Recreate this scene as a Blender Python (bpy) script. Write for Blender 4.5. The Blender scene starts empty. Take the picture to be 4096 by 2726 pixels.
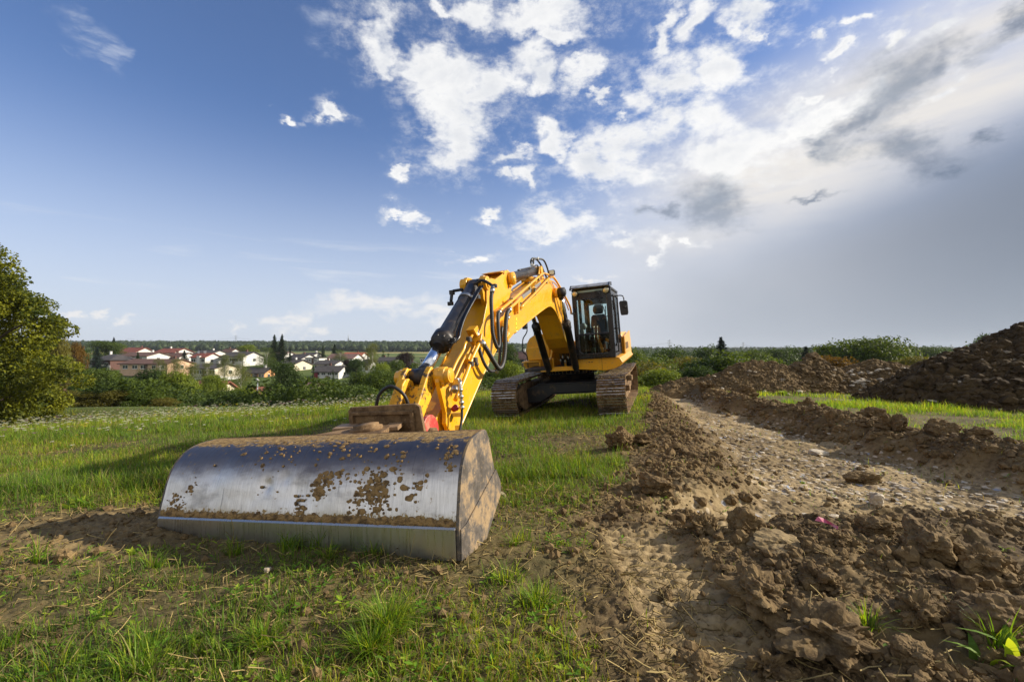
import bpy, math, random
import numpy as np
from mathutils import Vector, Matrix
rad = math.radians
random.seed(7)
C = bpy.data.collections.new("scene"); bpy.context.scene.collection.children.link(C)
SC = bpy.context.scene

# ---------------------------------------------------------------- camera, light, exposure
cam = bpy.data.cameras.new("camera"); camo = bpy.data.objects.new("camera", cam)
SC.collection.objects.link(camo); SC.camera = camo
cam.lens = 16.0; cam.sensor_width = 36.0; cam.clip_start = 0.05; cam.clip_end = 12000
camo.location = (0, 0, 1.2)
camo.rotation_euler = (rad(90) + math.atan(62 / 1820.), 0, 0)
cam.dof.use_dof = True; cam.dof.focus_distance = 5.5; cam.dof.aperture_fstop = 6.3
SC.view_settings.view_transform = 'Standard'; SC.view_settings.look = 'None'
SC.view_settings.exposure = 0.62; SC.view_settings.gamma = 1.0
SUN_EL, SUN_AZ = 27.0, 81.0          # azimuth measured from +Y (view direction) towards +X
SUN_E, SKY_E = 5.0, 0.105
sun = bpy.data.lights.new("sun", 'SUN'); suno = bpy.data.objects.new("sun", sun)
SC.collection.objects.link(suno)
sun.energy = SUN_E; sun.angle = rad(0.5); sun.color = (1.0, 0.90, 0.74)
sd = Vector((math.sin(rad(SUN_AZ)) * math.cos(rad(SUN_EL)), math.cos(rad(SUN_AZ)) * math.cos(rad(SUN_EL)), math.sin(rad(SUN_EL))))
suno.rotation_euler = sd.to_track_quat('Z', 'Y').to_euler()
suno.location = sd * 50
SC.render.engine = 'CYCLES'
SC.cycles.max_bounces = 6; SC.cycles.diffuse_bounces = 3; SC.cycles.glossy_bounces = 3
SC.cycles.transmission_bounces = 6; SC.cycles.transparent_max_bounces = 12
SC.cycles.caustics_reflective = False; SC.cycles.caustics_refractive = False
SC.cycles.use_denoising = True

# ---------------------------------------------------------------- node helper
class NT:
    def __init__(s, tree):
        s.t = tree; s.n = tree.nodes; s.l = tree.links
    def node(s, typ, **kw):
        nd = s.n.new(typ)
        for k, v in kw.items(): setattr(nd, k, v)
        return nd
    def link(s, a, b): s.l.new(a, b)
    def put(s, sock, v):
        if v is None: return
        if isinstance(v, bpy.types.NodeSocket): s.l.new(v, sock)
        else: sock.default_value = v
    def math(s, op, a, b=None, c=None, clamp=False):
        nd = s.node('ShaderNodeMath', operation=op); nd.use_clamp = clamp
        s.put(nd.inputs[0], a); s.put(nd.inputs[1], b); s.put(nd.inputs[2], c)
        return nd.outputs[0]
    def add(s, a, b): return s.math('ADD', a, b)
    def sub(s, a, b): return s.math('SUBTRACT', a, b)
    def mul(s, a, b): return s.math('MULTIPLY', a, b)
    def ss(s, v, lo, hi, a=0., b=1.):
        nd = s.node('ShaderNodeMapRange', interpolation_type='SMOOTHSTEP')
        s.put(nd.inputs['Value'], v); s.put(nd.inputs['From Min'], lo); s.put(nd.inputs['From Max'], hi)
        s.put(nd.inputs['To Min'], a); s.put(nd.inputs['To Max'], b)
        return nd.outputs['Result']
    def noise(s, vec, scale, detail=4., rough=.55, dist=0., out='Fac'):
        nd = s.node('ShaderNodeTexNoise')
        s.put(nd.inputs['Vector'], vec); s.put(nd.inputs['Scale'], scale); s.put(nd.inputs['Detail'], detail)
        s.put(nd.inputs['Roughness'], rough); s.put(nd.inputs['Distortion'], dist)
        return nd.outputs[out]
    def vor(s, vec, scale, feature='F1', out='Distance'):
        nd = s.node('ShaderNodeTexVoronoi', feature=feature)
        s.put(nd.inputs['Vector'], vec); s.put(nd.inputs['Scale'], scale)
        return nd.outputs[out]
    def mapping(s, vec, loc=(0, 0, 0), rot=(0, 0, 0), scl=(1, 1, 1), typ='POINT'):
        nd = s.node('ShaderNodeMapping', vector_type=typ)
        s.put(nd.inputs['Vector'], vec)
        if typ != 'NORMAL' : nd.inputs['Location'].default_value = loc
        nd.inputs['Rotation'].default_value = rot; nd.inputs['Scale'].default_value = scl
        return nd.outputs[0]
    def mix(s, f, a, b):
        nd = s.node('ShaderNodeMix', data_type='RGBA'); nd.clamp_factor = True
        s.put(nd.inputs['Factor'], f)
        for sock, v in ((nd.inputs[6], a), (nd.inputs[7], b)):
            if isinstance(v, (tuple, list)): sock.default_value = (*v[:3], 1)
            else: s.put(sock, v)
        return nd.outputs[2]
    def mixs(s, f, a, b):
        nd = s.node('ShaderNodeMixShader'); s.put(nd.inputs[0], f); s.link(a, nd.inputs[1]); s.link(b, nd.inputs[2])
        return nd.outputs[0]
    def bump(s, h, strength=.5, dist=.01, normal=None):
        nd = s.node('ShaderNodeBump'); s.put(nd.inputs['Height'], h)
        nd.inputs['Strength'].default_value = strength; nd.inputs['Distance'].default_value = dist
        s.put(nd.inputs['Normal'], normal)
        return nd.outputs[0]
    def attr(s, name, out='Fac'):
        nd = s.node('ShaderNodeAttribute'); nd.attribute_name = name
        return nd.outputs[out]

# ---------------------------------------------------------------- sky (world)
def build_world():
    w = bpy.data.worlds.new("World"); SC.world = w; w.use_nodes = True
    t = NT(w.node_tree); t.n.clear()
    out = t.node('ShaderNodeOutputWorld'); bg = t.node('ShaderNodeBackground')
    t.link(bg.outputs[0], out.inputs[0])
    sky = t.node('ShaderNodeTexSky', sky_type='NISHITA'); sky.sun_disc = False
    sky.sun_elevation = rad(SUN_EL); sky.sun_rotation = rad(SUN_AZ)
    sky.altitude = 250; sky.air_density = 1.0; sky.dust_density = 1.0; sky.ozone_density = 1.6
    tc = t.node('ShaderNodeTexCoord'); D = tc.outputs['Generated']
    sep = t.node('ShaderNodeSeparateXYZ'); t.link(D, sep.inputs[0])
    x, y, z = sep.outputs
    az = t.math('ARCTAN2', x, y); el = t.math('ARCSINE', z)
    ae = t.node('ShaderNodeCombineXYZ'); t.link(az, ae.inputs[0]); t.link(el, ae.inputs[1]); ae.inputs[2].default_value = 1; AE = ae.outputs[0]
    S = 1.0 / SKY_E / 1.45
    def col(c): return tuple(v * S for v in c)
    base = sky.outputs[0]
    # haze towards the horizon and a deeper blue away from it
    hz = t.ss(el, 0.0, 0.50, 1.0, 0.0)
    hz = t.math('POWER', hz, 1.25)
    deep = t.mix(1.0, base, base)
    nd = t.node('ShaderNodeMix', data_type='RGBA', blend_type='MULTIPLY'); nd.inputs['Factor'].default_value = 1
    t.link(base, nd.inputs[6]); nd.inputs[7].default_value = SKYTINT; deep = nd.outputs[2]
    c = t.mix(t.mul(hz, .88), deep, col(HORIZON))
    # noise fields
    P = t.mapping(D, scl=(1, 1, 1.7))
    n1 = t.noise(P, 8.5, 8, .58, .5); n2 = t.noise(P, 22., 6, .68); nlow = t.noise(P, 2.6, 4, .5)
    n = t.add(t.mul(t.sub(n1, .5), 3.4), t.mul(t.sub(n2, .5), 1.5))
    w1 = t.noise(P, 9., 6, .6, 0, 'Color')
    q = t.node('ShaderNodeVectorMath', operation='SUBTRACT'); t.link(w1, q.inputs[0]); q.inputs[1].default_value = (.5, .5, .5)
    q2 = t.node('ShaderNodeVectorMath', operation='MULTIPLY_ADD'); t.link(q.outputs[0], q2.inputs[0])
    q2.inputs[1].default_value = (.19, .15, 0); t.link(AE, q2.inputs[2]); AEW = q2.outputs[0]
    def dotc(v):
        q = t.node('ShaderNodeVectorMath', operation='DOT_PRODUCT'); t.link(AEW, q.inputs[0]); q.inputs[1].default_value = v
        return q.outputs['Value']
    def field(blobs, k=.25):
        d = None
        for (a, e, ra, re, r) in blobs:      # squared elliptic distance to each cloud lobe
            cr, sr = math.cos(r), math.sin(r)
            u = dotc((cr / ra, sr / ra, -(cr * a + sr * e) / ra)); v = dotc((-sr / re, cr / re, (sr * a - cr * e) / re))
            L = t.math('MULTIPLY_ADD', v, v, t.mul(u, u))
            d = L if d is None else t.math('SMOOTH_MIN', d, L, k)
        return t.sub(1.0, t.math('SQRT', t.math('MAXIMUM', d, 0.0)))
    # grey overcast sheet over the right half, low
    f = t.sub(t.add(t.mul(az, SHEET[0]), SHEET[1]), el)
    f = t.add(f, t.mul(t.sub(nlow, .5), .10))
    sheet = t.ss(f, -.17, .24)
    shr = t.ss(az, -.30, .32)
    sheet = t.mul(sheet, shr)
    fdark = t.ss(az, .05, .95)
    sc = t.mix(fdark, col((.74, .75, .80)), col((.165, .195, .25)))
    sc = t.mix(t.mul(t.ss(el, .0, .22, 1, 0), .35), sc, col((.36, .42, .50)))
    sc = t.mix(t.mul(t.ss(nlow, .35, .7), .25), sc, col((.26, .31, .38)))
    band = t.mul(t.ss(f, -.20, -.02), t.ss(f, .03, .17, 1, 0))
    band = t.mul(band, t.ss(az, .05, .5))
    c = t.mix(t.mul(sheet, .93), c, sc)
    streak = t.noise(t.mapping(AE, rot=(0, 0, -.5), scl=(1.2, 6, 1)), 2.2, 6, .6)
    c = t.mix(t.mul(band, t.ss(streak, .25, .62, .45, 1.)), c, col((.80, .77, .74)))
    # broken mid-level cloud, upper right
    reg = field(REGION, .4)
    pn = t.noise(t.mapping(AE, rot=(0, 0, -.6), scl=(1.5, 2.4, 1)), 5.0, 9, .62, .3)
    broken = t.ss(t.add(t.add(t.mul(t.sub(pn, .5), 4.6), t.mul(reg, .9)), -.55), 0, .75)
    broken = t.mul(broken, t.ss(reg, -.25, .15))
    bsh = t.mix(t.ss(n2, .3, .7), col((.66, .70, .77)), col((.96, .95, .94)))
    c = t.mix(t.mul(broken, .92), c, bsh)
    # white cumulus
    D1 = field(WHITE, .12)
    nn = t.add(t.mul(t.sub(n1, .5), 2.3), t.mul(t.sub(n2, .5), 2.0))
    tt = t.add(t.mul(D1, 1.25), t.mul(nn, .95))
    m1 = t.ss(tt, -.30, .85)
    fringe = t.mul(t.ss(tt, -1.3, .2), t.ss(n2, .38, .72))
    m1 = t.math('MAXIMUM', m1, t.mul(fringe, .45))
    n1b = t.noise(t.mapping(D, loc=(-.035, .0, -.03), scl=(1, 1, 1.7)), 8.5, 5, .58, .5)
    rel = t.mul(t.sub(n1b, n1), 5.0)            # relief: lighter on the sun side of each billow
    body = t.ss(t.add(t.mul(tt, .55), t.mul(t.sub(nlow, .5), 1.2)), .15, .95)
    wc = t.mix(t.mul(body, .70), col((.95, .945, .935)), col((.70, .72, .76)))
    wc = t.mix(t.ss(rel, -.1, 1.0, 0, .42), wc, col((.55, .60, .69)))
    wc = t.mix(t.ss(rel, .0, -.8, 0, .5), wc, col((1.0, .99, .97)))
    c = t.mix(t.mul(m1, .96), c, wc)
    # thin streaks near the left horizon
    ci = t.noise(t.mapping(AE, rot=(0, 0, .10), scl=(1, 11, 1)), 3.0, 5, .6, .4)
    cim = t.mul(t.ss(ci, .52, .75), t.mul(t.ss(el, .04, .10), t.ss(el, .17, .27, 1, 0)))
    cim = t.mul(cim, t.ss(az, -.1, .25, 1, 0))
    c = t.mix(t.mul(cim, .5), c, col((.80, .82, .85)))
    wi = t.noise(t.mapping(AE, rot=(0, 0, .55), scl=(2, 6, 1)), 2.5, 6, .65, .6)
    wf = t.mul(t.ss(field(WISP), -.1, .8), t.ss(wi, .42, .75))
    c = t.mix(t.mul(wf, .55), c, col((.80, .84, .90)))
    # small low cumulus on the horizon
    D3 = field(LOW, .08)
    m3 = t.ss(t.add(D3, t.mul(nn, .7)), -.35, 1.0)
    c = t.mix(t.mul(m3, .75), c, col((.90, .87, .84)))
    # dark clouds
    D2 = field(DARK, .15)
    m2 = t.ss(t.add(D2, t.mul(nn, .7)), -.55, 1.15)
    dc = t.mix(t.ss(n1, .35, .65), col((.115, .165, .25)), col((.23, .28, .36)))
    c = t.mix(t.mul(m2, .80), c, dc)
    # bright broken cloud behind the photographer
    bk = t.mul(t.ss(y, .05, -.55), t.ss(t.noise(P, 2.2, 5, .6), .30, .58, .35, 1.))
    c = t.mix(t.mul(bk, .85), c, col((.86, .85, .83)))
    # ground side of the environment: dull brown green
    c = t.mix(t.ss(el, -.06, -.01, 1, 0), c, col((.10, .10, .06)))
    t.link(c, bg.inputs[0]); bg.inputs[1].default_value = SKY_E
    w.cycles.sampling_method = 'MANUAL'; w.cycles.sample_map_resolution = 512
SKYTINT = (.66, .76, .98, 1)
HORIZON = (.64, .69, .79)
SHEET = (.30, .20)
WHITE = [(-0.276, 0.604, 0.058, 0.052, -2.38), (-0.267, 0.57, 0.036, 0.026, -2.89), (-0.193, 0.574, 0.062, 0.033, 2.95), (-0.122, 0.547, 0.113, 0.058, 2.95), (-0.11, 0.501, 0.093, 0.063, -3.06), (-0.138, 0.446, 0.074, 0.056, -3.02), (-0.049, 0.55, 0.079, 0.048, -2.87), (0.046, 0.586, 0.069, 0.042, 3.11), (0.074, 0.557, 0.05, 0.032, 3.09), (0.157, 0.541, 0.051, 0.033, -3.12), (0.179, 0.555, 0.044, 0.025, -2.81), (0.216, 0.506, 0.03, 0.013, 2.67), (0.057, 0.658, 0.145, 0.03, 3.11), (0.113, 0.634, 0.075, 0.017, 3.08), (-0.066, 0.654, 0.057, 0.03, -3.1), (-0.144, 0.654, 0.047, 0.015, 3.01), (-0.377, 0.461, 0.03, 0.016, 2.79), (-0.234, 0.379, 0.026, 0.018, 0.91), (-0.215, 0.292, 0.038, 0.016, 2.97), (-0.265, 0.295, 0.035, 0.009, 3.14), (-0.057, 0.309, 0.024, 0.009, -3.12), (0.007, 0.422, 0.037, 0.019, -2.88), (0.034, 0.364, 0.033, 0.022, 1.24), (0.085, 0.444, 0.037, 0.028, 3.07), (0.001, 0.374, 0.031, 0.014, -3.0), (0.101, 0.287, 0.092, 0.032, -3.01), (0.09, 0.256, 0.043, 0.017, 3.12), (0.183, 0.401, 0.089, 0.04, -3.01), (0.247, 0.438, 0.067, 0.048, -2.96), (0.309, 0.457, 0.063, 0.048, -2.88), (0.341, 0.524, 0.068, 0.053, -0.04), (0.427, 0.521, 0.076, 0.038, 2.67), (0.389, 0.467, 0.081, 0.06, -3.08), (0.484, 0.598, 0.056, 0.026, 2.84), (0.311, 0.606, 0.041, 0.026, 0.99), (0.382, 0.62, 0.048, 0.033, 0.79), (0.509, 0.577, 0.02, 0.011, 2.78), (0.61, 0.545, 0.021, 0.019, 0.94), (0.635, 0.499, 0.021, 0.016, 0.47), (0.589, 0.457, 0.019, 0.012, 3.06), (0.676, 0.547, 0.021, 0.013, 2.56), (0.607, 0.417, 0.06, 0.028, -2.97), (0.434, 0.386, 0.132, 0.055, 3.12), (0.749, 0.503, 0.045, 0.016, -2.83), (0.705, 0.5, 0.022, 0.019, 2.39), (-0.087, 0.203, 0.046, 0.008, -3.04), (0.235, 0.256, 0.035, 0.016, 3.07), (0.302, 0.216, 0.039, 0.014, -2.86), (0.375, 0.22, 0.022, 0.01, 3.04), (-0.465, 0.44, 0.022, 0.006, -3.1)]
DARK = [(0.703, 0.438, 0.085, 0.043, -2.41), (0.654, 0.397, 0.057, 0.027, -2.46), (0.748, 0.457, 0.044, 0.029, -2.38), (0.833, 0.477, 0.051, 0.02, -2.71), (0.723, 0.332, 0.069, 0.034, 2.63), (0.756, 0.304, 0.028, 0.02, 2.56), (0.815, 0.32, 0.019, 0.013, -2.66), (0.414, 0.298, 0.061, 0.041, 2.61), (0.323, 0.294, 0.028, 0.016, -3.11), (0.589, 0.275, 0.057, 0.007, 3.12), (0.61, 0.377, 0.025, 0.017, 2.68)]
REGION = [(0.398, 0.486, 0.183, 0.117, -2.89), (0.572, 0.418, 0.154, 0.077, -2.86), (0.613, 0.513, 0.164, 0.102, -2.79), (0.776, 0.406, 0.111, 0.074, -2.7), (0.247, 0.373, 0.18, 0.058, -3.0), (0.442, 0.322, 0.224, 0.051, -3.11)]
WISP = [(-0.766, 0.49, 0.039, 0.022, 2.85), (-0.729, 0.471, 0.025, 0.019, 2.32), (-0.797, 0.471, 0.023, 0.006, 3.03), (-0.398, 0.591, 0.042, 0.03, -2.93)]
LOW = [(-0.758, 0.065, 0.015, 0.006, 3.0), (-0.719, 0.064, 0.014, 0.007, -3.07), (-0.689, 0.045, 0.013, 0.01, -3.08), (-0.539, 0.054, 0.014, 0.012, 1.55), (-0.457, 0.067, 0.027, 0.024, 2.33), (-0.442, 0.087, 0.022, 0.018, 1.54), (-0.418, 0.053, 0.023, 0.015, -3.11), (-0.313, 0.102, 0.13, 0.021, -3.11), (-0.136, 0.084, 0.087, 0.016, -3.13), (0.181, 0.164, 0.043, 0.007, 3.11)]
build_world()
# ---------------------------------------------------------------- mesh helpers
def link_obj(name, me, parent=None):
    o = bpy.data.objects.new(name, me); C.objects.link(o)
    if parent is not None: o.parent = parent
    return o
def empty(name, loc=(0, 0, 0), rz=0.):
    o = bpy.data.objects.new(name, None); C.objects.link(o); o.location = loc; o.rotation_euler = (0, 0, rz)
    o.empty_display_size = .2
    return o
def tag(o, label=None, cat=None, group=None, kind=None):
    if label: o['label'] = label
    if cat: o['category'] = cat
    if group: o['group'] = group
    if kind: o['kind'] = kind
    return o
def np_mesh(name, V, loops, counts, mat=None, smooth=False, parent=None, cols=None, colname='col', fattr=None):
    """V (n,3); loops flat vertex indices; counts per-face corner counts (array or int)"""
    me = bpy.data.meshes.new(name)
    V = np.ascontiguousarray(V, np.float32); loops = np.ascontiguousarray(loops, np.int32).ravel()
    if isinstance(counts, int): counts = np.full(len(loops) // counts, counts, np.int32)
    counts = np.ascontiguousarray(counts, np.int32)
    me.vertices.add(len(V)); me.vertices.foreach_set('co', V.ravel())
    me.loops.add(len(loops)); me.loops.foreach_set('vertex_index', loops)
    me.polygons.add(len(counts))
    st = np.zeros(len(counts), np.int32); st[1:] = np.cumsum(counts)[:-1]
    me.polygons.foreach_set('loop_start', st)
    if smooth: me.polygons.foreach_set('use_smooth', np.ones(len(counts), bool))
    else: me.polygons.foreach_set('use_smooth', np.zeros(len(counts), bool))
    me.update(calc_edges=True); me.validate()
    if cols is not None:
        a = me.attributes.new(colname, 'FLOAT_COLOR', 'POINT')
        cc = np.ones((len(V), 4), np.float32); cc[:, :cols.shape[1]] = cols
        a.data.foreach_set('color', cc.ravel())
    if mat is not None: me.materials.append(mat)
    return link_obj(name, me, parent)

def nrm(v):
    v = np.asarray(v, float); return v / (np.linalg.norm(v) + 1e-12)
class MB:
    def __init__(s): s.v = []; s.f = []; s.sm = []
    def add(s, vs, fs, smooth=False):
        b = len(s.v); s.v += [tuple(map(float, p)) for p in vs]
        s.f += [tuple(i + b for i in f) for f in fs]; s.sm += [smooth] * len(fs); return s
    def box(s, c, size, R=None):
        h = np.array(size, float) / 2; c = np.array(c, float)
        P = np.array([[x, y, z] for x in (-1, 1) for y in (-1, 1) for z in (-1, 1)]) * h
        if R is not None: P = P @ np.array(R, float)
        return s.add(P + c, [(0, 1, 3, 2), (4, 6, 7, 5), (0, 4, 5, 1), (2, 3, 7, 6), (0, 2, 6, 4), (1, 5, 7, 3)])
    def prism(s, poly, a, b, fn):
        """poly: 2-D outline, extruded from a to b; fn(u, v, w) -> point"""
        n = len(poly)
        A = [fn(u, v, a) for u, v in poly]; B = [fn(u, v, b) for u, v in poly]
        fs = [tuple(range(n)), tuple(range(2 * n - 1, n - 1, -1))]
        fs += [(i, i + n, (i + 1) % n + n, (i + 1) % n) for i in range(n)]
        return s.add(A + B, fs)
    def tube(s, pts, r, n=10, caps=True, radii=None, ref=None):
        P = np.array(pts, float); m = len(P)
        T = np.zeros_like(P); T[1:-1] = P[2:] - P[:-2]; T[0] = P[1] - P[0]; T[-1] = P[-1] - P[-2]
        T /= (np.linalg.norm(T, axis=1)[:, None] + 1e-12)
        up = np.array([0, 0, 1.]) if abs(T[0][2]) < .9 else np.array([1., 0, 0])
        N = nrm(np.cross(T[0], up)); vs = []
        for i in range(m):
            N = N - T[i] * (N @ T[i]); N = nrm(N); B = np.cross(T[i], N)
            rr = radii[i] if radii is not None else r
            for k in range(n):
                a = 2 * math.pi * k / n; vs.append(P[i] + rr * (math.cos(a) * N + math.sin(a) * B))
        fs = [(i * n + k, i * n + (k + 1) % n, (i + 1) * n + (k + 1) % n, (i + 1) * n + k) for i in range(m - 1) for k in range(n)]
        b = len(s.v); s.add(vs, fs, True)
        if caps:
            s.f += [tuple(b + k for k in range(n - 1, -1, -1)), tuple(b + (m - 1) * n + k for k in range(n))]; s.sm += [False, False]
        return s
    def cyl(s, p0, p1, r, n=20, r1=None):
        return s.tube([p0, p1], r, n, True, [r, r if r1 is None else r1])
    def lathe(s, p0, ax, prof, n=24):
        """prof: list of (t, r) along axis ax from p0; sharp steps by repeated t"""
        ax = nrm(ax); p0 = np.array(p0, float); up = np.array([0, 0, 1.]) if abs(ax[2]) < .9 else np.array([1., 0, 0])
        N = nrm(np.cross(ax, up)); B = np.cross(ax, N)
        for (t0, r0), (t1, r1) in zip(prof[:-1], prof[1:]):
            vs = [p0 + ax * t + r * (math.cos(2 * math.pi * k / n) * N + math.sin(2 * math.pi * k / n) * B) for t, r in ((t0, r0), (t1, r1)) for k in range(n)]
            s.add(vs, [(k, (k + 1) % n, n + (k + 1) % n, n + k) for k in range(n)], True)
        for (t, r), fl in ((prof[0], -1), (prof[-1], 1)):
            if r > 1e-4:
                vs = [p0 + ax * t + r * (math.cos(2 * math.pi * k / n) * N + math.sin(2 * math.pi * k / n) * B) for k in range(n)]
                s.add(vs, [tuple(range(n))[::fl]], False)
        return s
    def build_each(s, name, mat, parent=None, bevel=0., seg=2):
        """one object for each group of pieces that touch"""
        import bmesh
        me = bpy.data.meshes.new(name); me.from_pydata(s.v, [], s.f); me.polygons.foreach_set('use_smooth', s.sm)
        bm = bmesh.new(); bm.from_mesh(me); bmesh.ops.remove_doubles(bm, verts=bm.verts, dist=1e-6); bm.verts.index_update(); bm.faces.ensure_lookup_table()
        lab = [-1] * len(bm.verts); n = 0
        for v in bm.verts:
            if lab[v.index] >= 0: continue
            st = [v]; lab[v.index] = n
            while st:
                q = st.pop()
                for e in q.link_edges:
                    o = e.other_vert(q)
                    if lab[o.index] < 0: lab[o.index] = n; st.append(o)
            n += 1
        co = np.array([v.co[:] for v in bm.verts]); lab = np.array(lab)
        bb = [(co[lab == k].min(0) - .003, co[lab == k].max(0) + .003) for k in range(n)]; par = list(range(n))
        def fd(a):
            while par[a] != a: a = par[a]
            return a
        for i in range(n):
            for j in range(i):
                if np.all(bb[i][0] < bb[j][1]) and np.all(bb[j][0] < bb[i][1]): par[fd(i)] = fd(j)
        groups = {}
        for f in bm.faces: groups.setdefault(fd(int(lab[f.verts[0].index])), []).append(([tuple(v.co) for v in f.verts], f.smooth))
        bm.free(); bpy.data.meshes.remove(me); out = []
        for g in groups.values():
            m = MB()
            for vs, sm in g: m.add(vs, [tuple(range(len(vs)))], sm)
            out.append(m.build(name, mat, parent, bevel, seg))
        return out
    def build(s, name, mat, parent=None, bevel=0., seg=2, recalc=True):
        me = bpy.data.meshes.new(name); me.from_pydata(s.v, [], s.f)
        me.polygons.foreach_set('use_smooth', s.sm)
        me.update()
        if recalc:
            import bmesh
            bm = bmesh.new(); bm.from_mesh(me); bmesh.ops.remove_doubles(bm, verts=bm.verts, dist=1e-6)
            bmesh.ops.recalc_face_normals(bm, faces=bm.faces); bm.to_mesh(me); bm.free()
        if mat is not None: me.materials.append(mat)
        o = link_obj(name, me, parent)
        if bevel > 0:
            m = o.modifiers.new('bevel', 'BEVEL'); m.width = bevel; m.segments = seg; m.limit_method = 'ANGLE'; m.angle_limit = rad(50)
            m.harden_normals = False
        return o
def bez(pts, n=8):
    """Catmull-Rom through pts"""
    P = [np.array(p, float) for p in pts]; P = [2 * P[0] - P[1]] + P + [2 * P[-1] - P[-2]]; out = []
    for i in range(1, len(P) - 2):
        a, b, c, d = P[i - 1:i + 3]
        for k in range(n):
            t = k / n
            out.append(.5 * (2 * b + (c - a) * t + (2 * a - 5 * b + 4 * c - d) * t * t + (3 * b - a - 3 * c + d) * t ** 3))
    out.append(P[-2]); return out

# ---------------------------------------------------------------- numpy noise
def _h(ix, iy, iz, seed):
    with np.errstate(over='ignore'):
        h = (ix.astype(np.uint32) * np.uint32(374761393) + iy.astype(np.uint32) * np.uint32(668265263)
             + iz.astype(np.uint32) * np.uint32(2246822519) + np.uint32(seed * 977 + 13))
        h = (h ^ (h >> np.uint32(13))) * np.uint32(1274126177); h = h ^ (h >> np.uint32(16))
    return (h & np.uint32(0xffffff)).astype(np.float32) / np.float32(0xffffff)
def vnoise(x, y, z=None, seed=0):
    x = np.asarray(x, np.float32); y = np.asarray(y, np.float32)
    xi = np.floor(x).astype(np.int64); yi = np.floor(y).astype(np.int64)
    fx = x - xi; fy = y - yi; fx = fx * fx * (3 - 2 * fx); fy = fy * fy * (3 - 2 * fy)
    if z is None:
        zi = np.zeros_like(xi)
        a = _h(xi, yi, zi, seed); b = _h(xi + 1, yi, zi, seed); c = _h(xi, yi + 1, zi, seed); d = _h(xi + 1, yi + 1, zi, seed)
        return (a + (b - a) * fx) * (1 - fy) + (c + (d - c) * fx) * fy
    z = np.asarray(z, np.float32); zi = np.floor(z).astype(np.int64); fz = z - zi; fz = fz * fz * (3 - 2 * fz)
    r = []
    for q in (0, 1):
        a = _h(xi, yi, zi + q, seed); b = _h(xi + 1, yi, zi + q, seed); c = _h(xi, yi + 1, zi + q, seed); d = _h(xi + 1, yi + 1, zi + q, seed)
        r.append((a + (b - a) * fx) * (1 - fy) + (c + (d - c) * fx) * fy)
    return r[0] * (1 - fz) + r[1] * fz
def fbm(x, y, z=None, oct=4, seed=0, gain=.5, lac=2.03):
    s = 0; a = 1.; t = 0
    for i in range(oct):
        f = lac ** i
        s = s + a * vnoise(x * f + 17.3 * i, y * f - 9.1 * i, None if z is None else z * f + 3.7 * i, seed + i); t += a; a *= gain
    return s / t
def ridged(x, y, oct=4, seed=0):
    s = 0; a = 1.; t = 0
    for i in range(oct):
        f = 2.07 ** i; s = s + a * (1 - np.abs(2 * vnoise(x * f + 5 * i, y * f, None, seed + i) - 1)); t += a; a *= .5
    return s / t
def sstep(a, b, x):
    t = np.clip((x - a) / (b - a), 0, 1); return t * t * (3 - 2 * t)

# ---------------------------------------------------------------- terrain
PL_Y = np.array([0, 3.4, 3.9, 4.3, 5.3, 7.1, 8., 10.3, 12., 16., 26., 60.]); PL_X = np.array([.9, 1.1, 1.3, 2.0, 2.45, 2.95, 3.2, 3.8, 4.2, 5.2, 7.6, 15.])   # left edge of the stripped track
PR_X = np.array([5.6, 5.5, 5.45, 5.4, 5.32, 5.28, 5.33, 5.45, 5.6, 6.4, 9.0, 18.])                                                            # right edge
SOIL_Y = np.array([0, 1.2, 2.2, 3.2, 4.5, 6., 7.5, 9., 11., 14., 18.]); SOIL_X = np.array([.22, .24, .32, .50, 1.0, 1.55, 2.1, 2.6, 3.25, 4.3, 5.6])                  # grass gives way to bare soil
def h_base(x, y):
    x = np.asarray(x, float); y = np.asarray(y, float)
    near = .052 * np.minimum(x - 2.2, 0) * sstep(-2, 5, y) + .052 * np.minimum(x - 2.2, 0) * .0
    near = np.where(x < 2.2, .052 * (x - 2.2), 0) * (0.25 + .75 * sstep(2.5, 8, y))
    near = near + .06 * np.exp(-((x + .4) ** 2 / 3 + (y - 2.6) ** 2 / 3))
    near = near - .0010 * np.maximum(-x - 6, 0) ** 2 - (.0026 + .0044 * (1 - sstep(-9, 0, x))) * np.maximum(y - 10, 0) ** 2
    near = near - .10 * np.exp(-((x - .7) ** 2 + (y - 10.) ** 2) / 5.)
    yf = np.array([-300, 0, 28, 34, 45, 80, 110, 150, 180, 210, 250, 330, 480, 700, 1000, 1500, 6000.])
    hf = np.array([-1, -1, -1.6, -2.8, -5.5, -8.5, -8.2, -5.6, -3.2, -1.5, -.1, 1.2, 4.0, 8.5, 24, 30, 30.])
    d = np.hypot(np.maximum(np.abs(x) - 25, 0) * .9 * (1 - .8 * sstep(300, 500, y)), np.maximum(y, 0))
    hfar = np.interp(d, yf, hf)
    hfar = hfar - sstep(-150, 260, x) * sstep(300, 900, y) * 14
    k = sstep(25, 31, np.maximum(y, np.maximum(np.abs(x) - 14, 0)))
    return near * (1 - k) + hfar * k
def path_masks(x, y):
    xl = np.interp(y, PL_Y, PL_X) + (fbm(y * 1.7, y * 0 + 3, oct=3, seed=5) - .5) * .5 * sstep(3, 6, y)
    xr = np.interp(y, PL_Y, PR_X) + (fbm(y * 1.1, y * 0 + 9, oct=4, seed=6) - .5) * .8
    on = sstep(3.2, 3.6, y + (fbm(x * 1.4, y * 0, oct=3, seed=11) - .5) * .6)
    fl = sstep(-.15, .45, x - xl) * sstep(-.30, .14, xr - x) * on * (1 - sstep(30, 40, y))
    return xl, xr, on, fl
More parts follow.
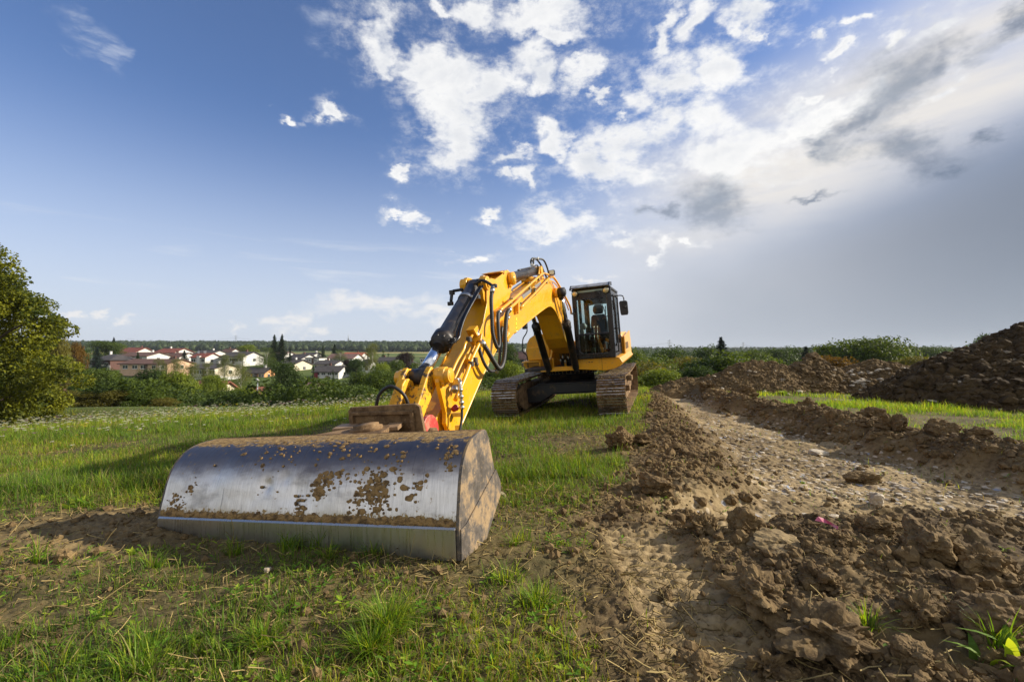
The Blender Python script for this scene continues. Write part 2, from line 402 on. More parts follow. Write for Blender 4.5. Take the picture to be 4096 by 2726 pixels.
def h_all(x, y, fine=True):
    x = np.asarray(x, float); y = np.asarray(y, float)
    h = h_base(x, y)
    nearm = (1 - sstep(24, 30, y)) * sstep(-30, -22, x) * (1 - sstep(24, 30, x)) * sstep(-12, -6, y)
    xl, xr, on, fl = path_masks(x, y)
    sx = np.interp(y, SOIL_Y, SOIL_X) + (fbm(x * .9, y * 2.1, oct=3, seed=21) - .5) * .5
    soil = sstep(-.25, .25, x - sx) * (1 - sstep(.9, 1.3, x - xr) * sstep(3.6, 4.6, y)) * (1 - sstep(17, 24, y))
    dirtL = np.exp(-(((x + 2.9) / 1.1) ** 2 + ((y - 3.5) / .7) ** 2)) 
    rut = sstep(.56, .66, x) * (1 - sstep(1.02, 1.16, x)) * sstep(1.5, 1.9, y) * (1 - sstep(3.1, 3.4, y))
    # relief
    e = (fbm(x * 1.1, y * 1.1, oct=4, seed=1) - .5) * .10
    lump = ridged(x * 2.6, y * 2.6, 4, 3) - .55
    lump2 = fbm(x * 8, y * 8, oct=5, seed=31, gain=.62) - .5
    fore = soil * (1 - on) * sstep(1.1, 2.0, x + .35 * fbm(x * 2, y * 2, oct=2, seed=9))
    e = e + fore * (lump * .12 + .03 + .05 * sstep(2.0, 3.0, x)) + soil * (1 - fl * .8) * (1 - rut * .9) * lump2 * .065
    e = e - fl * .22 + fl * (fbm(x * 3, y * 1.6, oct=4, seed=41) - .5) * .06
    bl = np.exp(-((x - xl + .42) / .36) ** 2) * sstep(3.7, 4.6, y) * (1 - sstep(15, 20, y))
    e = e + bl * (.02 + .065 * ridged(x * 3.1, y * 3.1, 3, 51) * .8)
    br = np.exp(-((x - xr - .50) / .40) ** 2) * sstep(3.3, 4.3, y) * (1 - sstep(19, 24, y))
    e = e + br * (.03 + .20 * (ridged(x * 2.0, y * 2.0, 4, 52) - .1))
    br2 = np.exp(-((y - 3.0 - .1 * np.sin(x * 2.3)) / .20) ** 2) * sstep(1.4, 2.0, x) * (1 - sstep(5, 6, x))
    e = e + br2 * .02
    e = e - rut * (.05 + .012 * np.sign(np.sin(y * 2 * math.pi / .115 + .8 * (x - .8))))
    gr = (1 - soil) * (1 - sstep(8, 14, y))
    e = e + gr * lump2 * .035 + dirtL * lump2 * .06
    if fine:
        q = sstep(0, 1, (fbm(x * 34, y * 34, oct=3, seed=61) - .35) * 2.2)
        e = e + (soil * (1 - fl * .45) * .016 + gr * .010 + dirtL * .01) * q * (1 - sstep(7, 12, y))
        st = sstep(.52, .66, fbm(x * 13, y * 8, oct=3, seed=71, gain=.7))
        e = e + fl * .014 * st * (1 - sstep(9, 15, y))
    h = h + e * nearm
    far = np.clip((np.maximum(y, np.abs(x)) - 40) / 300, 0, 1)
    h = h + far * (fbm(x / 90., y / 90., oct=3, seed=81) - .5) * 5
    # stripped faces and material masks
    pale = np.clip(fl ** 2 * (.45 + .45 * sstep(.4, .6, fbm(x * 1.3, y * 1.3, oct=4, seed=91))) + rut * .8 + .35 * dirtL, 0, 1)
    pale = np.maximum(pale, .9 * on * sstep(3.3, 3.5, y) * (1 - sstep(4.0, 4.5, y)) * sstep(1., 1.4, x) * (1 - sstep(5, 5.6, x)))
    return h, dict(soil=np.clip(soil + dirtL, 0, 1), fl=fl, pale=pale, br=br + bl, near=nearm, rut=rut)
def build_ground():
    xs = [-3.2]
    while xs[-1] < 5.0: xs.append(xs[-1] + .0125)
    st = .0125; 
    while xs[-1] < 2500: st *= 1.026; xs.append(xs[-1] + st)
    st = .0125; lo = [-3.2]
    while lo[-1] > -2500: st *= 1.026; lo.append(lo[-1] - st)
    xs = np.array(lo[:0:-1] + xs)
    ys = [1.15]
    while ys[-1] < 2600:
        y = ys[-1]; ys.append(y + max(.010, y * (.0038 if y < 14 else .011)))
    st = .02; lo = [1.15]
    while lo[-1] > -400: st *= 1.12; lo.append(lo[-1] - st)
    ys = np.array(lo[:0:-1] + ys)
    X, Y = np.meshgrid(xs, ys)
    H, m = h_all(X, Y)
    n, k = X.shape
    V = np.stack([X, Y, H], -1).reshape(-1, 3)
    idx = np.arange(n * k).reshape(n, k)
    F = np.stack([idx[:-1, :-1], idx[:-1, 1:], idx[1:, 1:], idx[1:, :-1]], -1).reshape(-1)
    fieldm = sstep(330, 350, Y) * (1 - sstep(640, 660, Y))
    cols = np.stack([m['soil'], m['pale'], np.maximum(fieldm, 0), m['br'] * 0 + m['fl']], -1).reshape(-1, 4)
    o = np_mesh("ground", V, F, 4, M_ground(), smooth=True, cols=cols, colname='zone')
    tag(o, kind='structure')

# ---------------------------------------------------------------- materials
def newmat(name):
    m = bpy.data.materials.new(name); m.use_nodes = True; t = NT(m.node_tree); t.n.clear()
    out = t.node('ShaderNodeOutputMaterial'); return m, t, out
def pbsdf(t, color, rough=.5, metal=0., normal=None, spec=None, coat=None, **kw):
    b = t.node('ShaderNodeBsdfPrincipled')
    if isinstance(color, (tuple, list)): b.inputs['Base Color'].default_value = (*color[:3], 1)
    else: t.put(b.inputs['Base Color'], color)
    t.put(b.inputs['Roughness'], rough); t.put(b.inputs['Metallic'], metal)
    if normal is not None: t.put(b.inputs['Normal'], normal)
    if spec is not None: t.put(b.inputs['Specular IOR Level'], spec)
    if coat is not None: b.inputs['Coat Weight'].default_value = coat; b.inputs['Coat Roughness'].default_value = .12
    for k, v in kw.items(): t.put(b.inputs[k], v)
    return b.outputs[0]
SOIL_D = (.058, .038, .020); SOIL_M = (.142, .098, .045); SOIL_P = (.36, .27, .145)
def soil_color(t, P, pale=None, sc=1.):
    n1 = t.noise(P, 2.2 * sc, 5, .6); n2 = t.noise(P, 21 * sc, 5, .65); n3 = t.noise(P, 90 * sc, 3, .6)
    c = t.mix(t.ss(n1, .35, .65), SOIL_D, SOIL_M)
    c = t.mix(t.mul(t.ss(n2, .40, .70), .65), c, (.195, .140, .068))
    c = t.mix(t.mul(t.ss(n3, .55, .75), .45), c, (.33, .25, .135))
    if pale is not None:
        c = t.mix(t.mul(pale, t.ss(n2, .25, .6)), c, SOIL_P)
    return c, n2, n3
def M_ground():
    m, t, out = newmat("ground_soil")
    tc = t.node('ShaderNodeNewGeometry'); P = tc.outputs['Position']
    a = t.node('ShaderNodeAttribute'); a.attribute_name = 'zone'
    sp = t.node('ShaderNodeSeparateColor'); t.link(a.outputs['Color'], sp.inputs[0])
    soil, pale, fieldm = sp.outputs; fl = a.outputs['Alpha']
    c, n2, n3 = soil_color(t, P, pale)
    # stony floor of the stripped track
    stn = t.vor(t.mapping(P, scl=(1, .55, 1)), 17, 'F1', 'Distance'); stc = t.vor(t.mapping(P, scl=(1, .55, 1)), 17, 'F1', 'Color')
    sc = t.node('ShaderNodeSeparateColor'); t.link(stc, sc.inputs[0])
    scol = t.mix(t.ss(sc.outputs[0], .2, .9), (.25, .18, .11), (.58, .50, .38))
    scol = t.mix(t.mul(t.ss(sc.outputs[1], .80, .86), 1.0), scol, (.30, .34, .42))
    patch = t.ss(t.noise(P, .9, 4, .6), .42, .60)
    c = t.mix(t.mul(t.mul(fl, t.ss(stn, .50, .30)), t.mul(t.ss(sc.outputs[2], .25, .55), patch)), c, scol)
    # litter and turf floor where it is not stripped
    g = t.mix(t.ss(t.noise(P, 1.7, 5, .6), .35, .65), (.045, .050, .016), (.13, .105, .045))
    g = t.mix(t.mul(t.ss(n3, .5, .7), .5), g, (.21, .17, .085))
    c = t.mix(t.mul(t.sub(1.0, soil), .60), c, g)
    # distance: meadows and crop fields
    sepP = t.node('ShaderNodeSeparateXYZ'); t.link(P, sepP.inputs[0])
    farm = t.ss(sepP.outputs[1], 24, 32)
    fg = t.mix(t.ss(t.noise(P, .03, 4), .4, .6), (.055, .085, .02), (.10, .13, .035))
    strips = t.vor(t.mapping(P, rot=(0, 0, .22), scl=(.0035, .016, 1)), 1.0, 'F1', 'Color')
    ss_ = t.node('ShaderNodeSeparateColor'); t.link(strips, ss_.inputs[0])
    crop = t.mix(t.ss(ss_.outputs[0], .45, .55), (.085, .12, .03), (.30, .25, .10))
    fg = t.mix(fieldm, fg, crop)
    c = t.mix(farm, c, fg)
    hgt = t.add(t.mul(n2, .6), t.mul(n3, .4))
    nb = t.bump(hgt, .55, .012)
    t.link(pbsdf(t, c, .95, 0, nb, .15), out.inputs[0]); return m
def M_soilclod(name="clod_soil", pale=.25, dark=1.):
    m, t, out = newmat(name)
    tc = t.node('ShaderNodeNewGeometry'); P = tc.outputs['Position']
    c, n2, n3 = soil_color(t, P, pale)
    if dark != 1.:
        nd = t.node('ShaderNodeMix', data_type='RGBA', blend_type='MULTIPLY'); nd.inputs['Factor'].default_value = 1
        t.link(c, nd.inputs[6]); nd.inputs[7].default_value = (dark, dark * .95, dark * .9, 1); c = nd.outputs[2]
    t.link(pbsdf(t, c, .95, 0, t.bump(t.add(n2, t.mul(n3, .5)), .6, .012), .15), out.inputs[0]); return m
def M_stone():
    m, t, out = newmat("limestone"); P = t.node('ShaderNodeNewGeometry').outputs['Position']
    n = t.noise(P, 8, 5, .6); n2 = t.noise(P, 60, 4, .6)
    c = t.mix(t.ss(n, .35, .65), (.52, .46, .36), (.32, .26, .18)); c = t.mix(t.mul(t.ss(n2, .5, .7), .5), c, (.22, .15, .08))
    t.link(pbsdf(t, c, .85, 0, t.bump(n2, .4, .01)), out.inputs[0]); return m
def M_vcol(name, rough=.7, transl=.45, spec=.3, var=True):
    """leaf / blade: colour from the mesh, light passes through"""
    m, t, out = newmat(name)
    col = t.attr('col', 'Color')
    b = pbsdf(t, col, rough, 0, None, spec)
    if transl > 0:
        tr = t.node('ShaderNodeBsdfTranslucent')
        nd = t.node('ShaderNodeMix', data_type='RGBA', blend_type='MULTIPLY'); nd.inputs['Factor'].default_value = 1
        t.link(col, nd.inputs[6]); nd.inputs[7].default_value = (1.35, 1.25, .45, 1); t.link(nd.outputs[2], tr.inputs[0])
        b = t.mixs(transl, b, tr.outputs[0])
    t.link(b, out.inputs[0]); return m
def simple(name, color, rough=.5, metal=0., bump=0., bscale=40., var=.0, vscale=3., var_col=None, coat=None, spec=None):
    m, t, out = newmat(name); P = t.node('ShaderNodeTexCoord').outputs['Object']
    c = color
    if var > 0:
        n = t.noise(P, vscale, 5, .62); c = t.mix(t.mul(t.ss(n, .42, .68), var), color, var_col or tuple(v * .5 for v in color))
    nb = t.bump(t.noise(P, bscale, 4, .6), bump, .005) if bump else None
    t.link(pbsdf(t, c, rough, metal, nb, spec, coat), out.inputs[0]); return m
build_ground()
# ---------------------------------------------------------------- excavator
# machine frame: F forward (towards the bucket), R towards the cab side, U up; local axes (x, y, z) = (R, -F, U)
def PT(F, R, U): return np.array([R, -F, U], float)
EX = empty("excavator", (1.620, 11.823, -.042))
_y, _p, _r = .327, -.060, .064
_F = np.array([-math.sin(_y), -math.cos(_y), 0]); _R = np.array([math.cos(_y), -math.sin(_y), 0]); _U = np.array([0, 0, 1.])
_F2 = _F * math.cos(_p) + _U * math.sin(_p); _U2 = -_F * math.sin(_p) + _U * math.cos(_p)
_R3 = _R * math.cos(_r) + _U2 * math.sin(_r); _U3 = -_R * math.sin(_r) + _U2 * math.cos(_r)
EXM = Matrix(((_R3[0], -_F2[0], _U3[0]), (_R3[1], -_F2[1], _U3[1]), (_R3[2], -_F2[2], _U3[2])))
EX.rotation_euler = EXM.to_euler()
tag(EX, "yellow crawler excavator with black cab and a wide steel ditching bucket resting on the grass", "excavator")
EXN = np.array(EXM); EXO = np.array([1.620, 11.823, -.042])
def w2l(p): return (np.array(p) - EXO) @ EXN

def M_yellow():
    m, t, out = newmat("yellow_paint"); P = t.node('ShaderNodeTexCoord').outputs['Object']
    n = t.noise(P, 2.2, 5, .6); n2 = t.noise(P, 9., 6, .68); n3 = t.noise(P, 38., 3, .6)
    c = t.mix(t.ss(n, .3, .7), (.80, .395, .010), (.74, .345, .010))
    c = t.mix(t.mul(t.ss(n2, .50, .72), .42), c, (.42, .25, .08))
    spots = t.mul(t.ss(t.vor(P, 15., 'F1', 'Distance'), .15, .07), t.ss(n2, .47, .53))
    c = t.mix(t.mul(spots, .85), c, (.03, .022, .015))
    c = t.mix(t.mul(t.ss(t.noise(t.mapping(P, scl=(1, 1, .35)), 11, 4, .7), .67, .74), .75), c, (.10, .065, .03))
    t.link(pbsdf(t, c, t.ss(n2, .4, .8, .28, .6), 0, t.bump(n3, .06, .002), .5, .25), out.inputs[0]); return m
def M_yellow_worn():
    m, t, out = newmat("worn_yellow_paint"); P = t.node('ShaderNodeTexCoord').outputs['Object']
    n2 = t.noise(P, 14., 6, .68); n3 = t.noise(P, 50., 3, .6)
    c = t.mix(t.ss(n2, .50, .60), (.76, .38, .012), (.10, .06, .028))
    t.link(pbsdf(t, c, .5, 0, t.bump(n3, .15, .003), .4), out.inputs[0]); return m
def M_black(name="black_paint", dirt=.35, rough=.28):
    m, t, out = newmat(name); P = t.node('ShaderNodeTexCoord').outputs['Object']
    n2 = t.noise(P, 5., 6, .68); n3 = t.noise(P, 45., 4, .65)
    c = t.mix(t.mul(t.ss(n2, .52, .72), dirt), (.012, .012, .014), (.12, .075, .035))
    c = t.mix(t.mul(t.ss(n3, .66, .72), dirt), c, (.22, .13, .07))
    t.link(pbsdf(t, c, t.ss(n2, .4, .8, rough, .7), 0, None, .5), out.inputs[0]); return m
def M_mudsteel(name, f=.5):
    """brown earth over steel"""
    m, t, out = newmat(name); P = t.node('ShaderNodeTexCoord').outputs['Object']
    n2 = t.noise(P, 6., 6, .7); n3 = t.noise(P, 40., 4, .65)
    c = t.mix(t.ss(n2, .35, .65), (.085, .050, .025), (.25, .155, .075))
    c = t.mix(t.mul(t.ss(n3, .55, .7), .6), c, (.36, .25, .14))
    c = t.mix(t.mul(t.ss(n2, .60, .72), f), c, (.035, .028, .024))
    t.link(pbsdf(t, c, .8, 0, t.bump(t.add(n3, n2), .5, .008), .25), out.inputs[0]); return m
def M_bucket():
    """scraped bright steel, brushed upwards, with dried clay higher up; uv = (metres along, metres over the curve)"""
    m, t, out = newmat("scraped_steel"); uv = t.node('ShaderNodeUVMap').outputs[0]
    sep = t.node('ShaderNodeSeparateXYZ'); t.link(uv, sep.inputs[0]); V = sep.outputs[1]; U = sep.outputs[0]
    br = t.noise(t.mapping(uv, scl=(60, 2.2, 1)), 3., 5, .65); br2 = t.noise(t.mapping(uv, rot=(0, 0, .25), scl=(40, 2.5, 1)), 1.6, 4, .6)
    n = t.noise(uv, 3.2, 6, .66); nf = t.noise(uv, 26, 6, .72); nm = t.noise(t.mapping(uv, rot=(0, 0, .5), scl=(1, .6, 1)), 9, 7, .7)
    steel = t.mix(t.ss(br, .3, .7), (.62, .59, .55), (.80, .76, .71))
    smear = t.noise(t.mapping(uv, rot=(0, 0, -.35), scl=(1, 2.2, 1)), 2.6, 5, .62)
    steel = t.mix(t.mul(t.ss(n, .5, .72), .40), steel, (.33, .30, .29))
    steel = t.mix(t.mul(t.ss(smear, .50, .70), .55), steel, (.20, .185, .18))
    dark = t.mul(t.ss(t.add(V, t.mul(t.sub(smear, .5), .25)), .36, .56), t.ss(V, 1.1, .9))
    steel = t.mix(t.mul(dark, .86), steel, (.115, .098, .105))          # darker grey band over the shoulder
    steel = t.mix(t.mul(t.ss(nf, .58, .70), .35), steel, (.17, .10, .06))
    scr = t.ss(t.noise(t.mapping(uv, rot=(0, 0, .45), scl=(30, 1.2, 1)), 2.2, 3, .5), .66, .70)
    steel = t.mix(t.mul(scr, .5), steel, (.12, .11, .11))
    rough = t.add(t.ss(br2, .3, .7, .30, .46), t.mul(dark, .06))
    b1 = pbsdf(t, steel, rough, 1.0, t.bump(t.add(t.mul(br, .18), t.mul(t.noise(uv, 4.5, 2, .5), 1.2)), .55, .012), None)
    # dried clay
    top = t.ss(V, .50, .86)
    nd_ = t.noise(t.mapping(uv, rot=(0, 0, .55), scl=(1, 2.6, 1)), 7, 8, .74)
    mask = t.ss(t.add(t.add(t.mul(t.sub(nm, .5), 1.6), t.mul(t.sub(nd_, .5), 2.6)), t.sub(t.mul(top, 1.30), .92)), -.10, .14)
    cl = t.math('MULTIPLY', t.ss(nf, .60, .64), t.ss(n, .48, .60))
    seam = t.ss(t.add(V, t.mul(t.sub(nf, .5), -.16)), .232, .222)
    seam = t.mul(seam, t.ss(V, .170, .178))
    mask = t.math('MAXIMUM', mask, t.math('MAXIMUM', cl, seam))
    mask = t.mul(mask, t.ss(V, .165, .18))
    c = t.mix(t.ss(nf, .35, .7), (.14, .085, .035), (.40, .27, .11))
    b2 = pbsdf(t, c, .9, 0, t.bump(nf, .8, .012), .2)
    t.link(t.mixs(mask, b1, b2), out.inputs[0]); return m
def M_glass(name="cab_glass", tint=(.86, .93, .92), refl=.9):
    m, t, out = newmat(name)
    g = t.node('ShaderNodeBsdfGlossy'); g.inputs['Roughness'].default_value = .02; g.inputs[0].default_value = (1, 1, 1, 1)
    tr = t.node('ShaderNodeBsdfTransparent'); tr.inputs[0].default_value = (*tint, 1)
    fr = t.node('ShaderNodeFresnel'); fr.inputs[0].default_value = 1.5
    t.link(t.mixs(t.mul(fr.outputs[0], refl), tr.outputs[0], g.outputs[0]), out.inputs[0]); return m
MY = M_yellow(); MYW = M_yellow_worn(); MK = M_black(); MKD = M_black("dirty_black_steel", .9, .5); MKC = M_black("cab_black", .12, .22)
MMUD = M_mudsteel("muddy_steel"); MRUST = M_mudsteel("rusty_brown_steel", .15)
MCH = simple("chrome_rod", (.86, .87, .90), .10, 1.0); MST = simple("zinc_steel", (.55, .53, .48), .35, 1.0, var=.5, vscale=30)
MGR = simple("polished_grouser", (.50, .50, .52), .38, .9, var=1., vscale=9, var_col=(.13, .085, .045))
MRUB = simple("rubber_hose", (.018, .018, .019), .55, 0, bump=.1); MGL = M_glass(refl=.45); MDG = M_glass("lower_cab_glass", (.45, .52, .50)); MGL2 = M_glass("side_cab_glass", (.88, .94, .93), .25)
MLENS = simple("lamp_lens", (.75, .68, .45), .12, .6, bump=.6, bscale=60); MRED = simple("red_worn_paint", (.50, .035, .03), .5, var=.8, vscale=18, var_col=(.40, .22, .14))
MSEAT = simple("seat_fabric", (.055, .065, .095), .9); MGREY = simple("grey_trim", (.16, .165, .17), .6); MWHT = simple("pale_visor", (.62, .60, .54), .22, .3, var=.7, vscale=9, var_col=(.08, .07, .06))  # seat colour lifted and blued, painting in the sky reflection on the windscreen
MBK = M_bucket(); MCLAY = simple("dried_clay", (.30, .185, .070), .95, 0, bump=1., bscale=45, var=.95, vscale=26, var_col=(.085, .050, .022))
MSTICK = simple("warning_yellow", (.72, .62, .02), .5)

def side(mb, prof, r0, r1):   # side profile (F,U) extruded across R
    return mb.prism(prof, r0, r1, lambda f, u, r: PT(f, r, u))
def front(mb, prof, f0, f1):  # front outline (R,U) extruded along F
    return mb.prism(prof, f0, f1, lambda r, u, f: PT(f, r, u))

# ---- undercarriage
def tracks():
    for sgn in (-1, 1):
        rc = sgn * 1.195; hw = .30
        # loop path, metres along
        N = 46; xf, rr, uc = 1.60, .395, .445
        Ls = 2 * xf; La = math.pi * rr; tot = 2 * Ls + 2 * La
        def loop(s):
            s %= tot
            if s < Ls:
                q = s / Ls; return -xf + s, uc + rr - .035 * math.sin(math.pi * q), 1, 0, 0, 1
            s -= Ls
            if s < La:
                a = math.pi / 2 - s / rr; return xf + rr * math.cos(a), uc + rr * math.sin(a), math.sin(a), -math.cos(a), math.cos(a), math.sin(a)
            s -= La
            if s < Ls: return xf - s, uc - rr, -1, 0, 0, -1
            s -= Ls; a = -math.pi / 2 - s / rr
            return -xf + rr * math.cos(a), uc + rr * math.sin(a), math.sin(a), -math.cos(a), math.cos(a), math.sin(a)
        belt = MB(); bars = MB(); link = MB(); random.seed(11 + sgn)
        for i in range(N):
            f, u, tf, tu, nf, nu = loop(i * tot / N + .04)
            Rm = np.array([[1, 0, 0], [0, -tf, tu], [0, -nf, nu]])   # rows: R, tangent, normal in local xyz
            c = PT(f, rc, u)
            jit = random.uniform(-.006, .006)
            belt.box(c + Rm[2] * .0, (hw * 2, tot / N - .008, .022), Rm)
            for k in (-1, 0, 1):
                belt.box(c + Rm[1] * k * .062 + Rm[2] * (.018), (hw * 2 - .02, .020, .022), Rm)
                j = random.uniform(-.02, .02)
                bars.box(c + Rm[1] * k * .062 + Rm[2] * (.034 + jit * .3) + np.array([j, 0, 0]), (hw * 2 - .012, .011, .012), Rm)
            if i % 3 == 0: link.box(c + Rm[2] * .012 + np.array([.0, 0, 0]), (.07, .05, .03), Rm)
            for q in (-1, 1):
                link.box(c - Rm[2] * .045 + np.array([q * .07, 0, 0]), (.035, tot / N * 1.02, .07), Rm)
        tr = belt.build("crawler_track", MMUD, EX)
        tag(tr, "mud caked crawler track on the %s side" % ("cab" if sgn > 0 else "boom cylinder tank"))
        bars.build("grouser_bars", MGR, tr); link.build("track_links", MMUD, tr)
        fr = MB()
        side(fr, [(-1.25, .30), (1.35, .30), (1.45, .44), (1.35, .62), (-1.2, .62), (-1.45, .5)], rc - .17, rc + .17)
        for q in (-1, 1): side(fr, [(-.2, .25), (.9, .25), (1.5, .33), (1.72, .36), (1.72, .54), (1.45, .66), (.3, .66)], rc + q * .19, rc + q * .215)
        side(fr, [(.3, .62), (.62, .62), (.55, .74), (.37, .74)], rc + .1, rc + .34 if sgn > 0 else rc + .2)
        fr.box(PT(.9, rc + .26 * sgn, .50), (.1, .3, .12))
        tf_ = fr.build("track_frame", MRUST, tr, .012)
        for f in (-1.1, -.75, -.4, -.05, .3, .65, 1.0):
            MB().lathe(PT(f, rc - .13, .165), (1, 0, 0), [(0, .06), (0, .095), (.06, .095), (.06, .075), (.20, .075), (.20, .095), (.26, .095), (.26, .06)]).build("track_roller", MMUD, tr)
        idl = MB().lathe(PT(xf, rc - .10, uc), (1, 0, 0), [(0, .10), (0, .30), (.05, .31), (.05, .345), (.15, .345), (.15, .31), (.2, .30), (.2, .10)], 32)
        idl.build("idler_wheel", MRUST, tr)
        sp = MB().lathe(PT(-xf, rc - .10, uc), (1, 0, 0), [(0, .0), (0, .22), (.03, .27), (.03, .31), (.12, .31), (.12, .24), (.22, .2), (.22, 0)], 28)
        sp.build("drive_sprocket", MRUST, tr)
        # inner guard plate that closes the front of the frame
        inn = rc - sgn * .23
        g = MB()
        side(g, [(1.05 + .62 * math.cos(a), .42 + .33 * math.sin(a)) for a in np.linspace(-1.35, 1.35, 9)] + [(.8, .72), (.4, .70), (.4, .2), (.8, .12)], inn - .03, inn + .03)
        g.build("frame_guard", MRUST, tr, .01)
        md = MB()
        for _ in range(150):      # clay and dry grass pressed on the shoes
            s = random.uniform(Ls * .55, Ls + La * .75) if sgn > 0 else random.uniform(0, Ls + La * .2)
            f, u, tf, tu, nf, nu = loop(s); Rm = np.array([[1, 0, 0], [0, -tf, tu], [0, -nf, nu]])
            blob(md, PT(f, rc + random.uniform(-.27, .27), u) + Rm[2] * .028, (random.uniform(.015, .07), random.uniform(.012, .03), random.uniform(.006, .018)), Rm, .5)
        md.build("mud_cake", MMUD, tr)["kind"] = "stuff"
        hay = MB()
        for _ in range(520):
            s = random.uniform(Ls * .4, Ls + La * .6); f, u, tf, tu, nf, nu = loop(s)
            c = PT(f, rc + random.uniform(-.3, .31), u) + np.array([0, -nf, nu]) * random.uniform(.03, .06)
            d = nrm(np.array([random.gauss(0, 1), -tf * random.gauss(0, 1), tu + random.gauss(-.3, .5)])) * random.uniform(.03, .12)
            hay.tube([c, c + d * .5 + np.array([0, 0, .01]), c + d + np.array([0, 0, -.02])], .0022, 3, False)
        hay.build("dry_grass_tangle", MHAY, tr)["kind"] = "stuff"
MHAY = simple("dry_grass", (.36, .27, .12), .9)
def blob(mb, c, size, R=None, rough=.35, sub=1):
    import bmesh
    global _ICO
    key = sub
    if key not in _ICO:
        bm = bmesh.new(); bmesh.ops.create_icosphere(bm, subdivisions=sub, radius=1.)
        _ICO[key] = (np.array([v.co[:] for v in bm.verts]), [tuple(v.index for v in f.verts) for f in bm.faces]); bm.free()
    V, F = _ICO[key]
    o = random.uniform(0, 100)
    W = V * (1 + rough * (fbm(V[:, 0] * 1.6 + o, V[:, 1] * 1.6, V[:, 2] * 1.6 + o, oct=3) - .5)[:, None] * 2) * np.array(size)
    if R is not None: W = W @ np.array(R)
    mb.add(W + np.array(c), F, False)
_ICO = {}
tracks()
cb = MB(); front(cb, [(-.93, .22), (-.96, .56), (-.64, .67), (.66, .665), (1.0, .66), (1.0, .45), (.5, .44), (-.28, .43), (-.62, .24)], -.95, 1.02)
carb = cb.build("undercarriage_frame", MKD, EX, .018)
fl = MB(); front(fl, [(-.66, .665), (-.66, .685), (.96, .68), (.96, .66)], .96, 1.05); front(fl, [(-.3, .415), (-.3, .43), (.96, .44), (.96, .425)], .96, 1.04)
fl.build("frame_flange", MKD, carb, .003)
sw = MB().lathe(PT(0, 0, .66), (0, 0, 1), [(0, .56), (.17, .56), (.17, .655), (.20, .655), (.20, .60), (.215, .60), (.215, .66), (.245, .66), (.245, .56), (.34, .56)], 48)
swo = sw.build("slewing_ring", MKD, EX)
bt = MB()
for k in range(40):
    a = 2 * math.pi * k / 40
    for u, r in ((.872, .645), (.905, .652)):
        p = PT(r * math.cos(a), r * math.sin(a), u if k % 1 == 0 else u); bt.lathe(p - np.array([0, 0, .012]), (0, 0, 1), [(0, .011), (.024, .011)], 6)
bt.build_each("ring_bolt", simple("brass_bolt", (.50, .38, .18), .4, .9), swo)

# ---- upper body
deck = MB(); front(deck, [(-.98, .97), (-.98, 1.05), (1.1, 1.05), (1.1, .97)], -2.35, .95)
dk = deck.build("deck_frame", MKD, EX, .01)
lip = MB(); lip.box(PT(1.03, -.09, .985), (.90, .10, .028)); lip.box(PT(1.0, .05, 1.005), (.62, .05, .06)); lip.build("front_lip_plate", MY, EX, .004)
skr = MB(); prof = [(.345, 1.22), (1.275, 1.22), (1.335, 1.20), (1.40, 1.09), (1.33, 1.01), (1.18, .95), (1.0, .925), (.345, .985)]
front(skr, prof, -2.3, 1.06); sk = skr.build("cab_skirt_panel", MY, EX, .012)
sm = MB(); sm.box(PT(1.062, .93, 1.08), (.006, .006, .25)); 
for r in (.64, .705): sm.lathe(PT(1.056, r, 1.14), (0, -1, 0), [(0, .014), (.012, .014)], 12)
sm.build_each("panel_seam", MKC, sk)
# boom-side body: tool box, step, tank and engine hood
tb = MB(); tb.box(PT(-.28, -.915, 1.385), (.40, .80, .335)); tbx = tb.build("tool_box", MY, EX, .012)
mb_ = MB(); mb_.box(PT(.125, -.745, 1.42), (.085, .01, .055)); mb_.lathe(PT(.128, -.735, 1.425), (0, -1, 0), [(0, .022), (.016, .02)], 14); mb_.box(PT(.135, -.742, 1.452), (.03, .02, .02)); mb_.build("latch", MST, tbx)
hd = MB(); arc = [(-1.18, 1.22), (-1.20, 1.5), (-1.16, 1.68), (-1.08, 1.80), (-.97, 1.86), (-.80, 1.885), (-.56, 1.88), (-.56, 1.22)]
front(hd, arc, -2.5, -.02); hdo = hd.build("engine_hood", MY, EX, .02)
hb = MB(); hb.box(PT(-.35, -.53, 1.62), (.14, .5, .52)); hb.build("filler_box", MY, hdo, .012)
hs = MB(); hs.box(PT(-.10, -.535, 1.72), (.035, .012, .22)); hs.build("side_bracket", MKC, hdo)
sl = MB(); front(sl, [(-1.29, 1.10), (-1.25, 1.215), (-.66, 1.215), (-.55, 1.0), (-.62, .93), (-.80, .885), (-1.02, .895), (-1.18, .955)], -2.3, .06)
slo = sl.build("side_skirt_panel", MY, EX, .014)
st = MB(); st.box(PT(.16, -1.02, 1.185), (.46, .22, .035)); st.box(PT(.20, -.775, 1.12), (.035, .10, .14)); st.box(PT(.14, -1.02, 1.12), (.42, .02, .09)); st.build("step", MY, EX, .006)
st2 = MB(); st2.box(PT(.24, -1.10, 1.10), (.028, .015, .12)); st2.build("step_bracket", MKC, EX)
rl = MB(); rl.tube(bez([PT(.12, -1.14, 1.22), PT(.12, -1.15, 1.36), PT(.12, -1.24, 1.46), PT(.10, -1.245, 1.62), PT(.1, -1.22, 1.80), PT(.1, -1.12, 1.94), PT(.1, -1.085, 2.05), PT(.1, -1.08, 2.32)], 6), .016, 8)
rl.tube([PT(-.1, -.965, 1.76), PT(-.1, -.945, 2.30)], .013, 8); rl.tube(bez([PT(.1, -1.08, 2.32), PT(.0, -1.03, 2.37), PT(-.1, -.945, 2.30)], 5), .013, 8); rl.box(PT(-.06, -.965, 1.80), (.04, .02, .12))
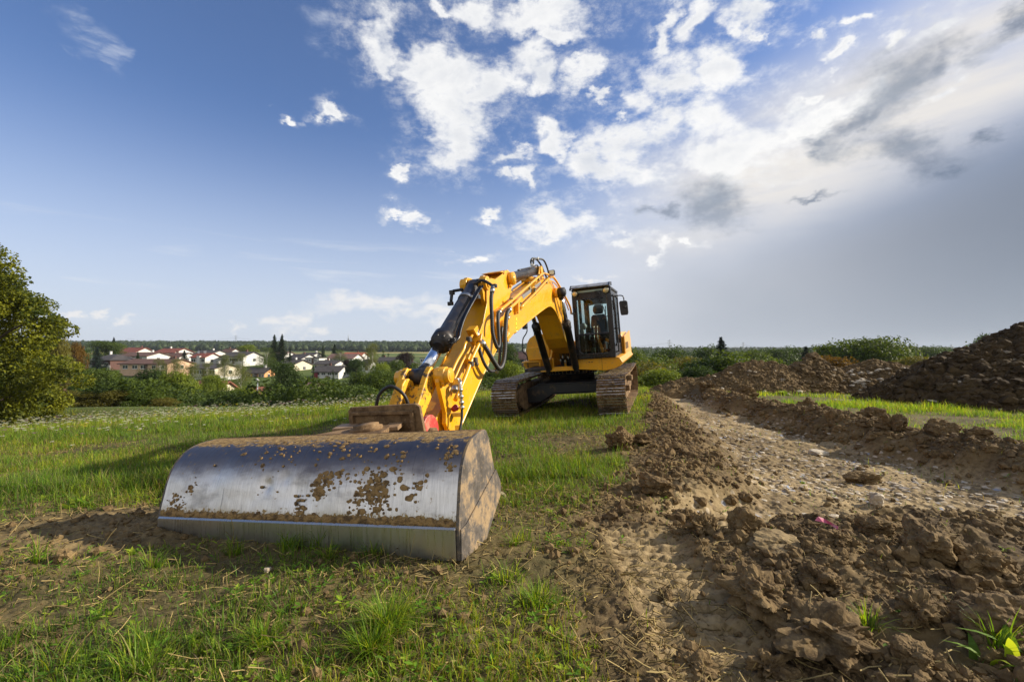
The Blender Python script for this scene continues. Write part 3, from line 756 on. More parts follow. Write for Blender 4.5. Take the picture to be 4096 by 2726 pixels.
rlo = rl.build("handrail", MKC, EX)
mr = MB(); mr.box(PT(.12, -1.145, 2.13), (.13, .03, .16)); mro = mr.build("side_mirror", MKC, EX, .02); tag(mro, "small black mirror on the handrail")
m2 = MB(); m2.lathe(PT(-.55, -.62, 2.13), nrm((.2, -1, 0)), [(0, .03), (.01, .085), (.03, .09), (.034, .0)], 20); m2.tube([PT(-.56, -.62, 2.05), PT(-.56, -.62, 1.85)], .012, 6)
m2o = m2.build("round_mirror", MGREY, EX); tag(m2o, "round mirror on a post behind the boom")
# tower plates that carry the boom foot, cab-side body
for r in (-.36, .30):
    tp = MB(); side(tp, [(-1.3, 1.0), (1.0, 1.0), (1.0, 1.24), (.78, 1.30), (.55, 1.52), (.30, 1.66), (.0, 1.66), (-1.3, 1.25)], r, r + .045)
    tp.build("boom_bracket", MY, EX, .006)
bw = MB(); bw.box(PT(-.15, -.01, 1.28), (.58, .04, .5)); bw.box(PT(.95, -.01, 1.03), (.55, .05, .07)); bw.box(PT(.70, .0, 1.16), (.05, .05, .24)); bw.box(PT(.80, -.28, 1.14), (.05, .08, .26)); bw.box(PT(.85, .235, 1.13), (.045, .08, .24))
bw.build_each("front_frame_plate", MY, EX, .006)
body = MB(); front(body, [(-.55, 1.05), (-.55, 1.62), (.30, 1.62), (.36, 1.70), (1.22, 1.78), (1.30, 1.60), (1.335, 1.2), (1.30, 1.05)], -2.6, -.62)
bo = body.build("rear_body", MY, EX, .02)
rs = MB(); rs.prism([(-.62, 1.22), (-.62, 1.70), (.10, 1.52), (.30, 1.24)], .30, .34, lambda f, u, r: PT(f, r, u)); rs.build("cab_side_plate", MY, EX, .004)
sb = MB(); side(sb, [(-2.4, 1.22), (-.50, 1.22), (-.50, 1.66), (-2.4, 1.80)], 1.31, 1.345); sbo = sb.build("side_door", MY, bo, .006)
lt = MB()
for i in range(7):
    side(lt, [(-.60 - i * .14, 1.32), (-.67 - i * .14, 1.32), (-.67 - i * .14, 1.50), (-.60 - i * .14, 1.50)], 1.344, 1.348)
lt.build_each("side_stripe_mark", MKC, bo)
# hydraulic clutter between the lift cylinders
hy = MB(); hy.box(PT(.45, .0, 1.17), (.30, .25, .22)); hyo = hy.build("hydraulic_valve_block", MKD, EX, .02)
hk = MB()
for r0, r1, u0 in ((-.22, -.05, 1.62), (-.18, -.01, 1.58), (-.24, -.10, 1.55), (.17, .03, 1.62), (.19, .08, 1.58), (.21, .12, 1.55)):
    hk.tube(bez([PT(.72, r0 * 1.15, u0 - .02), PT(.82, (r0 + r1) / 2, u0 + .03), PT(.84, r1, u0 - .06), PT(.80, r1 * .9, u0 - .26), PT(.70, r1 * .6, u0 - .42), PT(.5, r1 * .4, u0 - .50)], 6), .013, 8)
hk.tube(bez([PT(.8, -.27, 1.52), PT(.85, -.16, 1.47), PT(.85, -.08, 1.48), PT(.8, -.03, 1.3), PT(.7, .0, 1.12)], 6), .011, 8)
hk.build_each("hydraulic_hose", MRUB, hyo)
hf = MB()
for r, u in ((-.075, 1.46), (.07, 1.46), (-.03, 1.30), (.10, 1.28), (-.09, 1.22), (.02, 1.19)): hf.box(PT(.82, r, u), (.055 if u > 1.4 else .03, .03, .022)); hf.lathe(PT(.80, r, u - .06), (0, 0, 1), [(0, .014), (.05, .014)], 8)
hf.build_each("hose_fitting", MST, hyo)

# ---- boom
BW = .215
BT = [(5.86, 2.06), (5.80, 2.20), (5.55, 2.28), (5.2, 2.33), (4.3, 2.56), (3.3, 2.86), (2.85, 2.96), (2.45, 2.96), (2.1, 2.86), (1.55, 2.48), (.95, 2.02), (.50, 1.66), (.28, 1.48)]
BB = [(.30, 1.26), (.50, 1.20), (.80, 1.36), (1.25, 1.52), (1.62, 1.74), (1.90, 2.02), (2.15, 2.25), (2.45, 2.37), (2.80, 2.41), (3.4, 2.30), (4.42, 2.07), (5.12, 1.90), (5.40, 1.80), (5.62, 1.77), (5.80, 1.84)]
def boom():
    core = MB(); side(core, BT + BB, -BW, BW)
    b = core.build("boom", MY, EX, .008)
    pl = MB()
    # overlapping side plates leave a lip along the lower edge
    low = [(f, u) for f, u in BB[3:12]]
    for sg in (-1, 1):
        pts = [PT(f, sg * (BW + .004), u - .004) for f, u in bez([(a, c) for a, c in low], 4)]
        pl.tube(pts, .016, 6)
        side(pl, [(5.84, 2.0), (5.78, 2.16), (5.55, 2.24), (5.1, 2.2), (4.95, 2.05), (5.05, 1.93), (5.4, 1.81), (5.62, 1.79), (5.78, 1.85)], sg * BW, sg * (BW + .018))
    pl.build_each("edge_plate", MY, b)
    for sg in (-1, 1):
        pn = MB(); pn.lathe(PT(5.66, sg * (BW + .01), 1.95), (sg, 0, 0), [(0, .13), (.07, .13), (.07, .09), (.055, .09), (.055, .0)], 30)
        pn.lathe(PT(5.60, sg * (BW + .02), 1.80), (sg, 0, 0), [(0, .03), (.05, .03)], 8)
        pn.build("elbow_pin", MY, b)
    # lift cylinder pin through the boom
    MB().lathe(PT(2.28, -.42, 2.70), (1, 0, 0), [(0, .06), (0, .095), (.10, .095), (.10, .085)], 20).lathe(PT(2.28, .22, 2.70), (1, 0, 0), [(0, .105), (.09, .105)], 24).build_each("lift_pin_boss", MY, b)
    MB().lathe(PT(2.28, .31, 2.70), (1, 0, 0), [(0, .10), (.14, .10), (.14, .06), (.16, .06)], 24).lathe(PT(2.28, -.31, 2.70), (-1, 0, 0), [(0, .10), (.14, .10)], 24).build_each("lift_pin", MKD, b)
    # bracket for the dipper cylinder on top of the boom
    br = MB()
    for sg in (-1, 1): side(br, [(2.2, 2.90), (3.15, 2.88), (3.05, 3.02), (2.93, 3.18), (2.84, 3.20), (2.76, 3.15), (2.6, 2.98)], sg * .10, sg * .125)
    br.lathe(PT(2.86, -.15, 3.12), (1, 0, 0), [(0, .085), (.30, .085)], 24)
    br.box(PT(3.25, 0, 2.90), (.24, .10, .10)); br.build("cylinder_bracket", MY, b, .004)
    MB().lathe(PT(3.4, -.12, 2.89), (1, 0, 0), [(0, .05), (.24, .05)], 18).build("cross_tube", MY, b)
    # pipes along the boom
    def pipe(pts, r, nm="hydraulic_pipe"): MB().tube(bez(pts, 5), r, 9).build(nm, MY, b)
    pipe([PT(5.86, .285, 2.20), PT(5.3, .27, 2.36), PT(4.3, .24, 2.66), PT(3.2, .20, 2.98), PT(2.8, .18, 3.06), PT(2.45, .2, 3.06)], .022)
    pipe([PT(5.52, .31, 2.24), PT(5.2, .30, 2.33), PT(4.95, .29, 2.41)], .024)
    pipe([PT(4.95, .29, 2.27), PT(3.9, .28, 2.60), PT(3.0, .27, 2.90), PT(2.6, .27, 3.0), PT(2.35, .28, 2.98), PT(2.1, .34, 2.78), PT(1.75, .42, 2.45), PT(1.5, .40, 2.28)], .022)
    pipe([PT(5.1, .26, 2.19), PT(3.9, .255, 2.53), PT(3.0, .25, 2.83), PT(2.55, .26, 2.92), PT(2.2, .31, 2.80), PT(1.8, .36, 2.50), PT(1.6, .36, 2.36)], .012)
    pipe([PT(5.2, -.20, 2.37), PT(4.2, -.20, 2.66), PT(3.2, -.17, 2.96), PT(2.9, -.16, 3.02)], .020)
    pipe([PT(5.0, -.05, 2.40), PT(4.2, -.05, 2.63), PT(3.3, -.05, 2.90)], .014)
    cl = MB()
    for f, r, u in ((4.92, .28, 2.30), (3.95, .27, 2.60), (3.0, .26, 2.89), (5.28, .26, 2.35), (4.1, .22, 2.70), (3.35, .20, 2.92), (4.0, -.20, 2.70), (3.0, -.16, 2.98)):
        cl.box(PT(f, r, u), (.03, .05, .13)); cl.lathe(PT(f, r + .01, u + .05), (1, 0, 0), [(0, .012), (.025, .012)], 8)
    cl.build_each("pipe_clamp", simple("olive_clamp", (.20, .17, .08), .5, .4), b, .004)
    bk = MB()
    side(bk, [(5.05, 2.18), (5.0, 2.40), (4.93, 2.42), (4.90, 2.22)], .215, .29); side(bk, [(3.98, 2.50), (3.95, 2.66), (3.86, 2.69), (3.86, 2.56)], .215, .26)
    bk.build_each("pipe_bracket", MY, b, .004)
    gp = MB()
    side(gp, [(4.52, 2.44), (3.95, 2.61), (3.95, 2.67), (4.56, 2.50)], .2155, .219); side(gp, [(3.75, 2.67), (3.30, 2.80), (3.30, 2.85), (3.75, 2.73)], .2155, .219)
    gp.build_each("grip_strip", MGREY, b)
    ws = MB(); side(ws, [(5.08, 1.97), (5.03, 2.13), (4.98, 2.12), (5.03, 1.96)], .234, .236); w_ = ws.build("warning_label", MSTICK, b)
    wt = MB()
    for k in range(2):
        f0 = 5.050 - .02 * k; u0 = 1.99 + .07 * k
        side(wt, [(f0 + .014, u0), (f0 - .022, u0 + .004), (f0 - .008, u0 + .036)], .2363, .2368)
    wt.build_each("warning_symbol", MKC, w_)
    lm = MB(); lm.box(PT(2.78, .33, 3.06), (.11, .07, .10)); l = lm.build("work_lamp", MKC, b, .01)
    ll = MB(); ll.box(PT(2.82, .33, 3.06), (.085, .012, .075)); ll.build("lens", MLENS, l, .004)
    lb = MB(); lb.box(PT(2.78, .30, 2.99), (.12, .04, .02)); lb.build("bracket", MY, l)
    ft = MB()
    ft.lathe(PT(.42, -.28, 1.40), (1, 0, 0), [(0, .12), (.56, .12)], 26); ft.build("foot_pin_boss", MY, b)
    return b
boom()

def cylinder(name, base, tip, rb, rr, frac, parent, mat=None, cap=.03, collar=None, rodmat=None, eye=.09, side_pipe=None):
    """barrel from base, chrome rod to tip; frac = share of the length taken by the barrel"""
    base = np.array(base); tip = np.array(tip); L = np.linalg.norm(tip - base); ax = (tip - base) / L
    B = MB(); lb = L * frac
    prof = [(.0, rb * .85), (.04, rb * .98), (.10, rb), (lb - .20, rb), (lb - .20, rb + cap), (lb - .11, rb + cap), (lb - .10, rb + cap * .55), (lb - .03, rb + cap * .55), (lb - .03, rb * .8), (lb, rb * .75)]
    B.lathe(base, ax, prof, 28)
    B.lathe(base - np.array([eye * .8, 0, 0]), (1, 0, 0), [(0, rb * .75), (eye * 1.6, rb * .75)], 20)
    o = B.build(name, mat or MK, parent)
    rod = MB().lathe(base + ax * (lb - .05), ax, [(0, rr), (L - lb + .05 - .05, rr)], 26); rod.build("piston_rod", rodmat or MCH, o)
    e = MB().lathe(tip - np.array([eye, 0, 0]), (1, 0, 0), [(0, rr * 1.5), (eye * 2, rr * 1.5)], 24).lathe(tip - ax * .16, ax, [(0, rr * 1.02), (.12, rr * 1.35)], 20)
    e.build("rod_eye", mat or MK, o)
    bl = MB(); side_ = nrm(np.cross(ax, (1, 0, 0)) + 1e-6); 
    n1_ = nrm(np.cross(ax, side_))
    for k in range(10):
        a = 2 * math.pi * k / 10; q = math.cos(a) * side_ + math.sin(a) * n1_
        bl.lathe(base + ax * (lb - .10) + q * (rb + cap * .55 - .004), ax, [(0, .016), (.05, .016), (.05, .01), (.065, .01)], 8)
    bl.build_each("gland_bolt", mat or MK, o)
    return o, ax
# boom lift cylinders
for sg, r in ((-1, -.345), (1, .315)):
    c, ax = cylinder("lift_cylinder", PT(1.02, r, .99), PT(2.28, r + .03 * sg, 2.70), .080, .050, .66, EX, MKD, .012, eye=.06)
    tag(c, "black boom lift cylinder on the %s side of the boom" % ("cab" if sg > 0 else "tool box"))
# dipper cylinder over the boom
DC, dax = cylinder("dipper_cylinder", PT(2.86, 0, 3.12), PT(4.96, .0, 2.735), .082, .055, .90, EX, MK, .014, eye=.09)
dp = MB(); dp.tube(bez([PT(2.98, .10, 3.13), PT(3.05, .11, 3.20), PT(3.35, .08, 3.13), PT(4.2, .07, 2.97)], 5), .014, 8)
dp.build("cylinder_pipe", MK, DC)
th = MB()
th.tube(bez([PT(3.06, .0, 3.20), PT(3.06, -.01, 3.29), PT(2.96, .0, 3.36), PT(2.84, .04, 3.36), PT(2.70, .08, 3.28), PT(2.60, .12, 3.12), PT(2.5, .14, 3.02)], 6), .018, 9)
th.tube(bez([PT(3.16, .06, 3.17), PT(3.12, .07, 3.30), PT(2.94, .10, 3.34), PT(2.72, .16, 3.34), PT(2.58, .19, 3.20), PT(2.5, .20, 3.02)], 6), .018, 9)
th.build_each("top_hose", MRUB, DC)
tf = MB()
for f, r, u in ((3.07, 0, 3.22), (3.16, .06, 3.19), (2.93, .10, 3.35), (3.02, 0, 3.31)): tf.box(PT(f, r, u), (.04, .045, .045))
tf.build_each("hose_fitting", MST, DC, .005)

# ---- dipper arm
SW = .155
def dipper():
    top = [(7.95, .78), (7.72, 1.02), (7.40, 1.20), (7.0, 1.42), (6.55, 1.72), (6.20, 2.02), (5.98, 2.30), (5.90, 2.42)]
    head = [(5.62, 2.50), (5.30, 2.70), (5.15, 2.80), (4.90, 2.82), (4.82, 2.72), (4.88, 2.60), (5.10, 2.35), (5.32, 2.10), (5.50, 1.86), (5.62, 1.74)]
    bot = [(5.80, 1.66), (6.28, 1.40), (7.10, .86), (7.55, .58), (7.78, .55), (7.93, .64)]
    c = MB(); side(c, top + head + bot, -SW, SW); s = c.build("dipper_arm", MY, EX, .006)
    ed = MB()
    for sg in (-1, 1):
        side(ed, [(7.95, .78), (7.72, 1.03), (7.40, 1.215), (7.0, 1.44), (6.55, 1.745), (6.20, 2.05), (6.02, 2.30), (5.98, 2.50), (5.80, 2.66), (5.62, 2.66), (5.28, 2.78), (5.22, 2.72), (5.50, 2.40), (5.75, 1.75), (6.28, 1.43), (7.10, .89), (7.55, .60), (7.78, .56), (7.93, .64)], sg * SW, sg * (SW + .018))
        ed.tube([PT(f, sg * (SW + .006), u) for f, u in bez([(7.55, .60), (7.10, .88), (6.28, 1.42), (5.80, 1.68)], 4)], .018, 6)
    ed.build_each("side_plate", MY, s, .003)
    hp = MB(); side(hp, [(5.35, 2.80), (5.0, 2.87), (4.86, 2.84), (4.9, 2.80)], -SW, SW); hp.build("head_plate", MYW, s, .004)
    # head ears that carry the two cylinders
    for sg in (-1, 1):
        er = MB(); side(er, [(6.05, 2.36), (6.08, 2.58), (5.98, 2.68), (5.85, 2.68), (5.60, 2.60), (5.50, 2.45), (5.9, 2.15)], sg * .09, sg * .145)
        er.lathe(PT(5.96, sg * .09, 2.575), (sg, 0, 0), [(0, .095), (.10, .095), (.10, .06), (.115, .06), (.115, 0)], 26); er.build("bucket_cylinder_ear", MY, s, .005)
        pn = MB(); pn.lathe(PT(4.96, sg * (SW + .0), 2.735), (sg, 0, 0), [(0, .10), (.08, .10), (.08, .065), (.09, .065), (.09, 0)], 28)
        pn.lathe(PT(5.02, sg * (SW + .01), 2.62), (sg, 0, 0), [(0, .03), (.04, .03)], 8); pn.build("head_pin", MY, s)
    gv = MB()
    for f, u in ((5.45, 2.22), (5.3, 2.45)): gv.box(PT(f, 0, u), (.3, .05, .05))
    # pipes on the cab side
    def pipe(pts, r): MB().tube(bez(pts, 5), r, 9).build("hydraulic_pipe", MY, s)
    pipe([PT(6.60, .20, 1.93), PT(6.74, .22, 1.86), PT(6.92, .23, 1.80), PT(7.0, .23, 1.72), PT(7.2, .23, 1.60), PT(7.40, .23, 1.44), PT(7.55, .23, 1.34)], .017)
    pipe([PT(6.58, .27, 1.83), PT(6.66, .27, 1.76), PT(6.84, .26, 1.62), PT(7.05, .26, 1.44), PT(7.35, .26, 1.22)], .024)
    pipe([PT(6.70, .19, 1.74), PT(6.95, .19, 1.60), PT(7.2, .19, 1.42), PT(7.5, .19, 1.22)], .014)
    cl = MB()
    for f, r, u in ((6.86, .25, 1.84), (6.82, .285, 1.60), (6.90, .27, 1.56)): cl.box(PT(f, r, u), (.05, .06, .06)); 
    cl.lathe(PT(6.84, .29, 1.55), (1, 0, 0), [(0, .022), (.04, .022)], 8); cl.build_each("pipe_clamp", simple("dark_clamp", (.08, .07, .06), .45, .5), s, .005)
    bk = MB(); side(bk, [(6.62, 1.86), (6.72, 1.95), (6.60, 2.0), (6.54, 1.90)], .15, .26); side(bk, [(6.55, 1.76), (6.66, 1.82), (6.60, 1.90), (6.50, 1.84)], .15, .31); side(bk, [(6.78, 1.50), (6.92, 1.62), (6.84, 1.68), (6.72, 1.60)], .15, .25)
    bk.build_each("pipe_bracket", MY, s, .005)
    # shut-off valve, couplings and thin hose
    vb = MB(); vb.box(PT(7.36, .285, 1.40), (.10, .07, .09)); vb.lathe(PT(7.40, .29, 1.36), nrm(PT(.7, .3, -.5)), [(0, .035), (.07, .035)], 6); v = vb.build("shutoff_valve", MST, s, .006)
    q = MB(); q.tube(bez([PT(7.36, .33, 1.40), PT(7.42, .37, 1.41), PT(7.45, .375, 1.37), PT(7.45, .375, 1.15)], 4), .017, 10)
    for u in (1.35, 1.28, 1.22, 1.17): q.lathe(PT(7.45, .375, u), (0, 0, -1), [(0, .026), (.03, .026)], 12)
    q.box(PT(7.42, .30, 1.08), (.10, .05, .04)); q.box(PT(7.50, .34, .96), (.05, .04, .05)); q.build("hose_coupling", MST, v)
    rd = MB(); rd.lathe(PT(7.45, .28, 1.14), nrm(PT(.2, .4, .2)), [(0, .03), (.05, .035)], 14); rd.build("red_dust_cap", simple("red_plastic", (.35, .01, .01), .5), v)
    ho = MB(); ho.tube(bez([PT(7.45, .375, 1.16), PT(7.47, .375, 1.05), PT(7.52, .37, .95), PT(7.60, .36, .80), PT(7.72, .33, .62)], 6), .014, 9); ho.build("thin_hose", MRUB, v)
    mk = MB(); mk.box(PT(7.33, .24, .74), (.06, .03, .03)); mk.build("grease_nipple", MST, s)
    return s
dipper()
# bucket cylinder
BC, bax = cylinder("bucket_cylinder", PT(5.96, 0, 2.575), PT(7.56, .0, 1.49), .098, .062, .735, EX, MK, .030, eye=.085)
sp = MB()
for r, du in ((.13, .0), (.165, .04)):
    sp.tube(bez([PT(6.15, r + .02, 2.52), PT(6.3, r + .01, 2.42), PT(6.7, r, 2.12 + du * .3), PT(6.9, r + .01, 1.96), PT(7.0, r + .02, 1.86), PT(7.10, r - .03, 1.80)], 6), .015, 9)
sp.tube(bez([PT(6.12, .06, 2.56), PT(6.10, .16, 2.60), PT(6.14, .30, 2.52), PT(6.22, .34, 2.46)], 5), .02, 9)
sp.build_each("cylinder_pipe", MK, BC)
cp = MB(); cp.lathe(PT(6.28, -.0, 2.36), -nrm(PT(-1.6, 0, 1.085)), [(0, .105), (.05, .105)], 28); cp.box(PT(6.30, .12, 2.37), (.14, .06, .05)); cp.build("pipe_clamp", MST, BC, .004)
ft = MB(); ft.tube([PT(6.20, -.08, 2.50), PT(6.16, -.24, 2.50)], .02, 8); ft.box(PT(6.17, -.25, 2.48), (.06, .06, .06)); ft.tube([PT(6.17, -.25, 2.48), PT(6.22, -.25, 2.36)], .022, 8); ft.box(PT(6.24, -.25, 2.33), (.07, .05, .05))
ft.box(PT(6.16, .345, 2.50), (.07, .06, .05)); ft.box(PT(7.05, .14, 1.84), (.07, .06, .06)); ft.build_each("elbow_fitting", MK, BC, .006)
# long hoses that loop on the cab side
def hose(pts, r, ribs=True, mat=None):
    P = bez(pts, 14); rad_ = None
    if ribs:
        D = np.concatenate([[0], np.cumsum(np.linalg.norm(np.diff(np.array(P), axis=0), axis=1))]); L = D[-1]; n = int(L / .0065)
        s = np.linspace(0, L, n); A = np.array(P); P = np.stack([np.interp(s, D, A[:, k]) for k in range(3)], 1)
        rad_ = [r * (1.0 if (i % 4) < 2 else .87) for i in range(n)]
    h = MB().tube(P, r, 12, True, rad_).build("hydraulic_hose", mat or MRUB, EX)
    e = MB()
    for a, b in ((0, 3), (-1, -4)): 
        d = nrm(np.array(P[b]) - np.array(P[a])); e.lathe(np.array(P[a]) - d * .05, d, [(0, r * .9), (.03, r * .9), (.03, r * 1.15), (.10, r * 1.15)], 14)
    e.build("hose_ferrule", MST, h); return h
hose([PT(6.22, .34, 2.45), PT(6.29, .34, 2.32), PT(6.34, .35, 2.10), PT(6.36, .35, 1.90), PT(6.31, .36, 1.76), PT(6.25, .36, 1.715), PT(6.18, .36, 1.76), PT(6.12, .34, 1.90), PT(6.08, .33, 2.06), PT(6.0, .31, 2.15), PT(5.90, .295, 2.18)], .026)
hose([PT(5.55, .32, 2.22), PT(5.70, .33, 2.16), PT(5.80, .335, 2.02), PT(5.88, .34, 1.86), PT(5.95, .345, 1.66), PT(6.08, .35, 1.50), PT(6.25, .355, 1.45), PT(6.40, .35, 1.55), PT(6.54, .33, 1.70), PT(6.60, .30, 1.79)], .031)
hose([PT(5.45, .26, 2.12), PT(5.75, .27, 2.0), PT(5.92, .28, 1.75), PT(6.05, .29, 1.52), PT(6.16, .30, 1.42)], .020, False)
hose([PT(6.60, .25, 1.90), PT(6.62, .26, 1.76), PT(6.58, .29, 1.56), PT(6.45, .31, 1.44), PT(6.25, .32, 1.43)], .020, False)
hose([PT(1.5, .40, 2.28), PT(1.35, .42, 2.28), PT(1.15, .40, 2.40), PT(.9, .34, 2.40), PT(.6, .30, 2.2)], .02, False)

# ---- bucket linkage
lk = MB()
for sg in (-1, 1):
    side(lk, [(7.50, 1.56), (7.64, 1.56), (7.66, 1.44), (7.56, 1.12), (7.58, 1.02), (7.48, .84), (7.28, .84), (7.34, 1.02), (7.40, 1.14), (7.46, 1.40)], *((.205, .25) if sg > 0 else (-.20, -.16)))
    lk.lathe(PT(7.57, sg * (.19 if sg > 0 else .11), 1.495), (sg, 0, 0), [(0, .088), (.11, .088), (.11, .076), (.155, .074), (.155, .050), (.160, .050), (.16, 0)], 32)
    lk.lathe(PT(7.60, sg * (.25 if sg > 0 else .19), 1.42), (sg, 0, .0), [(0, .03), (.04, .03)], 8)
LK = lk.build("side_link", MY, EX, .006)
MB().lathe(PT(7.57, -.19, 1.495), (1, 0, 0), [(0, .068), (.38, .068)], 28).build("link_pin", MYW, LK)
pl = MB()
for sg in (-1, 1):
    side(pl, [(7.62, 1.60), (7.50, 1.54), (7.50, 1.44), (7.66, 1.30), (7.84, 1.14), (7.92, .98), (8.02, .82), (8.18, .82), (8.16, .96), (8.06, 1.12), (7.90, 1.30), (7.70, 1.54)], sg * .105, sg * .165)
side(pl, [(7.66, 1.36), (7.88, 1.12), (7.94, 1.16), (7.74, 1.42)], -.12, .12)
pl.build("push_link", MYW, EX, .010)
hk_ = MB()
side(hk_, [(7.70, 1.47), (7.76, 1.50), (7.83, 1.50), (7.89, 1.45), (7.93, 1.36), (7.965, 1.22), (7.96, 1.12), (7.90, 1.02), (7.84, .98), (7.80, 1.04), (7.86, 1.14), (7.875, 1.22), (7.85, 1.33), (7.81, 1.405), (7.77, 1.41), (7.745, 1.38), (7.74, 1.30), (7.70, 1.29), (7.68, 1.36), (7.68, 1.43)], -.09, -.01)
hk_.build("lifting_hook", MYW, EX, .012)
# quick coupler with red cheeks and the tilting plate
cq = MB()
for sg in (-1, 1): side(cq, [(7.70, .62), (7.78, .48), (8.22, .46), (8.30, .70), (8.30, 1.04), (8.24, 1.06), (8.02, .98), (7.86, .84)], sg * .19, sg * .235)
side(cq, [(7.80, .5), (8.25, .5), (8.28, .9), (8.1, .86)], -.19, .19)
CQ = cq.build("quick_coupler", MYW, EX, .01)
rc_ = MB(); a_ = np.linspace(-.3, math.pi + .2, 12)
side(rc_, [(8.16 + .14 * math.cos(a), 1.07 + .14 * math.sin(a)) for a in a_] + [(8.03, .84), (8.30, .84)], .375, .41)
rr_ = rc_.build("red_hook_plate", MRED, CQ, .006)
MB().lathe(PT(8.17, .34, 1.04), (1, 0, 0), [(0, .062), (.11, .062)], 20).lathe(PT(8.20, .40, 1.02), (1, 0, 0), [(0, .032), (.05, .032)], 14).build("coupler_pin", MRUST, rr_)
rc2 = MB(); side(rc2, [(8.16 + .14 * math.cos(a), 1.0 + .14 * math.sin(a)) for a in a_] + [(8.03, .84), (8.30, .84)], -.30, -.265); rc2.build("red_hook_plate", MRED, CQ, .006)
tp = MB(); front(tp, [(-.32, .80), (-.315, 1.285), (-.29, 1.315), (.365, 1.33), (.40, 1.305), (.435, 1.05), (.44, .80)], 8.27, 8.31)
TP = tp.build("tilt_plate", MRUST, EX, .008)
fr = MB(); fr.box(PT(8.325, .035, 1.262), (.62, .03, .03)); fr.box(PT(8.325, .335, 1.05), (.035, .03, .42)); fr.box(PT(8.325, -.265, 1.05), (.03, .03, .42)); fr.box(PT(8.33, .06, .98), (.66, .05, .04))
fr.build("plate_ribs", MRUST, TP, .006)
lg = MB(); Rz = np.array([[math.cos(.35), math.sin(.35), 0], [-math.sin(.35), math.cos(.35), 0], [0, 0, 1]])
lg.box(PT(8.42, .215, 1.165), (.12, .22, .032), Rz); lg.box(PT(8.42, -.25, 1.165), (.17, .22, .03), Rz)
lg.build_each("plate_lug", simple("bare_brown_steel", (.33, .21, .115), .6, .3, bump=.4, var=.6, vscale=10), TP, .004)
# hinge neck on top of the bucket
nk = MB(); nk.prism([(-.36, 8.95), (-.06, 8.50), (.09, 8.44), (.22, 8.47), (.28, 8.60), (.36, 8.95)], 1.145, 1.185, lambda r, f, u: PT(f, r, u))
nk.box(PT(8.75, .05, 1.0), (.34, .40, .30)); NK = nk.build("hinge_neck", MRUST, EX, .008)
MB().lathe(PT(8.62, .10, 1.175), nrm(PT(.0, -.05, 1)), [(0, .125), (.028, .125), (.028, .10), (.05, .10), (.05, .0)], 32).build("hinge_pin", MRUST, NK)
hc = MB(); hc.tube(bez([PT(8.1, -.28, 1.05), PT(8.0, -.26, 1.22), PT(8.0, -.20, 1.38), PT(8.0, -.08, 1.455), PT(7.98, .0, 1.42), PT(7.95, .05, 1.34), PT(7.9, .06, 1.2)], 8), .016, 9)
hc.build("tilt_hose", MRUB, EX)

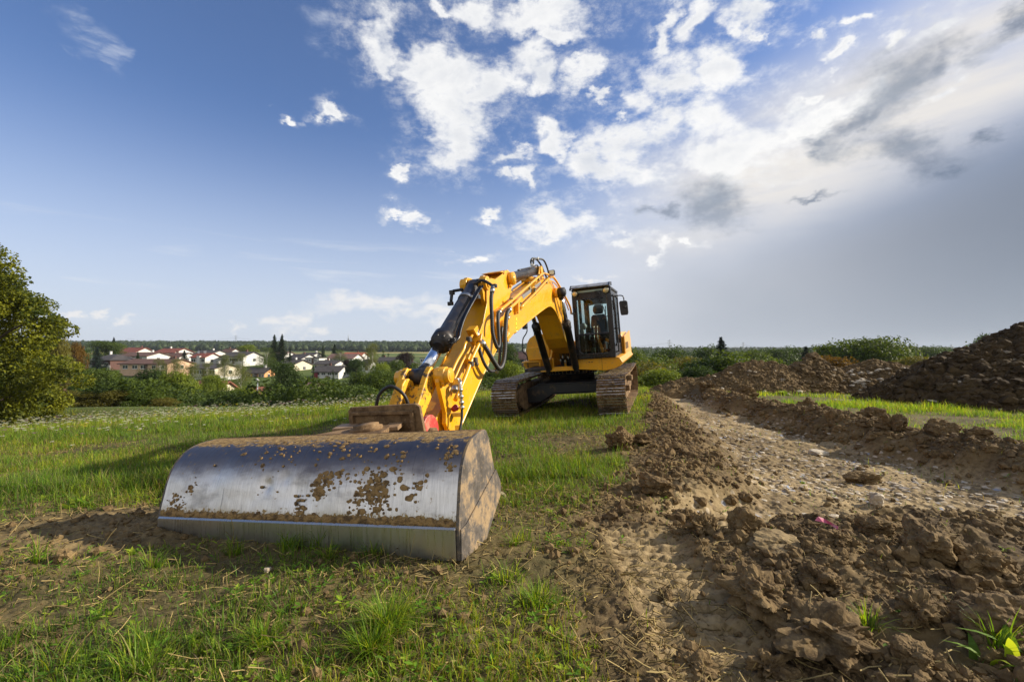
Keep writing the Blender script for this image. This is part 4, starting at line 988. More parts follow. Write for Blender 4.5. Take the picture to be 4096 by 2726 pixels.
# ---- bucket
def bucket():
    yaw, roll = rad(18.0), rad(4.6); L = 2.36
    a = np.array([math.cos(yaw) * math.cos(roll), -math.sin(yaw) * math.cos(roll), math.sin(roll)])
    b = np.array([math.sin(yaw), math.cos(yaw), 0.]); u = np.cross(a, b)
    P0 = np.array([-.309, 2.60, .052])
    def Q(s, x, h): return w2l(P0 + a * s + b * x + u * h)      # s along the blade (0 right end .. -L left end)
    prof = [(.000, 0), (.014, .178), (.026, .24), (.048, .311), (.068, .38), (.092, .444), (.122, .502), (.160, .550), (.215, .597), (.285, .631), (.365, .648), (.46, .656), (.50, .655)]
    arc = [0]
    for (x0, y0), (x1, y1) in zip(prof[:-1], prof[1:]): arc.append(arc[-1] + math.hypot(x1 - x0, y1 - y0))
    # dents: displace the shell slightly
    ns = 160; S = np.linspace(0, -L, ns + 1)
    pr = bez(prof[1:], 5); pr = [np.array(p) for p in pr]
    ar = np.concatenate([[0], np.cumsum([np.linalg.norm(pr[i + 1] - pr[i]) for i in range(len(pr) - 1)])]) + .178
    dents = [(-1.42, .40, .05, .010), (-1.28, .45, .05, .008), (-1.70, .42, .16, -.006), (-1.15, .36, .10, .007), (-.55, .40, .06, .006), (-1.9, .5, .1, .005), (-.8, .34, .12, -.004), (-.32, .42, .05, .004)]
    V = []; UV = []
    for j, p in enumerate(pr):
        tn = pr[min(j + 1, len(pr) - 1)] - pr[max(j - 1, 0)]; nn = np.array([-tn[1], tn[0]]) / np.linalg.norm(tn)   # outward
        for s in S:
            d = 0
            for (ds, dv, dr, dd) in dents: d -= dd * math.exp(-((s - ds) ** 2 + (ar[j] - dv) ** 2) / dr ** 2)
            q = p + nn * d * 1.6
            V.append(Q(s, q[0], q[1])); UV.append((s, ar[j]))
    n = ns + 1; m = len(pr)
    F = [(j * n + i, j * n + i + 1, (j + 1) * n + i + 1, (j + 1) * n + i) for j in range(m - 1) for i in range(ns)]
    # inner skin
    off = len(V)
    for j, p in enumerate(pr):
        tn = pr[min(j + 1, len(pr) - 1)] - pr[max(j - 1, 0)]; nn = np.array([-tn[1], tn[0]]) / np.linalg.norm(tn)
        for s in (0, -L): q = p - nn * .016; V.append(Q(s, q[0], q[1])); UV.append((s, ar[j]))
    F += [(off + 2 * j, off + 2 * j + 2, off + 2 * j + 3, off + 2 * j + 1) for j in range(m - 1)]
    F += [((m - 1) * n, (m - 1) * n + ns, off + 2 * m - 1, off + 2 * m - 2)]
    me = bpy.data.meshes.new("bucket"); me.from_pydata([tuple(v) for v in V], [], F); me.polygons.foreach_set('use_smooth', [True] * len(F)); 
    uvl = me.uv_layers.new(name='UVMap')
    for l in me.loops: uvl.data[l.index].uv = UV[l.vertex_index]
    me.materials.append(MBK); me.update()
    o = link_obj("bucket", me, EX)
    tag(o, "wide scraped steel ditching bucket lying mouth down on the ground")
    bl = MB(); bl.prism([(-.004, 0), (.006, .170), (.018, .182), (.034, .176), (.03, -.0)], .0, -L, lambda x, h, s: Q(s, x - .008, h))
    blo = bl.build("cutting_edge", None, o, .002)
    me = blo.data; uvl = me.uv_layers.new(name='UVMap')
    inv = np.stack([a, b, u])
    for l in me.loops:
        w = EXN @ np.array(me.vertices[l.vertex_index].co) + EXO - P0; q = inv @ w; uvl.data[l.index].uv = (q[0], q[2] * .9)
    m2, t, out = newmat("ground_steel_edge"); uv = t.node('ShaderNodeUVMap').outputs[0]
    br = t.noise(t.mapping(uv, scl=(50, 1.5, 1)), 3., 5, .6); nn_ = t.noise(uv, 2.5, 4, .6)
    t.link(pbsdf(t, t.mix(nn_, (.42, .41, .39), (.56, .55, .53)), t.ss(br, .3, .7, .26, .38), 1., t.bump(br, .12, .004)), out.inputs[0]); me.materials.append(m2)
    # end plates
    sp_out = [(.0, 0), (.012, .178)] + [tuple(p) for p in pr[3:]] + [(.53, .648), (.57, .59), (.64, .34), (.69, .275), (.705, .23), (.68, .17), (.36, -.025)]
    for s0, s1 in ((0.0, .020), (-L - .02, -L)):
        e = MB(); e.prism(sp_out, s0, s1, lambda x, h, s: Q(s, x, h)); eo = e.build("end_plate", MSIDE, o, .003)
        w = MB()
        sgn = .010 if s0 == 0 else -.010; base = .0205 if s0 == 0 else -L - .0205
        w.prism([(.02, .165), (.10, .17), (.64, .36), (.70, .275), (.712, .23), (.685, .165), (.36, -.03), (.0, .0)], base, base + sgn, lambda x, h, s: Q(s, x, h)); w.build("wear_plate", MSIDE, eo, .002)
    # rear lip and floor so the bucket is closed on top
    rl = MB(); rl.prism([(.46, .640), (.50, .660), (.56, .650), (.60, .57), (.585, .565), (.545, .635)], 0, -L, lambda x, h, s: Q(s, x, h)); rl.build("rear_lip", MRUST, o, .004)
    # clay: crumbs pressed along the blade seam and splashes over the face
    random.seed(5); cl = MB()
    def onface(s, v, h=0.):
        j = np.searchsorted(ar, v); j = min(max(j, 1), m - 1); tt = (v - ar[j - 1]) / (ar[j] - ar[j - 1]); p = pr[j - 1] * (1 - tt) + pr[j] * tt
        tn = nrm(pr[j] - pr[j - 1]); nn = np.array([-tn[1], tn[0]]); q = p + nn * h
        return Q(s, q[0], q[1]), np.stack([w2l(P0 + a) - w2l(P0), w2l(P0 + b * tn[0] + u * tn[1]) - w2l(P0), w2l(P0 + b * nn[0] + u * nn[1]) - w2l(P0)])
    for k in range(330):
        s = random.uniform(-.02, -L + .03); v = .190 + abs(random.gauss(0, .012)); w = random.uniform(.012, .034)
        c, R_ = onface(s, v, .002); blob(cl, c, (w, w * .62, .009), R_, .3)
    cents = [(-.95, .42, .05, 46), (-.98, .36, .035, 26), (-.55, .42, .07, 38), (-.62, .37, .05, 34), (-.70, .34, .03, 16), (-.50, .33, .05, 22), (-1.12, .28, .05, 12), (-.45, .52, .06, 16), (-.28, .40, .06, 12), (-.8, .45, .05, 10), (-1.5, .55, .10, 12), (-2.2, .22, .06, 26), (-2.25, .28, .03, 14), (-2.1, .38, .04, 5), (-.62, .27, .08, 18), (-.08, .60, .03, 14), (-.06, .52, .02, 10), (-1.0, .68, .5, 60), (-.5, .30, .2, 14)]
    for s0, v0, sp_, nn_ in cents:
        for _ in range(int(nn_ * 1.7)):
            s = s0 + random.gauss(0, sp_) * .8; v = v0 + random.gauss(0, min(sp_, .10)) * .8
            if v < .2 or v > .95 or s > -.01 or s < -L: continue
            w = abs(random.gauss(0, .0075)) + .003; c, R_ = onface(s, v, .001); blob(cl, c, (w * random.uniform(.8, 1.8), w, .006 if w > .008 else .003), R_, .6)
    cl.build("clay_crust", MCLAY, o)["kind"] = "stuff"
    return o
MSIDE = M_mudsteel("dirty_end_plate", .1)
def M_side():
    m, t, out = newmat("clay_smeared_plate"); P = t.node('ShaderNodeTexCoord').outputs['Object']
    n2 = t.noise(P, 5., 6, .7); n3 = t.noise(P, 32., 5, .7)
    c = t.mix(t.ss(n2, .40, .54), (.29, .205, .115), (.105, .092, .082)); c = t.mix(t.mul(t.ss(n3, .54, .68), .6), c, (.38, .27, .15))
    c = t.mix(t.mul(t.ss(n3, .40, .32), .6), c, (.07, .05, .04))
    t.link(pbsdf(t, c, t.ss(n2, .4, .6, .85, .5), t.ss(n2, .5, .64, 0., .5), t.bump(n3, .4, .006), .3), out.inputs[0]); return m
MSIDE = M_side()
bucket()

# ---- cab
def cab():
    F0, F1, R0, R1, U0, U1 = 1.10, -.50, .36, 1.255, 1.22, 2.80
    c = MB()
    def bar(p, q, w, d): # rectangular post from p to q
        p = np.array(p, float); q = np.array(q, float); ax = nrm(q - p)
        X = nrm(np.cross(ax, (0, 1, 0) if abs(ax[1]) < .9 else (1, 0, 0))); Y = np.cross(ax, X)
        c.box((p + q) / 2, (w, d, np.linalg.norm(q - p)), np.stack([X, Y, ax]))
    fb, ft_ = F0, F0 - .02
    bar(PT(fb, R0 + .05, U0), PT(ft_, R0 + .05, U1 - .1), .10, .10); bar(PT(fb, R1 - .05, U0), PT(ft_, R1 - .05, U1 - .1), .12, .11)
    for r in (R0 + .05, R1 - .05): bar(PT(F1, r, U0), PT(F1, r, U1 - .05), .10, .09)
    for r in (R0 + .035, R1 - .035):
        bar(PT(.35, r, U0), PT(.35, r, U1 - .1), .07, .06)
        c.box(PT(.3, r, U0 + .14), (.055, 1.6, .28))
        c.box(PT(.3, r, U1 - .09), (.07, 1.6, .10))
    # front panel below the lower pane and header above the windscreen
    front(c, [(R0, U0), (R1, U0), (R1, U0 + .17), (R1 - .13, U0 + .12), (R0 + .18, U0 + .12), (R0 + .09, U0 + .20), (R0, U0 + .2)], F0 - .06, F0 + .05)
    front(c, [(R0, 2.595), (R1, 2.595), (R1, 2.80), (R0, 2.80)], F0 - .08, F0 + .005)
    c.box(PT(F1, (R0 + R1) / 2, U0 + .36), (R1 - R0, .06, .74)); c.box(PT(.3, R0 + .035, U0 + .27), (.05, 1.6, .55)); c.box(PT(F1, R0 + .07, 2.2), (.12, .07, 1.1)); c.box(PT(F1, R1 - .10, 2.2), (.16, .07, 1.1)); c.box(PT(F1, (R0 + R1) / 2, U1 - .12), (R1 - R0, .06, .2))
    o = c.build("cab", MKC, EX, .016)
    tag(o, "black framed operator cab with glass front")
    rf = MB(); front(rf, [(R0, 2.79), (R1, 2.79), (R1 + .005, 2.84), (R1 - .05, 2.88), (R0 + .06, 2.88), (R0 - .005, 2.84)], F1 - .05, F0 - .02); rf.build("roof", MKC, o, .015)
    fl = MB(); fl.box(PT(.3, .81, U0 + .03), (.86, 1.5, .05)); fl.build("floor_mat", MGREY, o)
    hl = MB(); hl.box(PT(.3, .81, 2.77), (.82, 1.4, .03)); hl.box(PT(.65, .66, 2.745), (.22, .12, .03)); hl.build("headliner", simple("headliner", (.22, .20, .16), .8), o)
    # visor: raised tinted sheet over the front
    vs = MB(); vs.prism([(F0 - .35, 2.945), (F0 + .06, 2.905), (F0 + .20, 2.83), (F0 + .21, 2.845), (F0 + .07, 2.925), (F0 - .35, 2.965)], R0 - .0, R1 + .0, lambda f, u, r: PT(f, r, u)); v = vs.build("rain_visor", MWHT, o, .003)
    vf = MB()
    for r in (R0 + .01, R1 - .01): vf.prism([(F0 - .34, 2.88), (F0 + .08, 2.86), (F0 + .22, 2.80), (F0 + .22, 2.85), (F0 + .07, 2.93), (F0 - .34, 2.97)], r - .012, r + .012, lambda f, u, r_: PT(f, r_, u))
    vf.tube([PT(F0 + .21, R0, 2.845), PT(F0 + .21, R1, 2.845)], .010, 6); vf.tube([PT(F0 - .02, R0 + .05, 2.80), PT(F0 + .18, R0 - .01, 2.83)], .008, 6); vf.tube([PT(F0 - .02, R0 + .12, 2.72), PT(F0 + .18, R0 + .01, 2.83)], .006, 6)
    vf.build("visor_frame", MKC, v)
    pal = MB(); pal.box(PT(F0 + .008, .80, 2.775), (.68, .012, .05)); pal.build("roof_glass_strip", simple("pale_glass_strip", (.35, .50, .48), .15, .1), o, .003)
    for i, (r, u) in enumerate(((.445, 2.745), (1.155, 2.755))):
        lm = MB(); lm.lathe(PT(F0 - .02, r, u), nrm(PT(1, 0, -.08)), [(0, .03), (.02, .072), (.09, .075), (.10, .07)], 28); l = lm.build("roof_lamp", MKC, o)
        l.scale = (1, 1, 1)
        ln = MB(); ln.lathe(PT(F0 + .075, r, u - .006), nrm(PT(1, 0, -.08)), [(0, .066), (.008, .064), (.014, .04), (.016, 0)], 28); ln.build("lens", MLENS, l)
    # panes
    g = MB(); front(g, [(.455, 1.80), (1.17, 1.80), (1.16, 2.59), (.465, 2.60)], F0 - .018, F0 - .012); g.build("windscreen", MGL, o)
    g = MB(); front(g, [(.47, 1.40), (.55, 1.345), (1.10, 1.345), (1.16, 1.40), (1.165, 1.77), (.46, 1.77)], F0 - .018, F0 - .012); g.build("lower_windscreen", MDG, o)
    sr = MB(); sr.box(PT(F0 + .002, .81, 1.785), (.74, .03, .035))
    for r0, r1, u0, u1 in ((.448, .466, 1.36, 2.6), (1.162, 1.18, 1.36, 2.6)): sr.box(PT(F0 + .004, (r0 + r1) / 2, (u0 + u1) / 2), (r1 - r0, .02, u1 - u0))
    sr.box(PT(F0 + .004, .81, 2.60), (.74, .02, .02)); sr.build_each("window_seal", simple("navy_seal", (.02, .022, .04), .35), o, .004)
    for r in (R0 + .02, R1 - .02):
        g = MB(); g.box(PT(.74, r, 2.05), (.006, .66, 1.2)); g.box(PT(-.08, r, 2.05), (.006, .72, 1.2)); g.build("side_window", MGL2, o)
    g = MB(); g.box(PT(F1, .81, 2.2), (.70, .006, .95)); g.build("rear_window", MGL2, o)
    rt = MB(); 
    for pts in ([PT(F1 + .03, .42, 1.95), PT(F1 + .03, .40, 2.3), PT(F1 + .03, .45, 2.52), PT(F1 + .03, .60, 2.56), PT(F1 + .03, .98, 2.56), PT(F1 + .03, 1.16, 2.5)],): rt.tube(bez(pts, 5), .022, 6)
    rt.build("rear_window_trim", MGREY, o)
    # seat
    s = MB(); s.box(PT(.25, .80, 1.66), (.46, .46, .13)); s.box(PT(.25, .80, 1.45), (.34, .36, .30)); so = s.build("operator_seat", MSEAT, o, .04, 3)
    b = MB(); front(b, [(.60, 1.70), (1.02, 1.70), (1.03, 2.0), (.985, 2.22), (.94, 2.26), (.66, 2.26), (.615, 2.22), (.585, 2.0)], -.02, .10); b.build("backrest", MSEAT, so, .04, 3)
    h = MB(); front(h, [(.70, 2.27), (.90, 2.27), (.935, 2.36), (.92, 2.46), (.88, 2.51), (.72, 2.51), (.68, 2.46), (.665, 2.36)], .0, .09); h.build("headrest", MSEAT, so, .03, 3)
    j = MB()
    for r in (.56, 1.05): j.box(PT(.45, r, 1.72), (.12, .30, .18))
    j.build_each("armrest", MSEAT, o, .03)
    mo = MB(); mo.lathe(PT(.85, .50, 1.98), nrm(PT(-.8, .5, 0)), [(0, .0), (0, .08), (.05, .09), (.12, .05), (.12, 0)], 18); mo.box(PT(.86, .49, 1.80), (.10, .10, .22)); mo.build("monitor", MGREY, o, .01)
    lv = MB()
    for r in (.76, .84): lv.tube([PT(.80, r, 1.30), PT(.78, r + .005, 1.93)], .007, 6); lv.lathe(PT(.78, r + .005, 1.93), (0, 0, 1), [(0, .014), (.03, .014)], 8)
    lv.build_each("travel_lever", MST, o)
    pd = MB(); pd.box(PT(.85, .72, 1.40), (.10, .03, .10)); pd.box(PT(.85, .92, 1.40), (.10, .03, .10)); pd.build_each("foot_pedal", simple("pale_pedal", (.45, .45, .40), .5), o, .006)
    # wiper and wiring on the windscreen
    w = MB(); w.tube(bez([PT(F0 + .03, .98, 2.70), PT(F0 + .05, 1.03, 2.5), PT(F0 + .04, 1.09, 2.3), PT(F0 + .03, 1.10, 2.2)], 5), .008, 6); w.tube([PT(F0 + .02, 1.115, 2.40), PT(F0 + .02, 1.085, 1.86)], .010, 6)
    for d in (0, .03, .055): w.tube(bez([PT(F0 + .03, .90 + d, 2.72), PT(F0 + .05, .95 + d, 2.55), PT(F0 + .04, 1.02 + d * .6, 2.42), PT(F0 + .03, 1.04, 2.30), PT(F0 + .02, 1.045, 2.14)], 5), .0035, 5)
    w.tube([PT(F0 + .03, 1.02, 2.14), PT(F0 + .03, 1.15, 2.16)], .010, 6); w.box(PT(F0 + .03, 1.07, 2.13), (.07, .03, .05))
    w.build("wiper", MKC, o); wh = MB(); front(wh, [(.86, 2.60), (1.02, 2.62), (1.05, 2.76), (.90, 2.76), (.85, 2.70)], F0 + .0, F0 + .03); wh.build("wiper_motor_cover", MKC, o, .01)
    # grab handle, mirror
    hn = MB(); hn.tube(bez([PT(F0 - .02, 1.25, 2.615), PT(F0 + .02, 1.30, 2.61), PT(F0 + .02, 1.315, 2.55), PT(F0 - .0, 1.33, 2.0), PT(F0 - .0, 1.335, 1.42), PT(F0 - .02, 1.32, 1.35), PT(F0 - .05, 1.26, 1.34)], 6), .015, 8); hn.build("grab_handle", MKC, o)
    dh = MB(); dh.box(PT(F0 - .1, 1.285, 2.40), (.03, .04, .22)); dh.box(PT(.8, 1.29, 1.5), (.03, .5, .06)); dh.box(PT(.9, 1.30, 1.87), (.10, .05, .03)); dh.build("door_handle", MKC, o, .006)
    mi = MB(); mi.tube(bez([PT(F0, 1.28, 2.60), PT(F0, 1.40, 2.60), PT(F0, 1.48, 2.595), PT(F0, 1.525, 2.56), PT(F0, 1.535, 2.45), PT(F0, 1.54, 2.36)], 6), .012, 8); ma = mi.build("mirror_arm", MKC, o)
    mm = MB(); front(mm, [(1.435, 2.20), (1.45, 2.15), (1.59, 2.15), (1.61, 2.20), (1.605, 2.44), (1.58, 2.475), (1.44, 2.475), (1.42, 2.44)], F0 - .05, F0 - .005); mm.lathe(PT(F0 - .01, 1.54, 2.34), PT(1, 0, 0), [(0, .035), (.03, .035)], 14)
    mq = mm.build("wing_mirror", MKC, o, .012); tag(mq, "large black wing mirror beside the cab")
    return o
cab()
cw = MB(); cw.prism([(-1.30, .98), (1.33, .98), (1.33, 1.62), (-1.30, 1.62)], -2.75, -2.35, lambda r, u, f: PT(f, r, u)); cw.build("counterweight", MY, EX, .05)
# ---------------------------------------------------------------- background helpers
HZ = 1425.
def atx(px, Y): return (px - 2048.) / 1820. * Y
def atz(py, Y): return 1.2 + (HZ - py) / 1820. * Y
def gz(x, y): return float(h_base(np.array([x]), np.array([y]))[0])
RNG = np.random.default_rng(3)
def rand_rot(n, flat=0.):
    q = RNG.normal(size=(n, 3)); q[:, 2] += flat * 2; q /= np.linalg.norm(q, axis=1)[:, None]
    a = RNG.normal(size=(n, 3)); a = np.cross(q, a); a /= np.linalg.norm(a, axis=1)[:, None]
    return q, a, np.cross(q, a)
def leaf_quads(P, size, normal=None, flat=.3, aspect=.6, bend=.25):
    """rhombic leaf / leaf-spray faces (two triangles folded along the rib)"""
    n = len(P); N, A, B = rand_rot(n, flat)
    if normal is not None:
        N = N * .75 + normal; N /= np.linalg.norm(N, axis=1)[:, None]
        A = np.cross(N, RNG.normal(size=(n, 3))); A /= np.linalg.norm(A, axis=1)[:, None]; B = np.cross(N, A)
    s = (size * RNG.uniform(.6, 1.3, n))[:, None]
    v0 = P - A * s * .5; v1 = P + B * s * .5 * aspect + N * s * bend * .3; v2 = P + A * s * .5; v3 = P - B * s * .5 * aspect + N * s * bend * .3
    V = np.stack([v0, v1, v2, v3], 1).reshape(-1, 3)
    return V
def leaf_mat(name, base, var=(1.5, 1.3, .8), transl=.4, dark=.55):
    m, t, out = newmat(name)
    c = t.attr('col', 'Color'); oi = t.node('ShaderNodeObjectInfo')
    sp = t.node('ShaderNodeSeparateColor'); t.link(c, sp.inputs[0])
    b = t.mix(sp.outputs[0], tuple(v * dark for v in base), tuple(v * w for v, w in zip(base, var)))
    b = t.mix(t.mul(t.sub(oi.outputs['Random'], .5), .5), b, (base[0] * 1.6, base[1] * 1.25, base[2]))
    nd = t.node('ShaderNodeMix', data_type='RGBA', blend_type='MULTIPLY'); nd.inputs['Factor'].default_value = 1
    t.link(b, nd.inputs[6]); nd.inputs[7].default_value = (1.5, 1.35, .5, 1)
    tr = t.node('ShaderNodeBsdfTranslucent'); t.link(nd.outputs[2], tr.inputs[0])
    t.link(t.mixs(transl, pbsdf(t, b, .6, 0, None, .25), tr.outputs[0]), out.inputs[0]); return m
ML = {
 'linden': leaf_mat("leaf_linden", (.070, .108, .012), (3.6, 2.4, 1.1), .42),  # bright yellow end of the tone range paints sunlit leaves into the colour
 'green': leaf_mat("leaf_green", (.075, .125, .024)), 'dark': leaf_mat("leaf_dark_green", (.040, .078, .019)),
 'light': leaf_mat("leaf_light_green", (.15, .22, .028)), 'birch': leaf_mat("leaf_birch", (.115, .150, .042)),
 'olive': leaf_mat("leaf_olive", (.13, .135, .032)), 'autumn': leaf_mat("leaf_autumn", (.15, .095, .018)),
 'purple': leaf_mat("leaf_purple", (.022, .012, .014)), 'conifer': leaf_mat("needles", (.024, .050, .018), transl=.15),
 'blue': leaf_mat("blue_needles", (.030, .060, .050), transl=.15), 'fir': leaf_mat("fir_needles", (.050, .095, .020), transl=.2),
 'red': leaf_mat("leaf_red", (.20, .035, .015)), 'forest': leaf_mat("leaf_forest", (.036, .064, .024), transl=.2)}
MBARK = simple("bark", (.085, .065, .048), .9, bump=.6, bscale=14, var=.6, vscale=5); MBIRCH = simple("birch_bark", (.50, .48, .44), .8, var=.8, vscale=4, var_col=(.10, .09, .08))

def crown_mesh(kind, n, seed):
    """unit crown: base at z=0, top at z=1, returned with a skeleton of branches"""
    global RNG; RNG = np.random.default_rng(seed); r = RNG
    if kind in ('round', 'spread', 'shrub', 'birch', 'column'):
        pr = {'round': (22, .40, .30, .98, .19), 'spread': (26, .62, .34, .92, .20), 'shrub': (20, .62, .04, .85, .26), 'birch': (30, .24, .14, .97, .115), 'column': (20, .16, .05, .95, .12)}[kind]
        L, R, z0, z1, lr = pr; C_ = []
        for i in range(L):
            z = z0 + (z1 - z0) * r.uniform(0, 1) ** .85; q = (z - z0) / (z1 - z0)
            env = math.sin(math.pi * min(1, .18 + .80 * q)) ** .6 if kind != 'birch' else (1 - q) ** .5 * .9 + .15
            a = r.uniform(0, 2 * math.pi); rr = R * env * r.uniform(.25, .85)
            C_.append((rr * math.cos(a), rr * math.sin(a), min(z, 1 - lr * .6), lr * r.uniform(.65, 1.25)))
        C_.append((0, 0, 1 - lr * .7, lr * .8)); C_.append((0, 0, (z0 + z1) / 2, R * .5))
        C_ = np.array(C_); w = C_[:, 3] ** 2; idx = r.choice(len(C_), n, p=w / w.sum()); c = C_[idx]
        d = r.normal(size=(n, 3)); d /= np.linalg.norm(d, axis=1)[:, None]
        rad_ = c[:, 3] * r.uniform(.35, 1.0, n) ** .45 * (1 + .35 * (fbm(d[:, 0] * 2.5 + idx, d[:, 1] * 2.5, d[:, 2] * 2.5, oct=2) - .5) * 2)
        P = c[:, :3] + d * rad_[:, None] * np.array([1, 1, .78])
        if kind == 'birch': P[:, 2] -= r.uniform(0, .05, n)
        zt = np.percentile(P[:, 2], 99.7); P[:, 2] = np.where(P[:, 2] > 0, P[:, 2] / zt, P[:, 2])
        hw = np.percentile(np.hypot(P[:, 0], P[:, 1]), 97); P[:, :2] *= .5 / hw; C_[:, :2] *= .5 / hw
        P = P[P[:, 2] > .01]; n = len(P)
        Nn = P - C_[:, :3].mean(0); Nn /= np.linalg.norm(Nn, axis=1)[:, None] + 1e-6
        sz = {'round': .027, 'spread': .026, 'shrub': .036, 'birch': .021, 'column': .03}[kind]
        V = leaf_quads(P, sz, Nn * .55, .25, .75 if kind != 'birch' else .45)
        tone = np.clip(.45 + .9 * (fbm(P[:, 0] * 7, P[:, 1] * 7, P[:, 2] * 7, oct=2, seed=seed) - .5) + r.normal(0, .17, n), 0, 1)
        br = [([(0, 0, -.02), (.01, 0, z0 + .1), (0, .01, .62), (0, 0, .9)], [.028, .02, .010, .003])]
        for k in range(min(12, L)):
            q = C_[k]; zb = max(.05, q[2] * .55); br.append(([(0, 0, zb), (q[0] * .5, q[1] * .5, zb + (q[2] - zb) * .6), (q[0], q[1], q[2])], [.012, .007, .002]))
    else:
        tall = {'spruce': .20, 'fir': .30, 'thinfir': .34}[kind]; lay = 44 if kind != 'thinfir' else 20; Pl = []; Nl = []; br = [([(0, 0, -.02), (0, 0, 1.)], [.016, .002])]
        for i in range(lay):
            q = i / (lay - 1); z = .05 + .93 * q; R = tall * (1 - q) ** (.85 if kind != 'thinfir' else 1.1) + .012; nb = int(7 + 6 * (1 - q))
            for b in range(nb):
                a = r.uniform(0, 2 * math.pi); Lb = R * r.uniform(.7, 1.15); m = max(3, int(n * (R + .02) / (lay * nb * (tall * .6))))
                t_ = r.uniform(0.05, 1, m); dz = (.10 * t_ - .16 * t_ ** 2) * Lb * 2.2
                wd = (1 - t_ * .75) * Lb * .22; side_ = r.uniform(-1, 1, m) * wd
                Pl.append(np.stack([np.cos(a) * t_ * Lb - np.sin(a) * side_, np.sin(a) * t_ * Lb + np.cos(a) * side_, z + dz + r.normal(0, .012, m)], 1))
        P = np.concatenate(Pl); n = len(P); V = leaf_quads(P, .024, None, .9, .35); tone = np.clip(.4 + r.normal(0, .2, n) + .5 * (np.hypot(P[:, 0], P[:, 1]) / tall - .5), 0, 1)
    me = bpy.data.meshes.new("crown"); N4 = len(V)
    me.vertices.add(N4); me.vertices.foreach_set('co', V.astype(np.float32).ravel())
    nf = N4 // 4; me.loops.add(N4); me.loops.foreach_set('vertex_index', np.arange(N4, dtype=np.int32))
    me.polygons.add(nf); me.polygons.foreach_set('loop_start', np.arange(0, N4, 4, dtype=np.int32)); me.update(calc_edges=True)
    a = me.attributes.new('col', 'FLOAT_COLOR', 'POINT'); cc = np.ones((N4, 4), np.float32); cc[:, :3] = np.repeat(tone, 4)[:, None]; a.data.foreach_set('color', cc.ravel())
    me.materials.append(ML['green'])
    T = MB()
    for pts, rr in br: T.tube(bez(pts, 3) if len(pts) > 2 else pts, 0, 6, True, list(np.interp(np.linspace(0, 1, len(bez(pts, 3)) if len(pts) > 2 else 2), np.linspace(0, 1, len(rr)), rr)))
    tm = bpy.data.meshes.new("trunk"); tm.from_pydata(T.v, [], T.f); tm.polygons.foreach_set('use_smooth', T.sm); tm.materials.append(MBARK)
    return me, tm
VAR = {}
for k, n, s in (('round', 14949, 1), ('round', 14949, 2), ('round', 14949, 3), ('spread', 17250, 4), ('spread', 17250, 5), ('shrub', 11959, 6), ('shrub', 11959, 7), ('birch', 12879, 8), ('birch', 12879, 9), ('column', 5520, 10), ('spruce', 11959, 11), ('spruce', 11959, 12), ('fir', 11959, 13), ('thinfir', 8280, 14)):
    VAR.setdefault(k, []).append(crown_mesh(k, n, s))
_tc = [0]
def tree(px, ytop, Y, wpx, kind, mat, label, cat='tree', group=None, ybase=None, name=None, sunk=0.):
    x = atx(px, Y); zt = atz(ytop, Y); zb = gz(x, Y) if ybase is None else atz(ybase, Y)
    zb -= sunk; H = max(zt - zb, .6); _tc[0] += 1
    cm, tm = VAR[kind][_tc[0] % len(VAR[kind])]
    W = wpx / 1820. * Y
    natural = {'round': 1, 'spread': 1, 'shrub': 1, 'birch': 1, 'column': 1, 'spruce': .42, 'fir': .62, 'thinfir': .60}[kind]
    r = empty(name or {'spruce': 'spruce_tree', 'fir': 'fir_tree', 'thinfir': 'fir_tree', 'birch': 'birch_tree', 'shrub': 'shrub', 'column': 'cypress_tree'}.get(kind, 'leafy_tree'), (x, Y, zb), (_tc[0] * 2.39996) % 6.28)
    sxy = {'spread': 1.6, 'round': 1.35, 'shrub': 1.4, 'birch': 1.35}.get(kind, 1.3) * W / natural; r.scale = (sxy, sxy, H)
    tag(r, label, cat, group)
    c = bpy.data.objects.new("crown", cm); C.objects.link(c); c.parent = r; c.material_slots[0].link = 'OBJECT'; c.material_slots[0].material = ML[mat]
    t = bpy.data.objects.new("trunk", tm); C.objects.link(t); t.parent = r; t.material_slots[0].link = 'OBJECT'; t.material_slots[0].material = MBIRCH if kind == 'birch' else MBARK
    return r
TG = "trees among the houses"; TV = "trees and shrubs in the valley below the meadow"; TR_ = "trees behind the earth heaps"
